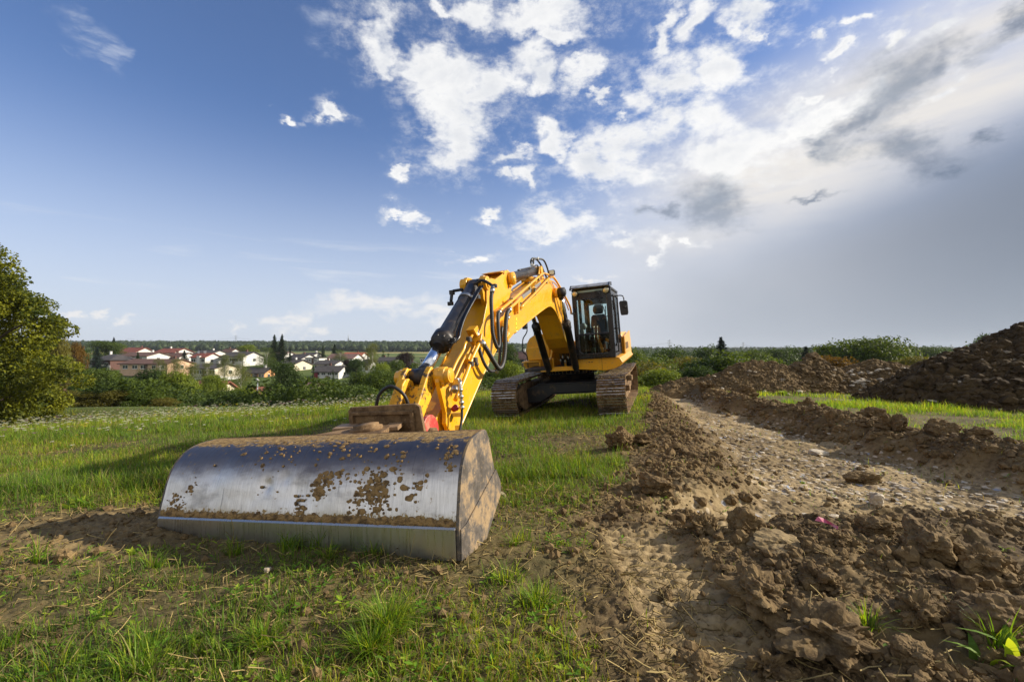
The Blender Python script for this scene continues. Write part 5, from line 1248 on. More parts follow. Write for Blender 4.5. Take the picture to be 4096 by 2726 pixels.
TREES = [
 # px, ytop, depth, width px, kind, leaf, label
 (225, 1345, 50, 90, 'round', 'olive', "olive green tree just right of the big linden, its top against the sky", TV),
 (305, 1372, 75, 66, 'round', 'autumn', "tree turning orange brown left of the dark brown house", TV),
 (282, 1418, 70, 45, 'round', 'purple', "small dark purple tree in front of the orange brown tree", TV),
 (350, 1396, 85, 30, 'column', 'dark', "narrow dark green cypress left of the dark brown house", TV),
 (390, 1388, 150, 50, 'spruce', 'blue', "bluish conifer above the left end of the dark brown house roof", TG),
 (420, 1365, 185, 95, 'round', 'green', "broad green tree behind the dark brown house", TG),
 (455, 1347, 190, 34, 'spruce', 'blue', "tall blue cedar standing above the roofs on the left", TG),
 (552, 1404, 158, 24, 'spruce', 'dark', "small dark spruce in front of the brown roofed row on the left", TG),
 (738, 1400, 150, 46, 'spruce', 'blue', "blue spruce between the salmon house and the house with dishes", TG),
 (640, 1436, 112, 62, 'birch', 'birch', "left birch in front of the salmon house", TG),
 (706, 1434, 108, 66, 'birch', 'birch', "yellowish birch before the right half of the salmon house", TG),
 (690, 1488, 62, 125, 'spread', 'light', "bright yellow green tree standing out in the middle of the valley", TV),
 (775, 1450, 112, 56, 'birch', 'birch', "birch left of the white house with grey roof", TG),
 (832, 1446, 110, 52, 'birch', 'birch', "slender birch in front of the white house with grey roof", TG),
 (902, 1418, 118, 54, 'birch', 'birch', "birch at the right end of the white house with grey roof", TG),
 (966, 1412, 108, 70, 'birch', 'birch', "tallest pale birch between the dark roof and the orange house", TG),
 (985, 1378, 205, 60, 'round', 'light', "yellow green round tree behind the long dark roof", TG),
 (1068, 1388, 150, 66, 'birch', 'green', "hanging willow left of the two tall spruces", TG),
 (1097, 1337, 172, 52, 'spruce', 'conifer', "left one of the two tall dark spruces", TG),
 (1128, 1336, 170, 56, 'spruce', 'conifer', "right one of the two tall dark spruces", TG),
 (1161, 1386, 168, 20, 'spruce', 'conifer', "small dark spruce right of the two tall ones", TG),
 (1130, 1448, 72, 120, 'round', 'dark', "big dark tree hiding the left side of the cream gabled house", TV),
 (1182, 1500, 46, 95, 'fir', 'fir', "dark fir standing lowest in the meadow hollow", TV),
 (1256, 1462, 47, 66, 'thinfir', 'fir', "young fir with a long bare leader left of the maroon fronted house", TV),
 (1333, 1478, 50, 62, 'thinfir', 'fir', "young fir in front of the white and maroon house", TV),
 (1362, 1398, 178, 48, 'birch', 'green', "rounded willow in front of the red roofs", TG),
 (1292, 1380, 215, 24, 'spruce', 'conifer', "thin conifer above the grey roofs at the village centre", TG),
 (1338, 1374, 210, 34, 'spruce', 'conifer', "wide dark conifer left of the rounded willow", TG),
 (1390, 1438, 150, 32, 'round', 'purple', "dark purple bush below the mauve roof", TG),
 (1428, 1434, 128, 60, 'round', 'dark', "dark round tree right of the purple bush", TG),
 (1490, 1373, 140, 62, 'birch', 'birch', "tall pale birch left of the maize field", TG),
 (1533, 1400, 205, 12, 'column', 'dark', "thin dark cypress at the edge of the maize field", TG),
 (1554, 1412, 200, 11, 'column', 'dark', "second thin cypress beside the maize field, the shorter one", TG),
 (1530, 1452, 92, 84, 'round', 'light', "fresh green tree below the white hip roofed house", TG),
 (1577, 1440, 110, 70, 'round', 'green', "mid green tree left of the copper beech", TG),
 (1622, 1410, 152, 56, 'round', 'purple', "round copper beech by the white houses near the dipper arm", TG),
 (1662, 1450, 95, 60, 'round', 'green', "green tree just left of the bucket cylinder rod", TG),
 (1440, 1490, 60, 120, 'spread', 'green', "spreading acacia right of the young firs", TV),
 (1522, 1482, 56, 130, 'spread', 'green', "acacia in the centre of the dark valley wood", TV),
 (1612, 1486, 52, 140, 'spread', 'green', "spreading acacia left of the lifting hook", TV),
 (1500, 1560, 42, 130, 'shrub', 'dark', "dark shrub at the meadow edge behind the tilt plate", TV),
 (1390, 1570, 40, 120, 'shrub', 'dark', "dark shrub at the meadow edge right of the young firs", TV),
 (405, 1474, 62, 150, 'spread', 'green', "wide dark acacia below the dark brown house", TV),
 (250, 1490, 55, 180, 'spread', 'dark', "dark acacia between the linden and the dark brown house", TV),
 (505, 1520, 50, 110, 'spread', 'green', "low spreading acacia behind the small street lamp", TV),
 (590, 1478, 78, 120, 'spread', 'dark', "dark acacia below the salmon house", TV),
 (150, 1560, 38, 180, 'shrub', 'olive', "olive bush at the foot of the big linden", TV),
 (275, 1562, 34, 105, 'shrub', 'olive', "first hazel bush of the hedge along the meadow", TV),
 (372, 1566, 33, 105, 'shrub', 'olive', "second hazel bush of the hedge along the meadow", TV),
 (468, 1560, 33, 105, 'shrub', 'olive', "third hazel bush of the hedge, behind the white flowers", TV),
 (655, 1590, 33, 95, 'shrub', 'olive', "last hazel bush of the hedge, left of the red shrub", TV),
 (565, 1572, 33, 100, 'shrub', 'green', "greener bush inside the hazel hedge, fourth from the linden", TV),
 (330, 1552, 38, 110, 'shrub', 'dark', "dark bush showing behind the hazel hedge near the linden", TV),
 (520, 1548, 40, 110, 'shrub', 'green', "round green bush behind the hazel hedge, below the small street lamp", TV),
 (740, 1640, 36, 62, 'shrub', 'red', "small red shrub at the edge of the meadow", TV),
 (800, 1590, 40, 140, 'shrub', 'green', "green shrub in front of the red tiled roof", TV),
 (905, 1560, 46, 130, 'spread', 'green', "acacia right of the red tiled roof", TV),
 (985, 1545, 48, 110, 'spread', 'light', "lighter green tree behind the street lamp pole", TV),
 (860, 1500, 75, 90, 'spread', 'light', "fresh green tree above the red tiled roof", TV),
 (1060, 1600, 40, 120, 'shrub', 'dark', "dark shrub in front of the white shed", TV),
 (930, 1610, 36, 130, 'shrub', 'green', "green shrub behind the flowering meadow, left of the shed", TV),
 (1745, 1500, 55, 120, 'spread', 'dark', "dark tree hidden behind the dipper arm tip", TV),
 (1975, 1478, 50, 110, 'spread', 'green', "green tree right of the dipper arm below the hoses", TV),
 (2035, 1376, 70, 70, 'round', 'dark', "dark round tree seen between hoses and boom against the wooded hill", TV),
 (2045, 1446, 40, 110, 'round', 'light', "yellow green tree left of the machine's tool box", TV),
 (1960, 1545, 36, 120, 'shrub', 'dark', "dark shrub left of the left crawler track", TV),
 (2120, 1490, 42, 120, 'shrub', 'green', "shrub behind the left crawler track", TV),
 (2210, 1490, 40, 110, 'shrub', 'dark', "dark shrub under the machine's upper body", TV),
 (2350, 1500, 42, 130, 'shrub', 'green', "green shrub behind the undercarriage", TV),
 (2510, 1390, 42, 186, 'round', 'green', "tall brownish green tree right of the cab", TR_),
 (2560, 1450, 36, 232, 'shrub', 'olive', "olive bush behind the right crawler track", TR_),
 (2430, 1480, 36, 150, 'shrub', 'olive', "olive bush between the cab and the right crawler track", TR_),
 (2690, 1394, 62, 162, 'round', 'dark', "dark round tree in the middle distance under the left pylon", TR_),
 (2640, 1478, 30, 170, 'shrub', 'light', "bright green shrub at the far end of the dirt track", TR_),
 (2740, 1430, 50, 139, 'round', 'olive', "yellowish tree between the dark round tree and the big dark bush", TR_),
 (2830, 1432, 34, 232, 'shrub', 'dark', "left half of the big dark bush behind the first heap", TR_),
 (2920, 1408, 33, 232, 'shrub', 'green', "big glossy bush behind the first earth heap", TR_),
 (2885, 1350, 46, 170, 'spruce', 'blue', "blue spruce rising above the big dark bush", TR_),
 (2825, 1386, 75, 139, 'round', 'dark', "dark tree left of the blue spruce", TR_),
 (3020, 1402, 80, 155, 'round', 'green', "green tree right of the blue spruce", TR_),
 (3105, 1396, 95, 124, 'round', 'dark', "dark tree left of the tallest heap", TR_),
 (3165, 1390, 105, 124, 'round', 'dark', "dark crown behind the tallest heap", TR_),
 (3225, 1385, 80, 160, 'spruce', 'conifer', "dark spruce exactly behind the tallest heap", TR_),
 (3275, 1388, 84, 150, 'spruce', 'conifer', "dark spruce right of the tallest heap", TR_),
 (3300, 1384, 120, 139, 'round', 'dark', "dark crown left of the walnut tree", TR_),
 (3400, 1368, 50, 232, 'spread', 'green', "left crown of the walnut trees behind the rubble heap", TR_),
 (3500, 1354, 48, 255, 'round', 'green', "tallest walnut tree behind the rubble heap", TR_),
 (3330, 1426, 27, 178, 'shrub', 'autumn', "reddish yellow bush behind the gap between the heaps", TR_),
 (3600, 1384, 110, 147, 'round', 'dark', "dark tree right of the walnut", TR_),
 (3690, 1388, 105, 170, 'round', 'dark', "dark tree below the overhead wires", TR_),
 (3760, 1400, 100, 139, 'round', 'dark', "lower dark tree left of the right hand pylon", TR_),
 (3640, 1428, 34, 155, 'round', 'olive', "yellow green small tree left of the big heap", TR_),
 (3585, 1470, 30, 139, 'shrub', 'olive', "low bush in front of the small yellow green tree", TR_),
 (3850, 1412, 120, 124, 'round', 'green', "distant tree right of the right hand pylon", TR_),
 (4040, 1322, 34, 232, 'round', 'dark', "tree top showing over the crest of the big heap", TR_),
 (3960, 1340, 36, 108, 'round', 'dark', "sparse tree top left of the crest of the big heap", TR_), (2600, 1428, 48, 200, 'round', 'green', "mid green tree in the dip right of the cab", TR_),
 (2510, 1500, 30, 180, 'shrub', 'light', "light green bush low behind the right crawler track", TR_),
 (2730, 1490, 33, 170, 'shrub', 'green', "green bush at the foot of the dark round tree", TR_),
 (2790, 1466, 30, 150, 'shrub', 'dark', "dark bush touching the left side of the first heap", TR_),
 (3110, 1440, 40, 170, 'shrub', 'green', "green bush in the gap between first and middle heap", TR_),
 (2480, 1440, 60, 130, 'round', 'olive', "olive tree just behind the cab's right side", TR_),
]
for (px, yt, Y, w, k, mt, lab, g) in TREES:
    tree(px, yt, Y, w, k, mt, lab, 'shrub' if k == 'shrub' else 'tree', g)

def big_linden():
    """large tree at the left edge: its own dense crown of separate leaves"""
    global RNG; RNG = np.random.default_rng(77); r = RNG
    X0, Y0 = -31.4, 26.0; zb = gz(X0, Y0)
    root = empty("linden_tree", (X0, Y0, zb)); root.scale = (1, 1, 1.05); tag(root, "large linden tree with sunlit yellow painted into its leaves, cut off by the left edge of the photo", "tree")
    lobes = []
    for i in range(150):
        z = r.uniform(.6, 9.6); q = z / 9.6
        R = 5.9 * (1 - q ** 2.2) ** .55 * (.70 + .30 * min(1., z / 4.5)); a = r.uniform(0, 2 * math.pi); rr = R * r.uniform(.45, 1.0)
        lobes.append((rr * math.cos(a), rr * math.sin(a), z, r.uniform(.55, 1.25)))
    for z in (8.9, 9.3, 8.3): lobes.append((r.uniform(-.6, 1.8), r.uniform(-.5, .5), z - (.0), .7))
    # limbs that reach out on the right-hand side
    for (lx, lz, lr) in ((4.9, 7.0, .8), (5.6, 6.4, .6), (5.2, 5.7, .6), (5.6, 4.6, .7), (6.6, 4.35, .45), (7.1, 4.3, .3), (5.9, 3.9, .6), (4.7, 3.1, .8), (4.2, 2.2, .8), (4.0, 1.4, .7), (4.2, 7.7, .7), (3.4, 8.2, .6), (3.2, 9.0, .6), (2.2, 10.2, .8), (1.2, 10.8, .7), (2.6, 9.6, .6), (.6, 10.4, .9), (4.9, 6.9, .7)):
        lobes.append((lx, r.uniform(-.8, .4), lz, lr))
    Lb = np.array(lobes); n = 120000; w = Lb[:, 3] ** 2; idx = r.choice(len(Lb), n, p=w / w.sum()); c = Lb[idx]
    d = r.normal(size=(n, 3)); d /= np.linalg.norm(d, axis=1)[:, None]
    P = c[:, :3] + d * (c[:, 3] * r.uniform(.3, 1, n) ** .4 * (1 + .7 * (fbm(d[:, 0] * 3 + idx, d[:, 1] * 3, d[:, 2] * 3, oct=2) - .5)))[:, None] * np.array([1.12, 1.12, .72])
    P = P[P[:, 2] > .15]; n = len(P); Nn = P - np.array([0, 0, 4.]); Nn /= np.linalg.norm(Nn, axis=1)[:, None]
    V = leaf_quads(P, .145, Nn * .5, .2, .8)
    tone = np.clip(.40 + 1.3 * (fbm(P[:, 0] * .8, P[:, 1] * .8, P[:, 2] * .8, oct=3) - .5) + r.normal(0, .22, n), 0, 1)
    np_mesh("crown", V, np.arange(len(V)), 4, ML['linden'], parent=root, cols=np.repeat(tone, 4)[:, None] * np.ones((1, 3)))
    T = MB(); T.tube(bez([(0, 0, -.3), (.05, 0, 1.2), (0, .1, 3.5), (.1, 0, 6.5), (0, 0, 8.6)], 4), 0, 10, True, list(np.linspace(.42, .05, 17)))
    for q in Lb[::9]:
        zb_ = max(.9, q[2] * .5); T.tube(bez([(0, 0, zb_), (q[0] * .5, q[1] * .5, zb_ + (q[2] - zb_) * .7), tuple(q[:3])], 4), 0, 6, True, list(np.linspace(.12, .02, 9)))
    T.build("trunk", MBARK, root)
big_linden()

def thicket():
    """undergrowth that fills the hollow between the single trees"""
    global RNG; RNG = np.random.default_rng(5); r = RNG; n = 300000
    Y = 33 + 85 * r.uniform(0, 1, n) ** 1.3; px = r.uniform(-150, 4300, n); X = (px - 2048) / 1820 * Y
    dens = fbm(X / 7., Y / 7., oct=3, seed=7); gr = h_base(X, Y)
    hh = np.clip((dens - .34) * 11, 0.35, 2.6 + 1.6 * sstep(50, 75, Y)) * (0.75 + .25 * sstep(0, 60, Y))
    P = np.stack([X, Y, gr + hh * r.uniform(.15, 1, n) ** .5], 1)
    V = leaf_quads(P, .24, np.tile([0, -.3, .5], (n, 1)), .4, .8)
    tone = np.clip(.35 + 1.2 * (fbm(X / 3, Y / 3, oct=2, seed=8) - .5) + r.normal(0, .15, n), 0, 1)
    o = np_mesh("undergrowth", V, np.arange(len(V)), 4, ML['green'], cols=np.repeat(tone, 4)[:, None] * np.ones((1, 3)))
    tag(o, kind='stuff')
thicket()

def forest():
    """the wooded ridge: crowns by the thousand, read as one mass"""
    import bmesh
    bm = bmesh.new(); bmesh.ops.create_icosphere(bm, subdivisions=1, radius=1.); IV = np.array([v.co[:] for v in bm.verts]); IF = np.array([[v.index for v in f.verts] for f in bm.faces]); bm.free()
    r = np.random.default_rng(9); n = 11000
    Y = 690 + 380 * r.uniform(0, 1, n); px = r.uniform(120, 3900, n); X = (px - 2048) / 1820 * Y
    keep = (X < 60) | (Y > 850) | (r.uniform(0, 1, n) < .35); X = X[keep]; Y = Y[keep]; n = len(X)
    g = h_base(X, Y); s = r.uniform(3.6, 7.2, n)
    V = IV[None] * s[:, None, None] * np.array([.8, .8, .85])
    o = r.uniform(0, 99, n)[:, None]
    V = V * (1 + 1.1 * (vnoise(IV[None, :, 0] * 2.3 + o, IV[None, :, 1] * 2.3 + o, IV[None, :, 2] * 2.3) - .5)[..., None])
    V += np.stack([X, Y, g + s * .55 + 2], 1)[:, None]
    F = (IF[None] + (np.arange(n) * len(IV))[:, None, None]).reshape(-1)
    tone = np.clip(.45 + r.normal(0, .22, n)[:, None] + r.normal(0, .12, (n, len(IV))), 0, 1).reshape(-1)
    o_ = np_mesh("forest", V.reshape(-1, 3), F, 3, ML['forest'], smooth=True, cols=tone[:, None] * np.ones((1, 3))); tag(o_, kind='stuff')
    # leaf sprays over the crowns so that the ridge line is ragged
    m = 120000; i = r.integers(0, n, m); d = r.normal(size=(m, 3)); d[:, 2] = abs(d[:, 2]); d /= np.linalg.norm(d, axis=1)[:, None]
    P = np.stack([X[i], Y[i], g[i] + s[i] * .55 + 2], 1) + d * s[i][:, None] * .97
    global RNG; RNG = r
    V2 = leaf_quads(P, 2.3, d, .3, .8); t2 = np.clip(np.repeat(.5 + r.normal(0, .25, m), 4), 0, 1)
    o2 = np_mesh("forest_canopy", V2, np.arange(len(V2)), 4, ML['forest'], cols=t2[:, None] * np.ones((1, 3))); tag(o2, kind='stuff')
    # middle woods on the right, 200-420 m off
    n = 900; Y = r.uniform(210, 420, n); px = r.uniform(2480, 4400, n); X = (px - 2048) / 1820 * Y; g = h_base(X, Y); s = r.uniform(3.0, 5.2, n)
    P0 = np.stack([X, Y, g + s * .9 - 4.5 + 5 * (fbm(px / 160., Y * 0, oct=3, seed=66) - .5)], 1); m = 130000; i = r.integers(0, n, m); d = r.normal(size=(m, 3)); d /= np.linalg.norm(d, axis=1)[:, None]
    P = P0[i] + d * s[i][:, None] * np.array([1, 1, 1.1]) * r.uniform(.6, 1, m)[:, None]
    V3 = leaf_quads(P, .75, d, .3, .8); t3 = np.clip(np.repeat(.4 + .2 * r.normal(0, 1, m), 4), 0, 1)
    o3 = np_mesh("far_wood", V3, np.arange(len(V3)), 4, ML['dark'], cols=t3[:, None] * np.ones((1, 3))); tag(o3, kind='stuff')
forest()

# ---------------------------------------------------------------- houses
def rend(name, c, rough=.8): return simple(name, c, rough, var=.25, vscale=.6)
WALLS = {'white': rend("white_render", (.62, .61, .59)), 'cream': rend("cream_render", (.66, .58, .44)), 'salmon': rend("salmon_render", (.60, .40, .26)), 'orange': rend("orange_render", (.58, .30, .13)), 'brick': rend("dark_brick", (.10, .045, .035)), 'brown': rend("brown_boards", (.10, .06, .04))}
def roofmat(name, c):
    m, t, out = newmat(name); P = t.node('ShaderNodeTexCoord').outputs['Object']
    n = t.noise(P, 1.2, 5, .6); wv = t.node('ShaderNodeTexWave', wave_type='BANDS', bands_direction='X'); t.put(wv.inputs['Vector'], P); wv.inputs['Scale'].default_value = 1.6
    c2 = t.mix(t.ss(n, .35, .65), tuple(v * .7 for v in c), tuple(v * 1.2 for v in c)); c2 = t.mix(t.mul(wv.outputs['Fac'], .25), c2, tuple(v * .55 for v in c))
    t.link(pbsdf(t, c2, .85), out.inputs[0]); return m
ROOFS = {'red': roofmat("red_tiles", (.22, .060, .035)), 'brown': roofmat("brown_tiles", (.12, .060, .042)), 'grey': roofmat("grey_tiles", (.060, .052, .050)), 'mauve': roofmat("mauve_tiles", (.17, .095, .080)), 'bright': roofmat("bright_red_tiles", (.34, .085, .04)), 'old': roofmat("old_red_tiles", (.20, .075, .045))}
MWF = simple("window_frame_white", (.70, .70, .70), .5); MPANE = simple("window_pane", (.025, .03, .035), .08, .0, spec=.8); MDOOR = simple("brown_door", (.10, .055, .03), .6)
def house(px0, px1, yr, ye, yb, Y, wall, roof, label, hip=False, yaw=.30, nwin=4, storeys=1, gable=None, chim=1, flat=False, extra=None, dep=None):
    xc = atx((px0 + px1) / 2, Y); span = (px1 - px0) / 1820. * Y; D = dep or min(9.5, span * .75)
    W = max(3., (span - D * math.sin(yaw)) / math.cos(yaw)); zb = atz(yb, Y); ze = atz(ye, Y) - zb; zr = atz(yr, Y) - zb
    if ze < 2.2: ze = 2.2; zr = max(zr, ze + 1.2)
    r = empty("house", (xc, Y, zb), yaw * -1 if False else -yaw); tag(r, label, "house", "houses of the village")
    h, d = W / 2, D / 2
    m = MB(); m.box((0, 0, (ze - 1.6) / 2), (W, D, ze + 1.6))
    if not hip and not flat: m.prism([(-d, ze), (d, ze), (0, zr - .12)], -h, h, lambda y, z, x: (x, y, z))
    m.build("wall", WALLS[wall], r)
    if gable:
        g = MB(); g.prism([(-d, .0), (d, .0), (d, ze), (0, zr - .16), (-d, ze)], h + .01, h + .06, lambda y, z, x: (x, y, z)); g.build("gable_wall", WALLS[gable], r)
    o = .55; rf = MB(); th = .22
    if flat: rf.box((0, 0, ze + .12), (W + .5, D + .5, .25))
    elif hip:
        k = min(h * .75, d); V = [(-h - o, -d - o, ze - .1), (h + o, -d - o, ze - .1), (h + o, d + o, ze - .1), (-h - o, d + o, ze - .1), (-h + k, 0, zr), (h - k, 0, zr)]
        rf.add(V, [(0, 1, 5, 4), (1, 2, 5), (2, 3, 4, 5), (3, 0, 4), (3, 2, 1, 0)])
    else:
        sl = (zr - ze) / d
        rf.prism([(-d - o, ze - o * sl), (0, zr), (d + o, ze - o * sl), (d + o, ze - o * sl + th), (0, zr + th), (-d - o, ze - o * sl + th)], -h - .5, h + .5, lambda y, z, x: (x, y, z))
    ro = rf.build("roof", ROOFS[roof], r)
    rg = random.Random(int(px0))
    for k in range(chim):
        cx = rg.uniform(-.3, .35) * W; c = MB(); c.box((cx, .4, zr + .3), (.6, .6, 1.3)); c.box((cx, .4, zr + .98), (.72, .72, .08)); c.build("chimney", WALLS['brick' if rg.random() < .6 else 'white'], ro)
    sh = ze / storeys
    def win(c, s, axis='y', sgn=-1):
        fr = MB(); pn = MB(); cx, cz = c
        if axis == 'y':
            fr.box((cx, -d - .03, cz), (s[0], .08, s[1])); w = fr.build("window", MWF, r)
            for q in (-.25, .25): pn.box((cx + s[0] * q, -d - .08, cz), (s[0] * .42, .03, s[1] - .2))
            sl_ = MB().box((cx, -d - .12, cz - s[1] / 2 - .04), (s[0] + .2, .2, .06)); sl_.build("sill", MWF, w)
        else:
            fr.box((h + .08, cx, cz), (.08, s[0], s[1])); w = fr.build("window", MWF, r)
            for q in (-.25, .25): pn.box((h + .13, cx + s[0] * q, cz), (.03, s[0] * .42, s[1] - .2))
        pn.build("pane", MPANE, w)
    for st in range(storeys):
        for k in range(nwin):
            if st == 0 and k == nwin // 2 and storeys > 1: continue
            cx = -h + W * (k + .5 + rg.uniform(-.12, .12)) / nwin; win((cx, sh * (st + .58)), (rg.choice((1.3, 1.8, 2.2)), min(1.35, sh * .5)))
    win((rg.uniform(-.8, .8), sh * (storeys - .45)), (1.1, 1.2), 'x')
    dr = MB(); dr.box((h * .1, -d - .04, 1.05), (1.1, .09, 2.1)); d1 = dr.build("door", MDOOR, r); MB().box((h * .1 + .4, -d - .11, 1.05), (.05, .05, .15)).build("handle", MST, d1)
    if extra: extra(r, W, D, ze, zr)
    return r
def ex_brown(r, W, D, ze, zr):
    m = MB(); m.box((0, -D / 2 - .03, ze * .25), (W + .02, .06, ze * .55)); m.build("white_ground_floor", WALLS['white'], r)
    m = MB(); m.box((W * .06, -D / 2 - .9, ze * .50), (W * .62, 1.8, .14)); m.build("terrace_roof", WALLS['white'], r)
    for k in (-.2, .02, .3):
        m = MB(); m.box((W * k, -D / 2 - .08, ze * .22), (1.8, .04, ze * .38)); m.build("terrace_window", MPANE, r)
def ex_maroon(r, W, D, ze, zr):
    m = MB(); m.box((-W * .40, -D / 2 - .12, ze * .5), (W * .17, .3, ze)); m.build("maroon_stair_front", simple("maroon_render", (.17, .012, .02), .7), r)
def ex_dishes(r, W, D, ze, zr):
    for k in (-.35, .1):
        m = MB(); m.lathe((W * k, -1., zr + .5), nrm((.3, -1, .3)), [(0, .05), (.1, .35), (.18, .5)], 16); m.tube([(W * k, -1, zr - .6), (W * k, -1, zr + .5)], .04, 6); m.build("satellite_dish", WALLS['white'], r)
    m = MB(); m.box((W * .12, -D / 2 - .35, ze * .55), (1.5, .7, ze * 1.25)); m.build("outside_chimney", WALLS['white'], r)
HOUSES = [
 dict(a=(372, 548, 1416, 1438, 1480, 158, 'brick', 'grey', "dark brick house with a hip roof, white ground floor and a terrace canopy"), hip=True, nwin=3, storeys=1, yaw=.35, extra=ex_brown, dep=9.5),
 dict(a=(466, 610, 1391, 1411, 1436, 205, 'white', 'red', "white house with a long red roof, highest on the left behind the dark brick house")),
 dict(a=(492, 672, 1410, 1424, 1448, 182, 'white', 'brown', "low white row with a brown roof right behind the dark brick house"), nwin=3),
 dict(a=(520, 748, 1437, 1456, 1482, 142, 'salmon', 'brown', "salmon bungalow with a wide red brown roof behind two birches"), nwin=5, yaw=.15),
 dict(a=(634, 762, 1394, 1410, 1432, 212, 'white', 'red', "white house with a red roof behind the blue spruce")),
 dict(a=(672, 780, 1412, 1428, 1450, 188, 'white', 'brown', "white house with brown roof and a wide window, left of the dishes")),
 dict(a=(780, 872, 1413, 1428, 1458, 178, 'white', 'red', "white house with satellite dishes and a tall outside chimney"), extra=ex_dishes, nwin=3),
 dict(a=(788, 902, 1402, 1416, 1436, 214, 'white', 'grey', "white gabled house with dark roof behind the one with dishes")),
 dict(a=(892, 955, 1395, 1408, 1424, 245, 'white', 'brown', "small distant house with brown roof above the long dark roof")),
 dict(a=(905, 1040, 1408, 1426, 1454, 180, 'white', 'grey', "long white house with dark roof and white gable behind the tallest birch"), nwin=5),
 dict(a=(788, 942, 1456, 1472, 1504, 138, 'white', 'grey', "white house with grey roof seen through three birches"), nwin=5, gable='cream'),
 dict(a=(800, 922, 1526, 1566, 1600, 84, 'cream', 'old', "house low in the valley with an old red tiled roof and a pale chimney"), yaw=.1, nwin=3),
 dict(a=(1000, 1088, 1472, 1490, 1516, 148, 'orange', 'grey', "orange house with dark roof in the trees"), nwin=3, yaw=.12),
 dict(a=(1122, 1240, 1440, 1457, 1488, 168, 'white', 'grey', "white house with a cream right gable and balcony door"), gable='cream', nwin=3, yaw=.42),
 dict(a=(1156, 1264, 1417, 1434, 1458, 196, 'white', 'grey', "white house with dark roof directly above the cream gabled one"), yaw=.42),
 dict(a=(1088, 1176, 1407, 1419, 1440, 225, 'white', 'mauve', "low white house right under the two tall spruces")),
 dict(a=(1200, 1292, 1411, 1424, 1444, 216, 'white', 'grey', "white house with dark roof at the village centre, partly hidden by the next roof"), yaw=.4),
 dict(a=(1230, 1312, 1434, 1436, 1452, 192, 'white', 'grey', "flat roofed white garage block at the village centre"), flat=True, chim=0, nwin=2),
 dict(a=(1271, 1384, 1464, 1484, 1526, 148, 'white', 'grey', "two storey white house with a maroon stair front"), storeys=2, nwin=4, yaw=.12, extra=ex_maroon),
 dict(a=(1272, 1374, 1443, 1459, 1478, 174, 'white', 'grey', "white house with dark roof behind the maroon fronted one"), yaw=.2),
 dict(a=(1320, 1445, 1416, 1433, 1455, 205, 'white', 'mauve', "white house with a mauve roof behind the rounded willow"), yaw=.2),
 dict(a=(1380, 1462, 1410, 1424, 1438, 238, 'white', 'bright', "house with a bright red roof at the edge of the fields"), yaw=.1),
 dict(a=(1514, 1604, 1429, 1442, 1464, 198, 'white', 'grey', "low white house left of the copper beech"), yaw=.2),
 dict(a=(1606, 1684, 1444, 1456, 1482, 168, 'white', 'grey', "white hip roofed house right of the copper beech"), hip=True, yaw=.2, nwin=2),
 dict(a=(1684, 1730, 1431, 1433, 1452, 208, 'white', 'grey', "flat white box house with two square windows next to the cylinder rod"), flat=True, chim=0, nwin=2, yaw=.05),
 dict(a=(1452, 1500, 1452, 1462, 1480, 150, 'white', 'grey', "small white house half hidden by the fresh green tree"), yaw=.3, nwin=1),
 dict(a=(1030, 1082, 1550, 1572, 1650, 78, 'white', 'old', "small white shed with an orange red roof at the meadow edge"), chim=0, nwin=1, yaw=-.6),
 dict(a=(2062, 2104, 1420, 1442, 1462, 118, 'brown', 'mauve', "brown barn with a mauve roof seen left of the machine's handrail"), yaw=.2, nwin=1),
 dict(a=(1915, 1950, 1436, 1448, 1466, 150, 'white', 'bright', "small red roofed house between the hoses and the boom"), yaw=.2, nwin=1),
 dict(a=(105, 196, 1642, 1664, 1700, 46, 'cream', 'brown', "low cottage with a mossy brown roof under the big linden"), yaw=-.5, nwin=1),
 dict(a=(1180, 1290, 1533, 1560, 1590, 100, 'cream', 'mauve', "mauve roofed house just below the maroon fronted house"), yaw=.1, nwin=2),
]
for hd_ in HOUSES:
    kw = dict(hd_); a = kw.pop('a'); house(*a, **kw)

# ---------------------------------------------------------------- pylons, wires, lamps
MPY = simple("galvanised_lattice", (.30, .33, .36), .6, .4)
def pylon(px, yt, yb, Y, label, arms=3):
    x = atx(px, Y); zb = atz(yb, Y) - 6; H = atz(yt, Y) - zb; r = empty("pylon", (x, Y, zb), .4); tag(r, label, "pylon", "pylons on the horizon")
    m = MB(); w = H * .085; th = H * .010
    pts = lambda z: w * (1 - z * .88)
    for sx in (-1, 1):
        for sy in (-1, 1): m.tube([(sx * pts(q), sy * pts(q), q * H) for q in (0, .33, .66, 1.)], th * .5, 4)
    zz = np.linspace(0, .96, 11)
    for a, b in zip(zz[:-1], zz[1:]):
        for sy in (-1, 1):
            m.tube([(-pts(a), sy * pts(a), a * H), (pts(b), sy * pts(b), b * H)], th * .3, 3); m.tube([(pts(a), sy * pts(a), a * H), (-pts(b), sy * pts(b), b * H)], th * .3, 3)
    m.build("lattice_mast", MPY, r)
    for k in range(arms):
        z = H * (.92 - .13 * k); L = H * (.15 + .05 * (k == 1)); c = MB()
        for sx in (-1, 1): c.tube([(0, 0, z), (sx * L, 0, z)], th * .5, 4); c.tube([(0, 0, z + H * .05), (sx * L, 0, z)], th * .35, 4)
        c.build("cross_arm", MPY, r)
    return Vector((x, Y, zb + H * .8)), H
P1 = pylon(943, 1340, 1370, 900, "pylon on the wooded ridge left of the two spruces")
P3 = pylon(2678, 1357, 1402, 480, "tallest thin pylon right of the cab")
P4 = pylon(2973, 1367, 1404, 520, "pylon right of the blue spruce")
P5 = pylon(3805, 1377, 1425, 380, "pylon standing next to the big earth heap")
P6 = pylon(2543, 1396, 1412, 900, "tiny far pylon just right of the cab", 2)
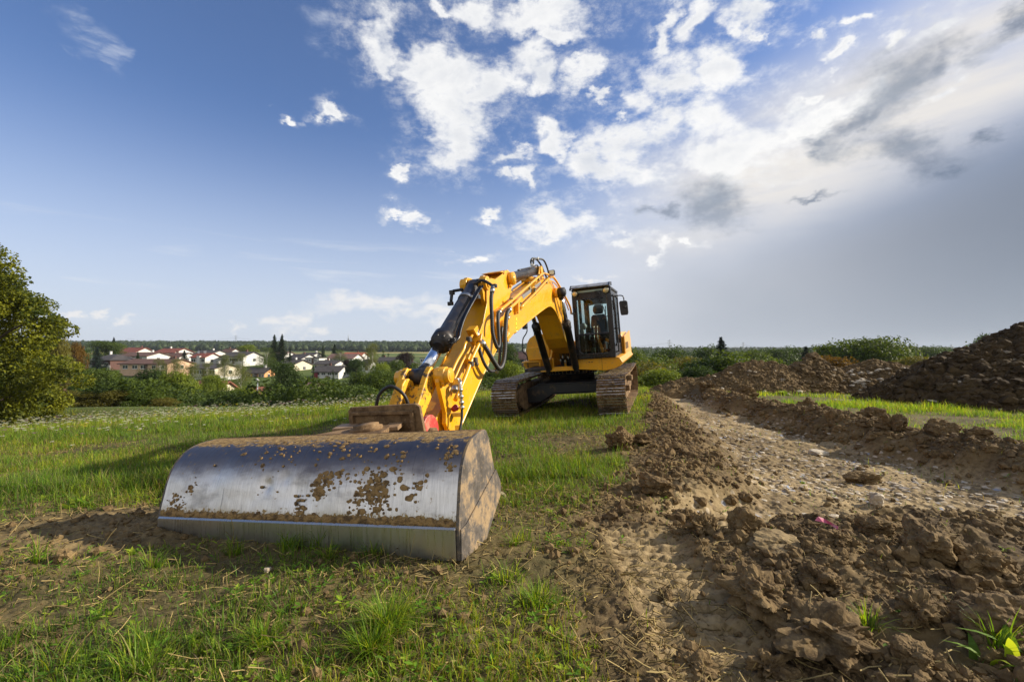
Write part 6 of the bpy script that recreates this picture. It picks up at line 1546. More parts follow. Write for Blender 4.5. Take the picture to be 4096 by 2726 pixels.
P7 = pylon(2588, 1400, 1413, 900, "second tiny far pylon, right of the first", 2)
mr_ = empty("radio_mast", (atx(1393, 1000), 1000, atz(1362, 1000))); tag(mr_, "radio mast on the highest point of the wooded ridge", "mast")
m = MB(); m.tube([(0, 0, -8), (0, 0, 8), (0, 0, 14)], .8, 6, True, [1.2, .8, .3]); m.box((0, 0, 3), (5, 3, 1)); m.build("mast_pole", MPY, mr_)
def wire(a, b, sag, label):
    pts = [a.lerp(b, t) + Vector((0, 0, -sag * 4 * t * (1 - t))) for t in np.linspace(0, 1, 17)]
    o = MB().tube([tuple(p) for p in pts], .11, 4).build("power_line", MPY); tag(o, label, "power line")
wire(Vector((atx(2150, 470), 470, atz(1382, 470))), P3[0], 4, "power line left of the pylon right of the cab")
wire(P3[0], P4[0], 5, "power line between the two pylons right of the cab")
wire(P4[0], P5[0], 7, "power line from the blue spruce pylon to the one at the big heap")
wire(P5[0], Vector((atx(4400, 330), 330, atz(1385, 330))), 4, "power line running right behind the big heap")
wire(Vector((atx(500, 900), 900, atz(1352, 900))), P1[0], 8, "power line left of the ridge pylon")
wire(P1[0], Vector((atx(1500, 960), 960, atz(1380, 960))), 8, "power line right of the ridge pylon")
def lamp(px, yt, Y, label):
    x = atx(px, Y); zb = gz(x, Y); H = atz(yt, Y) - zb; r = empty("street_lamp", (x, Y, zb)); tag(r, label, "street lamp", "street lamps in the valley")
    MB().tube([(0, 0, -.3), (0, 0, H - .2)], .07, 8).build("pole", MPY, r)
    MB().lathe((0, 0, H - .28), (0, 0, 1), [(0, .1), (.05, .22), (.25, .28), (.32, .15), (.36, 0)], 14).build("lamp_head", WALLS['white'], r)
lamp(546, 1554, 58, "small street lamp above the hazel hedge"); lamp(1033, 1514, 60, "street lamp on a tall pole left of the white shed")

# ---------------------------------------------------------------- earth heaps
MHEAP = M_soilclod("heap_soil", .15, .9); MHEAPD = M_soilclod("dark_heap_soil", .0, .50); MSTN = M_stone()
import bmesh as _bm
def ico(sub):
    bm = _bm.new(); _bm.ops.create_icosphere(bm, subdivisions=sub, radius=1.); V = np.array([v.co[:] for v in bm.verts]); F = np.array([[v.index for v in f.verts] for f in bm.faces]); bm.free(); return V, F
ICO = {k: ico(k) for k in (1, 2, 3, 4, 5)}
def lumps(P, S, sub, seed, rough=.5, freq=1.4, flat=.9, angular=0.):
    """clods: noise-distorted balls at P (n,3) with radii S; returns verts and tri indices"""
    IV, IF = ICO[sub]; r = np.random.default_rng(seed); n = len(P)
    ang = r.uniform(0, 2 * math.pi, n); cs, sn = np.cos(ang), np.sin(ang)
    A = S[:, None] * np.stack([r.uniform(.8, 1.3, n), r.uniform(.75, 1.1, n), r.uniform(.55, .95, n) * flat * 1.25], 1)
    o = r.uniform(0, 500, n)[:, None]
    x, y, z = IV[None, :, 0] * freq + o, IV[None, :, 1] * freq + o * .7, IV[None, :, 2] * freq
    d = 1 + rough * 2 * (vnoise(x, y, z, seed) - .5) + rough * 1.0 * (vnoise(x * 2.3, y * 2.3, z * 2.3, seed + 1) - .5)
    if sub >= 5: d = d + rough * .16 * (vnoise(x * 21, y * 21, z * 21, seed + 4) - .5) + rough * .10 * (vnoise(x * 40, y * 40, z * 40, seed + 5) - .5)
    if sub >= 3: d = d + rough * .5 * (vnoise(x * 5, y * 5, z * 5, seed + 2) - .5) + rough * .28 * (vnoise(x * 11, y * 11, z * 11, seed + 3) - .5)
    if angular: 
        q = np.abs(IV).max(1)[None]; d = d * (1 - angular + angular / q * .8)
    V = IV[None] * d[..., None] * A[:, None]
    X = V[..., 0] * cs[:, None] - V[..., 1] * sn[:, None]; Yv = V[..., 0] * sn[:, None] + V[..., 1] * cs[:, None]
    V = np.stack([X, Yv, V[..., 2]], -1) + P[:, None]
    return V.reshape(-1, 3), (IF[None] + (np.arange(n) * len(IV))[:, None, None]).reshape(-1)
def join(parts):
    Vs, Fs, o = [], [], 0
    for V, F in parts: Vs.append(V); Fs.append(F + o); o += len(V)
    return np.concatenate(Vs), np.concatenate(Fs)
def heap(cx, cy, rx, ry, H, rot, seed, mat, label, nl, lr=(.04, .16), sharp=1.0, stones=0, peaks=()):
    r = np.random.default_rng(seed); n = 150
    u = np.linspace(-1.25, 1.25, n); U, W = np.meshgrid(u, u)
    def hf(U, W):
        X = cx + (U * rx * math.cos(rot) - W * ry * math.sin(rot)); Y = cy + (U * rx * math.sin(rot) + W * ry * math.cos(rot))
        q = np.hypot(U, W) * (1 + .35 * (fbm(U * 1.6 + seed, W * 1.6, oct=3, seed=seed) - .5))
        z = np.where(q < 1, (1 - np.clip(q, 0, 1) ** 1.45) , -(q - 1) * 2.2)
        for (pu, pw, pr, ph) in peaks: z = z + ph * np.exp(-((U - pu) ** 2 + (W - pw) ** 2) / pr ** 2)
        z = z * H + np.where(q < 1, 1, 0) * H * .20 * (ridged(X * 1.7, Y * 1.7, 4, seed) - .5) * np.clip((1 - q) * 4, 0, 1)
        z = z + (fbm(X * 6, Y * 6, oct=4, seed=seed + 3) - .5) * .16 * np.clip((1.1 - q) * 4, 0, 1)
        return X, Y, h_base(X, Y) + z
    X, Y, Z = hf(U, W); idx = np.arange(n * n).reshape(n, n)
    F = np.stack([idx[:-1, :-1], idx[:-1, 1:], idx[1:, 1:], idx[:-1, :-1], idx[1:, 1:], idx[1:, :-1]], -1).reshape(-1)
    parts = [(np.stack([X, Y, Z], -1).reshape(-1, 3), F)]
    a = r.uniform(0, 2 * math.pi, nl); q = r.uniform(0, 1.12, nl) ** .6; lu, lw = q * np.cos(a), q * np.sin(a)
    lx, ly, lz = hf(lu, lw); S = lr[0] + (lr[1] - lr[0]) * r.uniform(0, 1, nl) ** 3
    big = S > .09
    parts.append(lumps(np.stack([lx, ly, lz], 1)[~big], S[~big], 1, seed + 5, .55))
    if big.any(): parts.append(lumps(np.stack([lx, ly, lz], 1)[big], S[big], 2, seed + 6, .55))
    V, F = join(parts)
    root = empty("earth_heap", (0, 0, 0)); root.location = (cx, cy, gz(cx, cy)); tag(root, label, "earth heap", "heaps of dug earth")
    o = np_mesh("heap_body", V - np.array(root.location), F, 3, mat, smooth=False, parent=root)
    if stones:
        a = r.uniform(-math.pi * .95, -.05 * math.pi, stones); q = r.uniform(.45, 1.15, stones); lx, ly, lz = hf(q * np.cos(a), q * np.sin(a)); S = r.uniform(.03, .12, stones)
        V, F = lumps(np.stack([lx, ly, lz + S * .2], 1), S, 1, seed + 9, .3, flat=.6, angular=.6)
        s = np_mesh("stones", V - np.array(root.location), F, 3, MSTN, parent=root); s['kind'] = 'stuff'
    return hf
heap(6.9, 17.6, 1.7, 1.2, .50, 0, 101, MHEAP, "lowest earth heap, beside the far end of the dirt track", 900, (.02, .08))
heap(9.3, 17.2, 2.9, 1.8, 1.12, .1, 102, MHEAP, "first tall light brown earth heap right of the big dark bush", 5200, (.015, .08), stones=40)
heap(11.1, 17.0, 2.1, 1.5, 1.12, 0, 103, MHEAP, "middle earth heap crowned by one big clod", 4200, (.02, .12), peaks=((.06, 0, .13, .30),), stones=20)
heap(13.4, 16.8, 2.6, 1.8, 1.12, 0, 104, MHEAP, "rubble strewn earth heap below the walnut trees", 4600, (.02, .10), stones=300)
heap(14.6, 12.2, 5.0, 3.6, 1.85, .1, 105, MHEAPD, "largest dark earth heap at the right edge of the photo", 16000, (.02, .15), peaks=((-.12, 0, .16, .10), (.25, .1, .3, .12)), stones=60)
# ---------------------------------------------------------------- clods, stones, straw, grass
def hz_(x, y):
    h, m = h_all(x, y); return h
MCLODN = M_soilclod("near_clod_soil", .22, .92); MCLODP = M_soilclod("pale_clod_soil", .55)
def visible_xy(n, y0, y1, seed, pw=1.0, wide=1.3):
    r = np.random.default_rng(seed); q = r.uniform(0, 1, n); y = (y0 ** (1 - 0) + (y1 - y0) * q ** pw)
    x = r.uniform(-1, 1, n) * (wide * y + .6); return x, y, r
def scatter_clods():
    parts = []
    # crumbs and small clods over all stripped soil
    for (n, y0, y1, s0, s1, sub, seed, pw) in ((52000, 1.15, 6, .005, .016, 1, 1, 1.3), (12000, 1.15, 9, .014, .036, 1, 2, 1.2), (1200, 1.2, 12, .03, .06, 3, 3, 1.2), (12000, 5, 20, .015, .05, 1, 4, 1.0)):
        x, y, r = visible_xy(n, y0, y1, seed, pw); h, m = h_all(x, y)
        foreg = (1 - sstep(3.3, 3.9, y)) * sstep(.1, 1.5, x)
        w = (1 - .95 * m['rut']) * m['soil'] * (.22 + .78 * np.clip(m['br'] + foreg, 0, 1)) * (1 - .75 * m['pale']) * (1 - .6 * m['fl'])
        w = w * sstep(.30, .55, fbm(x * 1.9, y * 1.9, oct=3, seed=44) + .08)
        w = np.maximum(w, .16 * (1 - sstep(5, 8, y)) * (S1_ := (sub == 1)) * sstep(.38, .6, fbm(x * 2.7, y * 2.7, oct=3, seed=45)))
        keep = r.uniform(0, 1, n) < w; x, y, h = x[keep], y[keep], h[keep]; k = len(x)
        S = s0 + (s1 - s0) * r.uniform(0, 1, k) ** 2
        parts.append(lumps(np.stack([x, y, h + S * .25], 1), S, sub, seed + 60, .5))
    V, F = join(parts); o = np_mesh("soil_crumbs", V, F, 3, MCLODN); tag(o, kind='stuff')
    # bank clods: broken edges of the stripped track
    r = np.random.default_rng(12); n = 6500; y = 3.6 + 14 * r.uniform(0, 1, n) ** 1.2; xr = np.interp(y, PL_Y, PR_X); xl = np.interp(y, PL_Y, PL_X)
    lft = r.uniform(0, 1, n) < .42; x = np.where(lft, xl - .40 + r.normal(0, .30, n), xr + .45 + r.normal(0, .30, n)); h, m = h_all(x, y)
    S = (.010 + .062 * r.uniform(0, 1, n) ** 3.8) * np.where(lft, .72, 1); V, F = lumps(np.stack([x, y, h + S * .1], 1), S, 2, 71, .55); o = np_mesh("bank_clods", V, F, 3, MCLODN); tag(o, kind='stuff')
    # stones of the track floor
    n = 15000; x, y, r = visible_xy(n, 3.9, 16, 21, 1.2); h, m = h_all(x, y)
    keep = (r.uniform(0, 1, n) < m['fl'] * sstep(.40, .58, fbm(x * .9, y * .7, oct=3, seed=15) + .06)) & (m['soil'] > .5); x, y, h = x[keep], y[keep], h[keep]
    S = .008 + .034 * r.uniform(0, 1, len(x)) ** 2.5; V, F = lumps(np.stack([x, y, h + S * .1], 1), S, 1, 81, .25, flat=.42, angular=.7); o = np_mesh("track_stones", V, F, 3, MSTN); tag(o, kind='stuff')
scatter_clods()
# single large clods and stones, each a thing
def clod(px, py, wpx, label, mat=None, sub=5, seed=1, flat=.8, cat='clod of earth', name='soil_clod', rough=.42, angular=0., up=.45, freq=1.5):
    d = 3.0
    for _ in range(12):      # where the line of sight meets the ground
        d = (1.2 - float(hz_(np.array([atx(px, d)]), np.array([d]))[0])) * 1820. / max(py - HZ, 20)
    x, y = atx(px, d), d; S = wpx / 1820. * d * .5; z = float(hz_(np.array([x]), np.array([y]))[0])
    V, F = lumps(np.array([[0, 0, S * up]]), np.array([S]), sub, seed, rough, freq, flat, angular)
    me_o = np_mesh(name, V, F, 3, mat or MCLODN, smooth=False); me_o.location = (x, y, z); tag(me_o, label, cat, 'large clods on the turned soil' if cat == 'clod of earth' else 'loose stones'); return me_o
CL = [
 (3690, 2215, 235, "largest clod, right of the middle of the turned soil", .85), (3000, 2400, 235, "broad rough clod in the lower middle of the turned soil", .7), (3265, 2560, 250, "ragged clod right of the tall dry stalk", .6),
 (2615, 1965, 130, "dark clod where the track print ends", .8), (2740, 2090, 90, "clod group edge just right of the track print", .8), (2800, 2120, 100, "round clod behind the pale slab", .8),
 (2960, 2110, 110, "upright crumbly clod left of the pink scrap", 1.1), (3250, 2320, 120, "clod directly left of the largest clod's foot", .8), (3330, 2355, 95, "small flat clod in front of the largest clod", .7),
 (3950, 2500, 260, "big dark clod at the lower right edge", .8), (3900, 2290, 130, "clod behind the big one at the right edge", .75), (3640, 2470, 120, "clod beside the bright seedlings", .9),
 (3620, 2630, 130, "clod in front of the seedlings", .75), (2760, 2650, 150, "long crumbly clod at the lower end of the track print", .55), (3050, 2660, 110, "tilted clod right of the long crumbly one", .9),
 (3130, 2690, 100, "clod cut by the bottom edge of the photo", .9), (2650, 2380, 60, "small clod lying in the track print", .8), (3330, 2160, 80, "clod right behind the pink scrap", .8), (3480, 2120, 110, "clod below the pale wedge stone", .7),
 (2480, 1790, 100, "clod at the left bank beside the machine's grass", .8), (2560, 1770, 60, "second clod of the pair on the left bank", .8), (3330, 1660, 66, "clod on the right bank nearest the sunny grass", .95), (3480, 1690, 82, "large clod on the crest of the right bank", .95),
 (3560, 1800, 82, "clod on the inner side of the right bank", .95), (3760, 1850, 93, "overhanging clod at the near end of the right bank", .95), (3900, 1880, 71, "last clod of the right bank", .95), (3230, 1640, 70, "small clod among the green blades of the right bank", .8),
 (3440, 1925, 90, "single dark clod on the pale mud strip", .6), (2980, 1620, 70, "clod at the start of the right bank", .7), (2830, 1590, 60, "far clod of the right bank near the lowest heap", .7)]
for i, (px, py, w, lab, fl) in enumerate(CL): clod(px, py, w, lab, seed=200 + i * 3, flat=fl, rough=.40 + .12 * (i % 3), freq=1.3 + .4 * (i % 3))
clod(3490, 2010, 62, "pale wedge shaped stone at the edge of the mud strip", MSTN, 3, 301, .9, 'stone', 'stone', .3, .7, .35)
clod(3265, 1815, 60, "flat squared slab lying on the stony track", MSTN, 3, 302, .35, 'stone', 'stone', .2, .8, .3)
clod(2975, 1835, 30, "small pale stone standing on the track", MSTN, 3, 303, .9, 'stone', 'stone', .3, .7, .4)
clod(2000, 1985, 36, "grey stone right behind the bucket's end plate", MSTN, 3, 304, .9, 'stone', 'stone', .3, .6, .5)
clod(1086, 2274, 26, "small pale stone in front of the cutting edge", MSTN, 3, 305, .9, 'stone', 'stone', .3, .6, .5)
clod(2700, 2195, 120, "", MCLODP, 3, 306, .35, 'clod of earth') if False else None
clod(3080, 2165, 200, "flat pale slab of dried mud beside the track print", MCLODP, 4, 307, .30, 'clod of earth', rough=.35, angular=.5, up=.12)
clod(3350, 1420 + 190, 30, "rectangular pale block at the foot of the middle heap", MSTN, 3, 308, .6, 'stone', 'stone', .2, .8, .5)
sc_ = MB(); p = np.array([atx(3262, 2.95), 2.95, 0]); zz = float(hz_(p[:1], p[1:2])[0]) + .05
sc_.add([(p[0] - .03, p[1], zz), (p[0], p[1] + .012, zz + .022), (p[0] + .01, p[1] - .02, zz - .004), (p[0] + .03, p[1] + .004, zz + .012), (p[0] + .042, p[1] - .03, zz - .012), (p[0] + .052, p[1] - .09, zz - .025), (p[0] + .06, p[1] - .085, zz - .005)], [(0, 1, 2), (1, 3, 2), (2, 3, 4), (4, 3, 6, 5)])
tag(sc_.build("plastic_scrap", simple("pink_plastic", (.55, .10, .17), .35, var=.7, vscale=20, var_col=(.6, .45, .45))), "crumpled pink plastic scrap on the turned soil", "litter")

MBLADE = M_vcol("grass_blade", .55, .50); MSTRAW = M_vcol("straw", .8, .15); MFLOW = M_vcol("flower", .8, .3)
def blades(x, y, z, L, W, head, lean, col, seed=0, nseg=3):
    n = len(x); r = np.random.default_rng(seed)
    t = np.linspace(0, 1, nseg + 1)
    dx, dy = np.cos(head), np.sin(head); px_, py_ = -dy, dx
    tw = r.uniform(-.6, .6, n); px2 = px_ * np.cos(tw) + dx * np.sin(tw); py2 = py_ * np.cos(tw) + dy * np.sin(tw)
    Vs = []
    for k, tt in enumerate(t):
        out = lean * L * tt ** 1.8; up = L * (tt - .42 * np.clip(lean, 0, 1.6) * tt ** 2.2)
        cx = x + dx * out; cy = y + dy * out; cz = z + up; w = W * (1 - tt ** 1.6) * .5 + .0003
        if k < nseg:
            Vs.append(np.stack([cx - px2 * w, cy - py2 * w, cz], 1)); Vs.append(np.stack([cx + px2 * w, cy + py2 * w, cz], 1))
        else: Vs.append(np.stack([cx, cy, cz], 1))
    V = np.stack(Vs, 1); m = V.shape[1]; b = (np.arange(n) * m)[:, None]
    quads = np.concatenate([b + np.array([2 * k, 2 * k + 1, 2 * k + 3, 2 * k + 2]) for k in range(nseg - 1)], 1)
    tri = b + np.array([2 * nseg - 2, 2 * nseg - 1, 2 * nseg])
    loops = np.concatenate([quads, tri], 1).reshape(-1); cnt = np.tile(np.array([4] * (nseg - 1) + [3]), n)
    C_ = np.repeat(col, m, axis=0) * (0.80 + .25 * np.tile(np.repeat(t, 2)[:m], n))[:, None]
    return V.reshape(-1, 3), loops, cnt, C_
def addmesh(name, lst, mat):
    Vs, Ls, Cs, Ks, o = [], [], [], [], 0
    for V, L, c, k in lst: Vs.append(V); Ls.append(L + o); Ks.append(c); Cs.append(k); o += len(V)
    ob = np_mesh(name, np.concatenate(Vs), np.concatenate(Ls), np.concatenate(Ks), mat, cols=np.concatenate(Cs)); tag(ob, kind='stuff'); return ob
G1 = np.array([.190, .315, .022]); G2 = np.array([.100, .200, .018]); G3 = np.array([.370, .450, .040]); GD = np.array([.34, .27, .115]); GB = np.array([.17, .12, .05])
def gcol(r, n, a=.25, dry=.1, yel=.3):
    q = r.uniform(0, 1, n)[:, None]; c = G2 * (1 - q) + G1 * q
    c = np.where((r.uniform(0, 1, n) < yel)[:, None], G3 * r.uniform(.7, 1.1, n)[:, None], c); c = np.where((r.uniform(0, 1, n) < dry)[:, None], GD * r.uniform(.5, 1.1, n)[:, None], c)
    return c * r.uniform(.75, 1.25, n)[:, None]
def grass_density(x, y, m):
    """bare, thin and lush patches as in the photo"""
    n = fbm(x * 1.1, y * 1.1, oct=4, seed=301); n2 = fbm(x * 3.2, y * 3.2, oct=3, seed=302)
    far = sstep(5.2, 8., y)
    d = (.24 + .76 * sstep(.38, .58, .45 * n + .55 * n2)) * (1 - far) + far * (.45 + .55 * sstep(.35, .55, n))
    lush = np.exp(-(((x + .12) / .55) ** 2 + ((y - 1.75) / .28) ** 2)) + np.exp(-(((x + 1.7) / .7) ** 2 + ((y - 1.7) / .28) ** 2)) + np.exp(-(((x + 4.2) / 1.8) ** 2 + ((y - 4.8) / .8) ** 2)) * 1.2 + .8 * np.exp(-(((x - .5) / .5) ** 2 + ((y - 4.6) / 1.2) ** 2))
    d = d + lush * .8
    bare = np.exp(-(((x + 2.9) / 1.0) ** 2 + ((y - 3.45) / .42) ** 2)) + .35 * np.exp(-(((x - .15) / .45) ** 2 + ((y - 2.75) / .35) ** 2)) + .15 * np.exp(-(((x + 2.6) / 1.1) ** 2 + ((y - 2.45) / .3) ** 2)) + .7 * np.exp(-(((x - 1.0) / .9) ** 2 + ((y - 6.3) / 1.0) ** 2))
    d = d * (1 - .40 * (1 - sstep(2.3, 3.3, y)) * (1 - np.clip(lush, 0, 1)))
    return np.clip(d - bare, 0, 1.4) * (1 - sstep(.25, .75, m['soil']) * .985)
def build_grass():
    L_ = []
    for (n, y0, y1, l0, l1, w, seed, pw, ns) in ((185000, 1.1, 5.5, .03, .12, .0036, 1, 1.25, 3), (190000, 4.5, 12, .06, .16, .006, 2, 1.1, 2), (230000, 10, 30, .10, .22, .010, 3, 1.0, 2)):
        x, y, r = visible_xy(n, y0, y1, seed + 400, pw); x = np.where(y > 15, np.minimum(x, 9), x)
        # tufts: pull the roots of neighbouring blades together
        tx, ty = np.round(x / .07) * .07 + (vnoise(np.round(x / .07) * 1.7, np.round(y / .07) * 2.3, seed=9) - .5) * .06, np.round(y / .07) * .07 + (vnoise(np.round(x / .07) * 2.1, np.round(y / .07) * 1.3, seed=10) - .5) * .06
        kk = (r.uniform(0, 1, n) < .55) & (y < 9); x = np.where(kk, tx + r.normal(0, .010, n), x); y = np.where(kk, ty + r.normal(0, .010, n), y)
        h, m = h_all(x, y); d = grass_density(x, y, m); xr = np.interp(y, PL_Y, PR_X)
        rightside = (x > xr + .85) & (y > 3.4)
        d = np.where(rightside, (.9 * sstep(.38, .55, fbm(x * .8, y * .8, oct=3, seed=305)) * sstep(xr + .65, xr + 1.0, x) + .10) * (1 - .55 * (1 - sstep(5.5, 8, y))), d)
        keep = (r.uniform(0, 1, n) < d) & (np.hypot(x - 14.3, (y - 12.2) * 1.3) > 4.2); x, y, h = x[keep], y[keep], h[keep]; rs = rightside[keep]; k = len(x)
        lush = np.clip(d[keep], .3, 1.3)
        L = (l0 + (l1 - l0) * r.uniform(0, 1, k) ** 1.6) * (.55 + .6 * lush)
        col = gcol(r, k, dry=.22 if y0 < 9 else .14, yel=.30 if y0 < 9 else .38)
        pq = sstep(.35, .65, fbm(x * .55, y * .45, oct=4, seed=333))[:, None]; col = col * (np.array([.72, .80, .9]) * (1 - pq) + np.array([1.22, 1.08, .9]) * pq)
        L = L * (.65 + .7 * sstep(.35, .65, fbm(x * .8, y * .7, oct=3, seed=334)))
        col = np.where(rs[:, None], col * np.array([1.10, 1.22, .9]), col)
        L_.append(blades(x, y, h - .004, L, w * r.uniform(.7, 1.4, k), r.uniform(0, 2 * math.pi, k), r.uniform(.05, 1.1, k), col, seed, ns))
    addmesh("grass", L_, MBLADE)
    # dense dark tussocks (named spots in the foreground)
    T_ = []; r = np.random.default_rng(55)
    for (px, py, nb, L, sp_) in ((1560, 2520, 520, .17, .085), (1500, 2600, 300, .15, .08), (2030, 2330, 110, .10, .11), (2150, 2420, 200, .13, .13), (620, 2560, 80, .13, .13), (600, 2660, 90, .17, .12), (180, 2210, 30, .22, .05), (250, 2640, 60, .15, .14), (1080, 2560, 140, .13, .08), (60, 2540, 60, .14, .14),
                               (1170, 2180, 70, .16, .05), (950, 2180, 60, .13, .06), (1290, 2180, 26, .22, .03), (1750, 2200, 36, .20, .05), (1330, 2230, 60, .12, .06), (640, 2230, 50, .14, .06), (1500, 2230, 40, .13, .06), (2060, 2190, 50, .12, .05), (2100, 2180, 24, .15, .04), (3440, 2520, 60, .12, .05), (3950, 2640, 50, .18, .05), (2150, 1640, 60, .25, .12), (1930, 1660, 60, .22, .15), (2300, 1650, 90, .20, .2)):
        d = 1.2 * 1820 / (py - HZ); x0, y0 = atx(px, d), d
        x = x0 + r.normal(0, sp_, nb); y = y0 + r.normal(0, sp_ * .7, nb); h = hz_(x, y); hd = np.arctan2(y - y0, x - x0) + r.normal(0, .7, nb)
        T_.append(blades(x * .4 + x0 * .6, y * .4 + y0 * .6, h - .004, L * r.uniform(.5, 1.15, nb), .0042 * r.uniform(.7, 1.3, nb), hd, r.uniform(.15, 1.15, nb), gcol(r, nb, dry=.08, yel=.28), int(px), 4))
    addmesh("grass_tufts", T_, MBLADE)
    # meadow: tall seed heads and stalks towards the crest on the left
    n = 42000; x, y, r = visible_xy(n, 9, 30, 450, 1.0); keep = (x < .5 - 0 * y) & (r.uniform(0, 1, n) < .45 * sstep(10, 17, y - x * .25)); x, y = x[keep], y[keep]; k = len(x); h = hz_(x, y)
    col = np.where((r.uniform(0, 1, k) < .5)[:, None], GD * .9, G3) * r.uniform(.6, 1.2, k)[:, None]
    addmesh("meadow_stalks", [blades(x, y, h, r.uniform(.16, .42, k), .006 * r.uniform(.7, 1.4, k), r.uniform(0, 6.28, k), r.uniform(0, .5, k), col, 77, 2)], MBLADE)
build_grass()
def weeds():
    """broad leaved seedlings, clover and dead nettles between the blades"""
    r = np.random.default_rng(90); n = 16000; x, y, r = visible_xy(n, 1.15, 11, 91, 1.15); h, m = h_all(x, y); d = grass_density(x, y, m)
    xr = np.interp(y, PL_Y, PR_X); d = np.where((x > xr + .6) & (y > 3.6), .25, d)
    keep = r.uniform(0, 1, n) < d * .8; x, y, h = x[keep], y[keep], h[keep]; n = len(x)
    m_ = 5; a = np.repeat(r.uniform(0, 6.28, n), m_) + np.tile(np.arange(m_) * 6.283 / m_, n) + r.normal(0, .3, n * m_); s = np.repeat(r.uniform(.008, .026, n) * (1 + y * .05), m_) * r.uniform(.7, 1.3, n * m_)
    X = np.repeat(x, m_); Y = np.repeat(y, m_); Z = np.repeat(h, m_) + s * r.uniform(.2, 1.1, n * m_)
    dx, dy = np.cos(a), np.sin(a); up = r.uniform(.1, .6, n * m_)
    v = [np.stack([X + dx * s * k1 - dy * s * k2, Y + dy * s * k1 + dx * s * k2, Z + up * s * k3], 1) for k1, k2, k3 in ((.1, 0, 0), (.7, .32, .7), (1.3, 0, .9), (.7, -.32, .7))]
    V = np.stack(v, 1).reshape(-1, 3); col = gcol(r, n, dry=.06, yel=.25) * np.array([.95, 1.05, 1.]); C_ = np.repeat(col, m_ * 4, axis=0)
    o = np_mesh("broadleaf_weeds", V, np.arange(len(V)), 4, MBLADE, cols=C_); tag(o, kind='stuff')
    # a few larger docks and seedlings
    L_ = []
    for (px, py, nl, sz) in ((3965, 2640, 6, .12), (3860, 2650, 5, .09), (3600, 2440, 14, .035), (3640, 2420, 10, .03), (1040, 2310, 9, .05), (1100, 2310, 8, .045), (340, 1960, 26, .10), (600, 1900, 22, .09), (700, 1880, 16, .08), (430, 2430, 8, .05), (820, 2540, 10, .05), (560, 2180, 12, .045), (1250, 1790, 14, .09), (900, 1800, 12, .08), (3200, 1850, 10, .04)):
        d = 1.2 * 1820 / (py - HZ); x0, y0 = atx(px, d), d; a = r.uniform(0, 6.28, nl); L_.append(blades(x0 + r.normal(0, sz * .4, nl), y0 + r.normal(0, sz * .4, nl), hz_(np.full(nl, x0), np.full(nl, y0)), sz * r.uniform(.7, 1.3, nl), sz * .42 * r.uniform(.8, 1.2, nl), a, r.uniform(.4, 1.2, nl), gcol(r, nl, dry=0, yel=.3), 5 + int(px), 4))
    addmesh("leafy_weeds", L_, MBLADE)
weeds()
def straw():
    n = 60000; x, y, r = visible_xy(n, 1.1, 9, 95, 1.25); h, m = h_all(x, y)
    w = (.42 + .58 * np.exp(-((x - .45) / .55) ** 2)) * (1 - m['fl'] * .8) * (.25 + .75 * sstep(.42, .6, fbm(x * 1.6, y * 1.6, oct=3, seed=96))) * np.where(x > 1.4, .45, 1)
    keep = r.uniform(0, 1, n) < w * .9; x, y, h = x[keep], y[keep], h[keep]; n = len(x)
    L = r.uniform(.025, .12, n) * (1 + .5 * (r.uniform(0, 1, n) > .93)); a = r.uniform(0, 6.28, n); e = r.normal(.08, .22, n); e = np.where(r.uniform(0, 1, n) < .05, r.uniform(.8, 1.4, n), e); wd = r.uniform(.0010, .0024, n) * (1 + .1 * y)
    D = np.stack([np.cos(a) * np.cos(e), np.sin(a) * np.cos(e), np.sin(e)], 1) * L[:, None]; N1 = np.stack([-np.sin(a), np.cos(a), 0 * a], 1) * wd[:, None]; N2 = np.stack([0 * a, 0 * a, wd], 1)
    P = np.stack([x, y, h + .004 + np.maximum(-np.sin(e) * L, 0)], 1); mid = D * .5 + r.normal(0, .06, (n, 3)) * L[:, None] * .6
    rings = []
    for q in (np.zeros((n, 3)), mid, D):
        for k in range(3): rings.append(P + q + N1 * math.cos(2.1 * k) + N2 * math.sin(2.1 * k) * 1.2)
    V = np.stack(rings, 1); b = (np.arange(n) * 9)[:, None]; fs = []
    for s in (0, 3):
        for k in range(3): fs.append(b + np.array([s + k, s + (k + 1) % 3, s + 3 + (k + 1) % 3, s + 3 + k]))
    c = GD * r.uniform(.55, 1.45, n)[:, None] * np.array([1.05, 1., .95]); c = np.where((r.uniform(0, 1, n) < .3)[:, None], GB * r.uniform(.6, 1.2, n)[:, None], c)
    o = np_mesh("straw_litter", V.reshape(-1, 3), np.concatenate(fs, 1).reshape(-1), 4, MSTRAW, smooth=True, cols=np.repeat(c, 9, axis=0)); tag(o, kind='stuff')
straw()
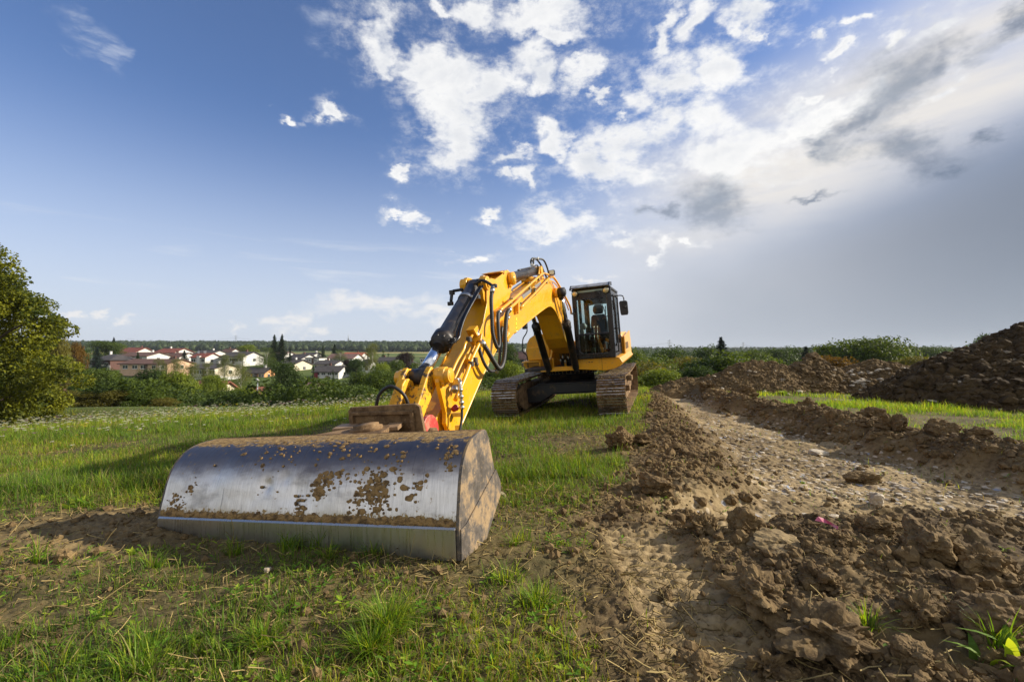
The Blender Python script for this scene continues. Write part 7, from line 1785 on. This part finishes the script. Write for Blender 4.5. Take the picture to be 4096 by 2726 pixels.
def flowers():
    """white umbels, some yellow and mauve heads over the meadow"""
    n = 14000; x, y, r = visible_xy(n, 8, 30, 120, .9); keep = (x < -1.2) & (r.uniform(0, 1, n) < .75 * sstep(9, 17, y - x * .35)); x, y = x[keep], y[keep]; n = len(x); h = hz_(x, y); H = r.uniform(.18, .45, n)
    Vs, Cs = [], []
    k = 7
    for j in range(k):
        a = j * 6.283 / k + r.uniform(0, 1, n); rr = np.where(j == 0, 0, 1) * r.uniform(.015, .035, n); s = r.uniform(.007, .017, n)
        cx, cy, cz = x + np.cos(a) * rr, y + np.sin(a) * rr, h + H + r.uniform(-.008, .008, n)
        for u, v, w in ((-1, -1, 0), (1, -1, .2), (1, 1, 0), (-1, 1, .2)): Vs.append(np.stack([cx + u * s, cy + v * s, cz + w * s], 1))
    V = np.stack(Vs, 1).reshape(-1, 3); t = r.uniform(0, 1, n)[:, None]
    c = np.where(t < .80, np.array([.62, .62, .50]), np.where(t < .9, np.array([.60, .48, .03]), np.array([.35, .12, .30]))); C_ = np.repeat(c, 4 * k, axis=0)
    o = np_mesh("wildflower_heads", V, np.arange(len(V)), 4, MFLOW, cols=C_); tag(o, kind='stuff')
    addmesh("wildflower_stems", [blades(x, y, h, H, .006 * np.ones(n), r.uniform(0, 6.28, n), np.zeros(n) + .02, np.tile(G1 * .9, (n, 1)), 5, 2)], MBLADE)
flowers()
# long dry twig by the right crawler track and a dry stalk in the foreground
tw = MB(); tw.tube([(2.62, 9.95, -.02), (2.85, 9.6, -.08), (3.05, 9.2, -.14)], .014, 6); tag(tw.build("fallen_twig", MBARK), "pale twig leaning against the right crawler track", "twig")
ds = MB(); d0 = 2.0; x0 = atx(3225, d0); z0 = float(hz_(np.array([x0]), np.array([d0]))[0]); ds.tube([(x0, d0, z0), (x0 - .01, d0 + .01, z0 + .08), (x0, d0, z0 + .17)], 0, 6, True, [.0035, .003, .002]); ds.tube([(x0, d0, z0 + .03), (x0 + .03, d0 - .01, z0 + .06)], .002, 5)
tag(ds.build("dry_stalk", MHAY), "upright dry stalk beside the ragged clod", "stalk")
# ---------------------------------------------------------------- air
def build_haze():
    m = MB(); m.box((0, 1090, 31), (5400, 3040, 95))
    mat = bpy.data.materials.new("air"); mat.use_nodes = True; t = NT(mat.node_tree); t.n.clear(); out = t.node('ShaderNodeOutputMaterial')
    v = t.node('ShaderNodeVolumePrincipled'); v.inputs['Density'].default_value = .00011; v.inputs['Color'].default_value = (.80, .88, 1., 1); v.inputs['Anisotropy'].default_value = .2
    t.link(v.outputs[0], out.inputs['Volume']); o = m.build("haze", mat); tag(o, kind='stuff')
    mat.cycles.homogeneous_volume = True
build_haze()
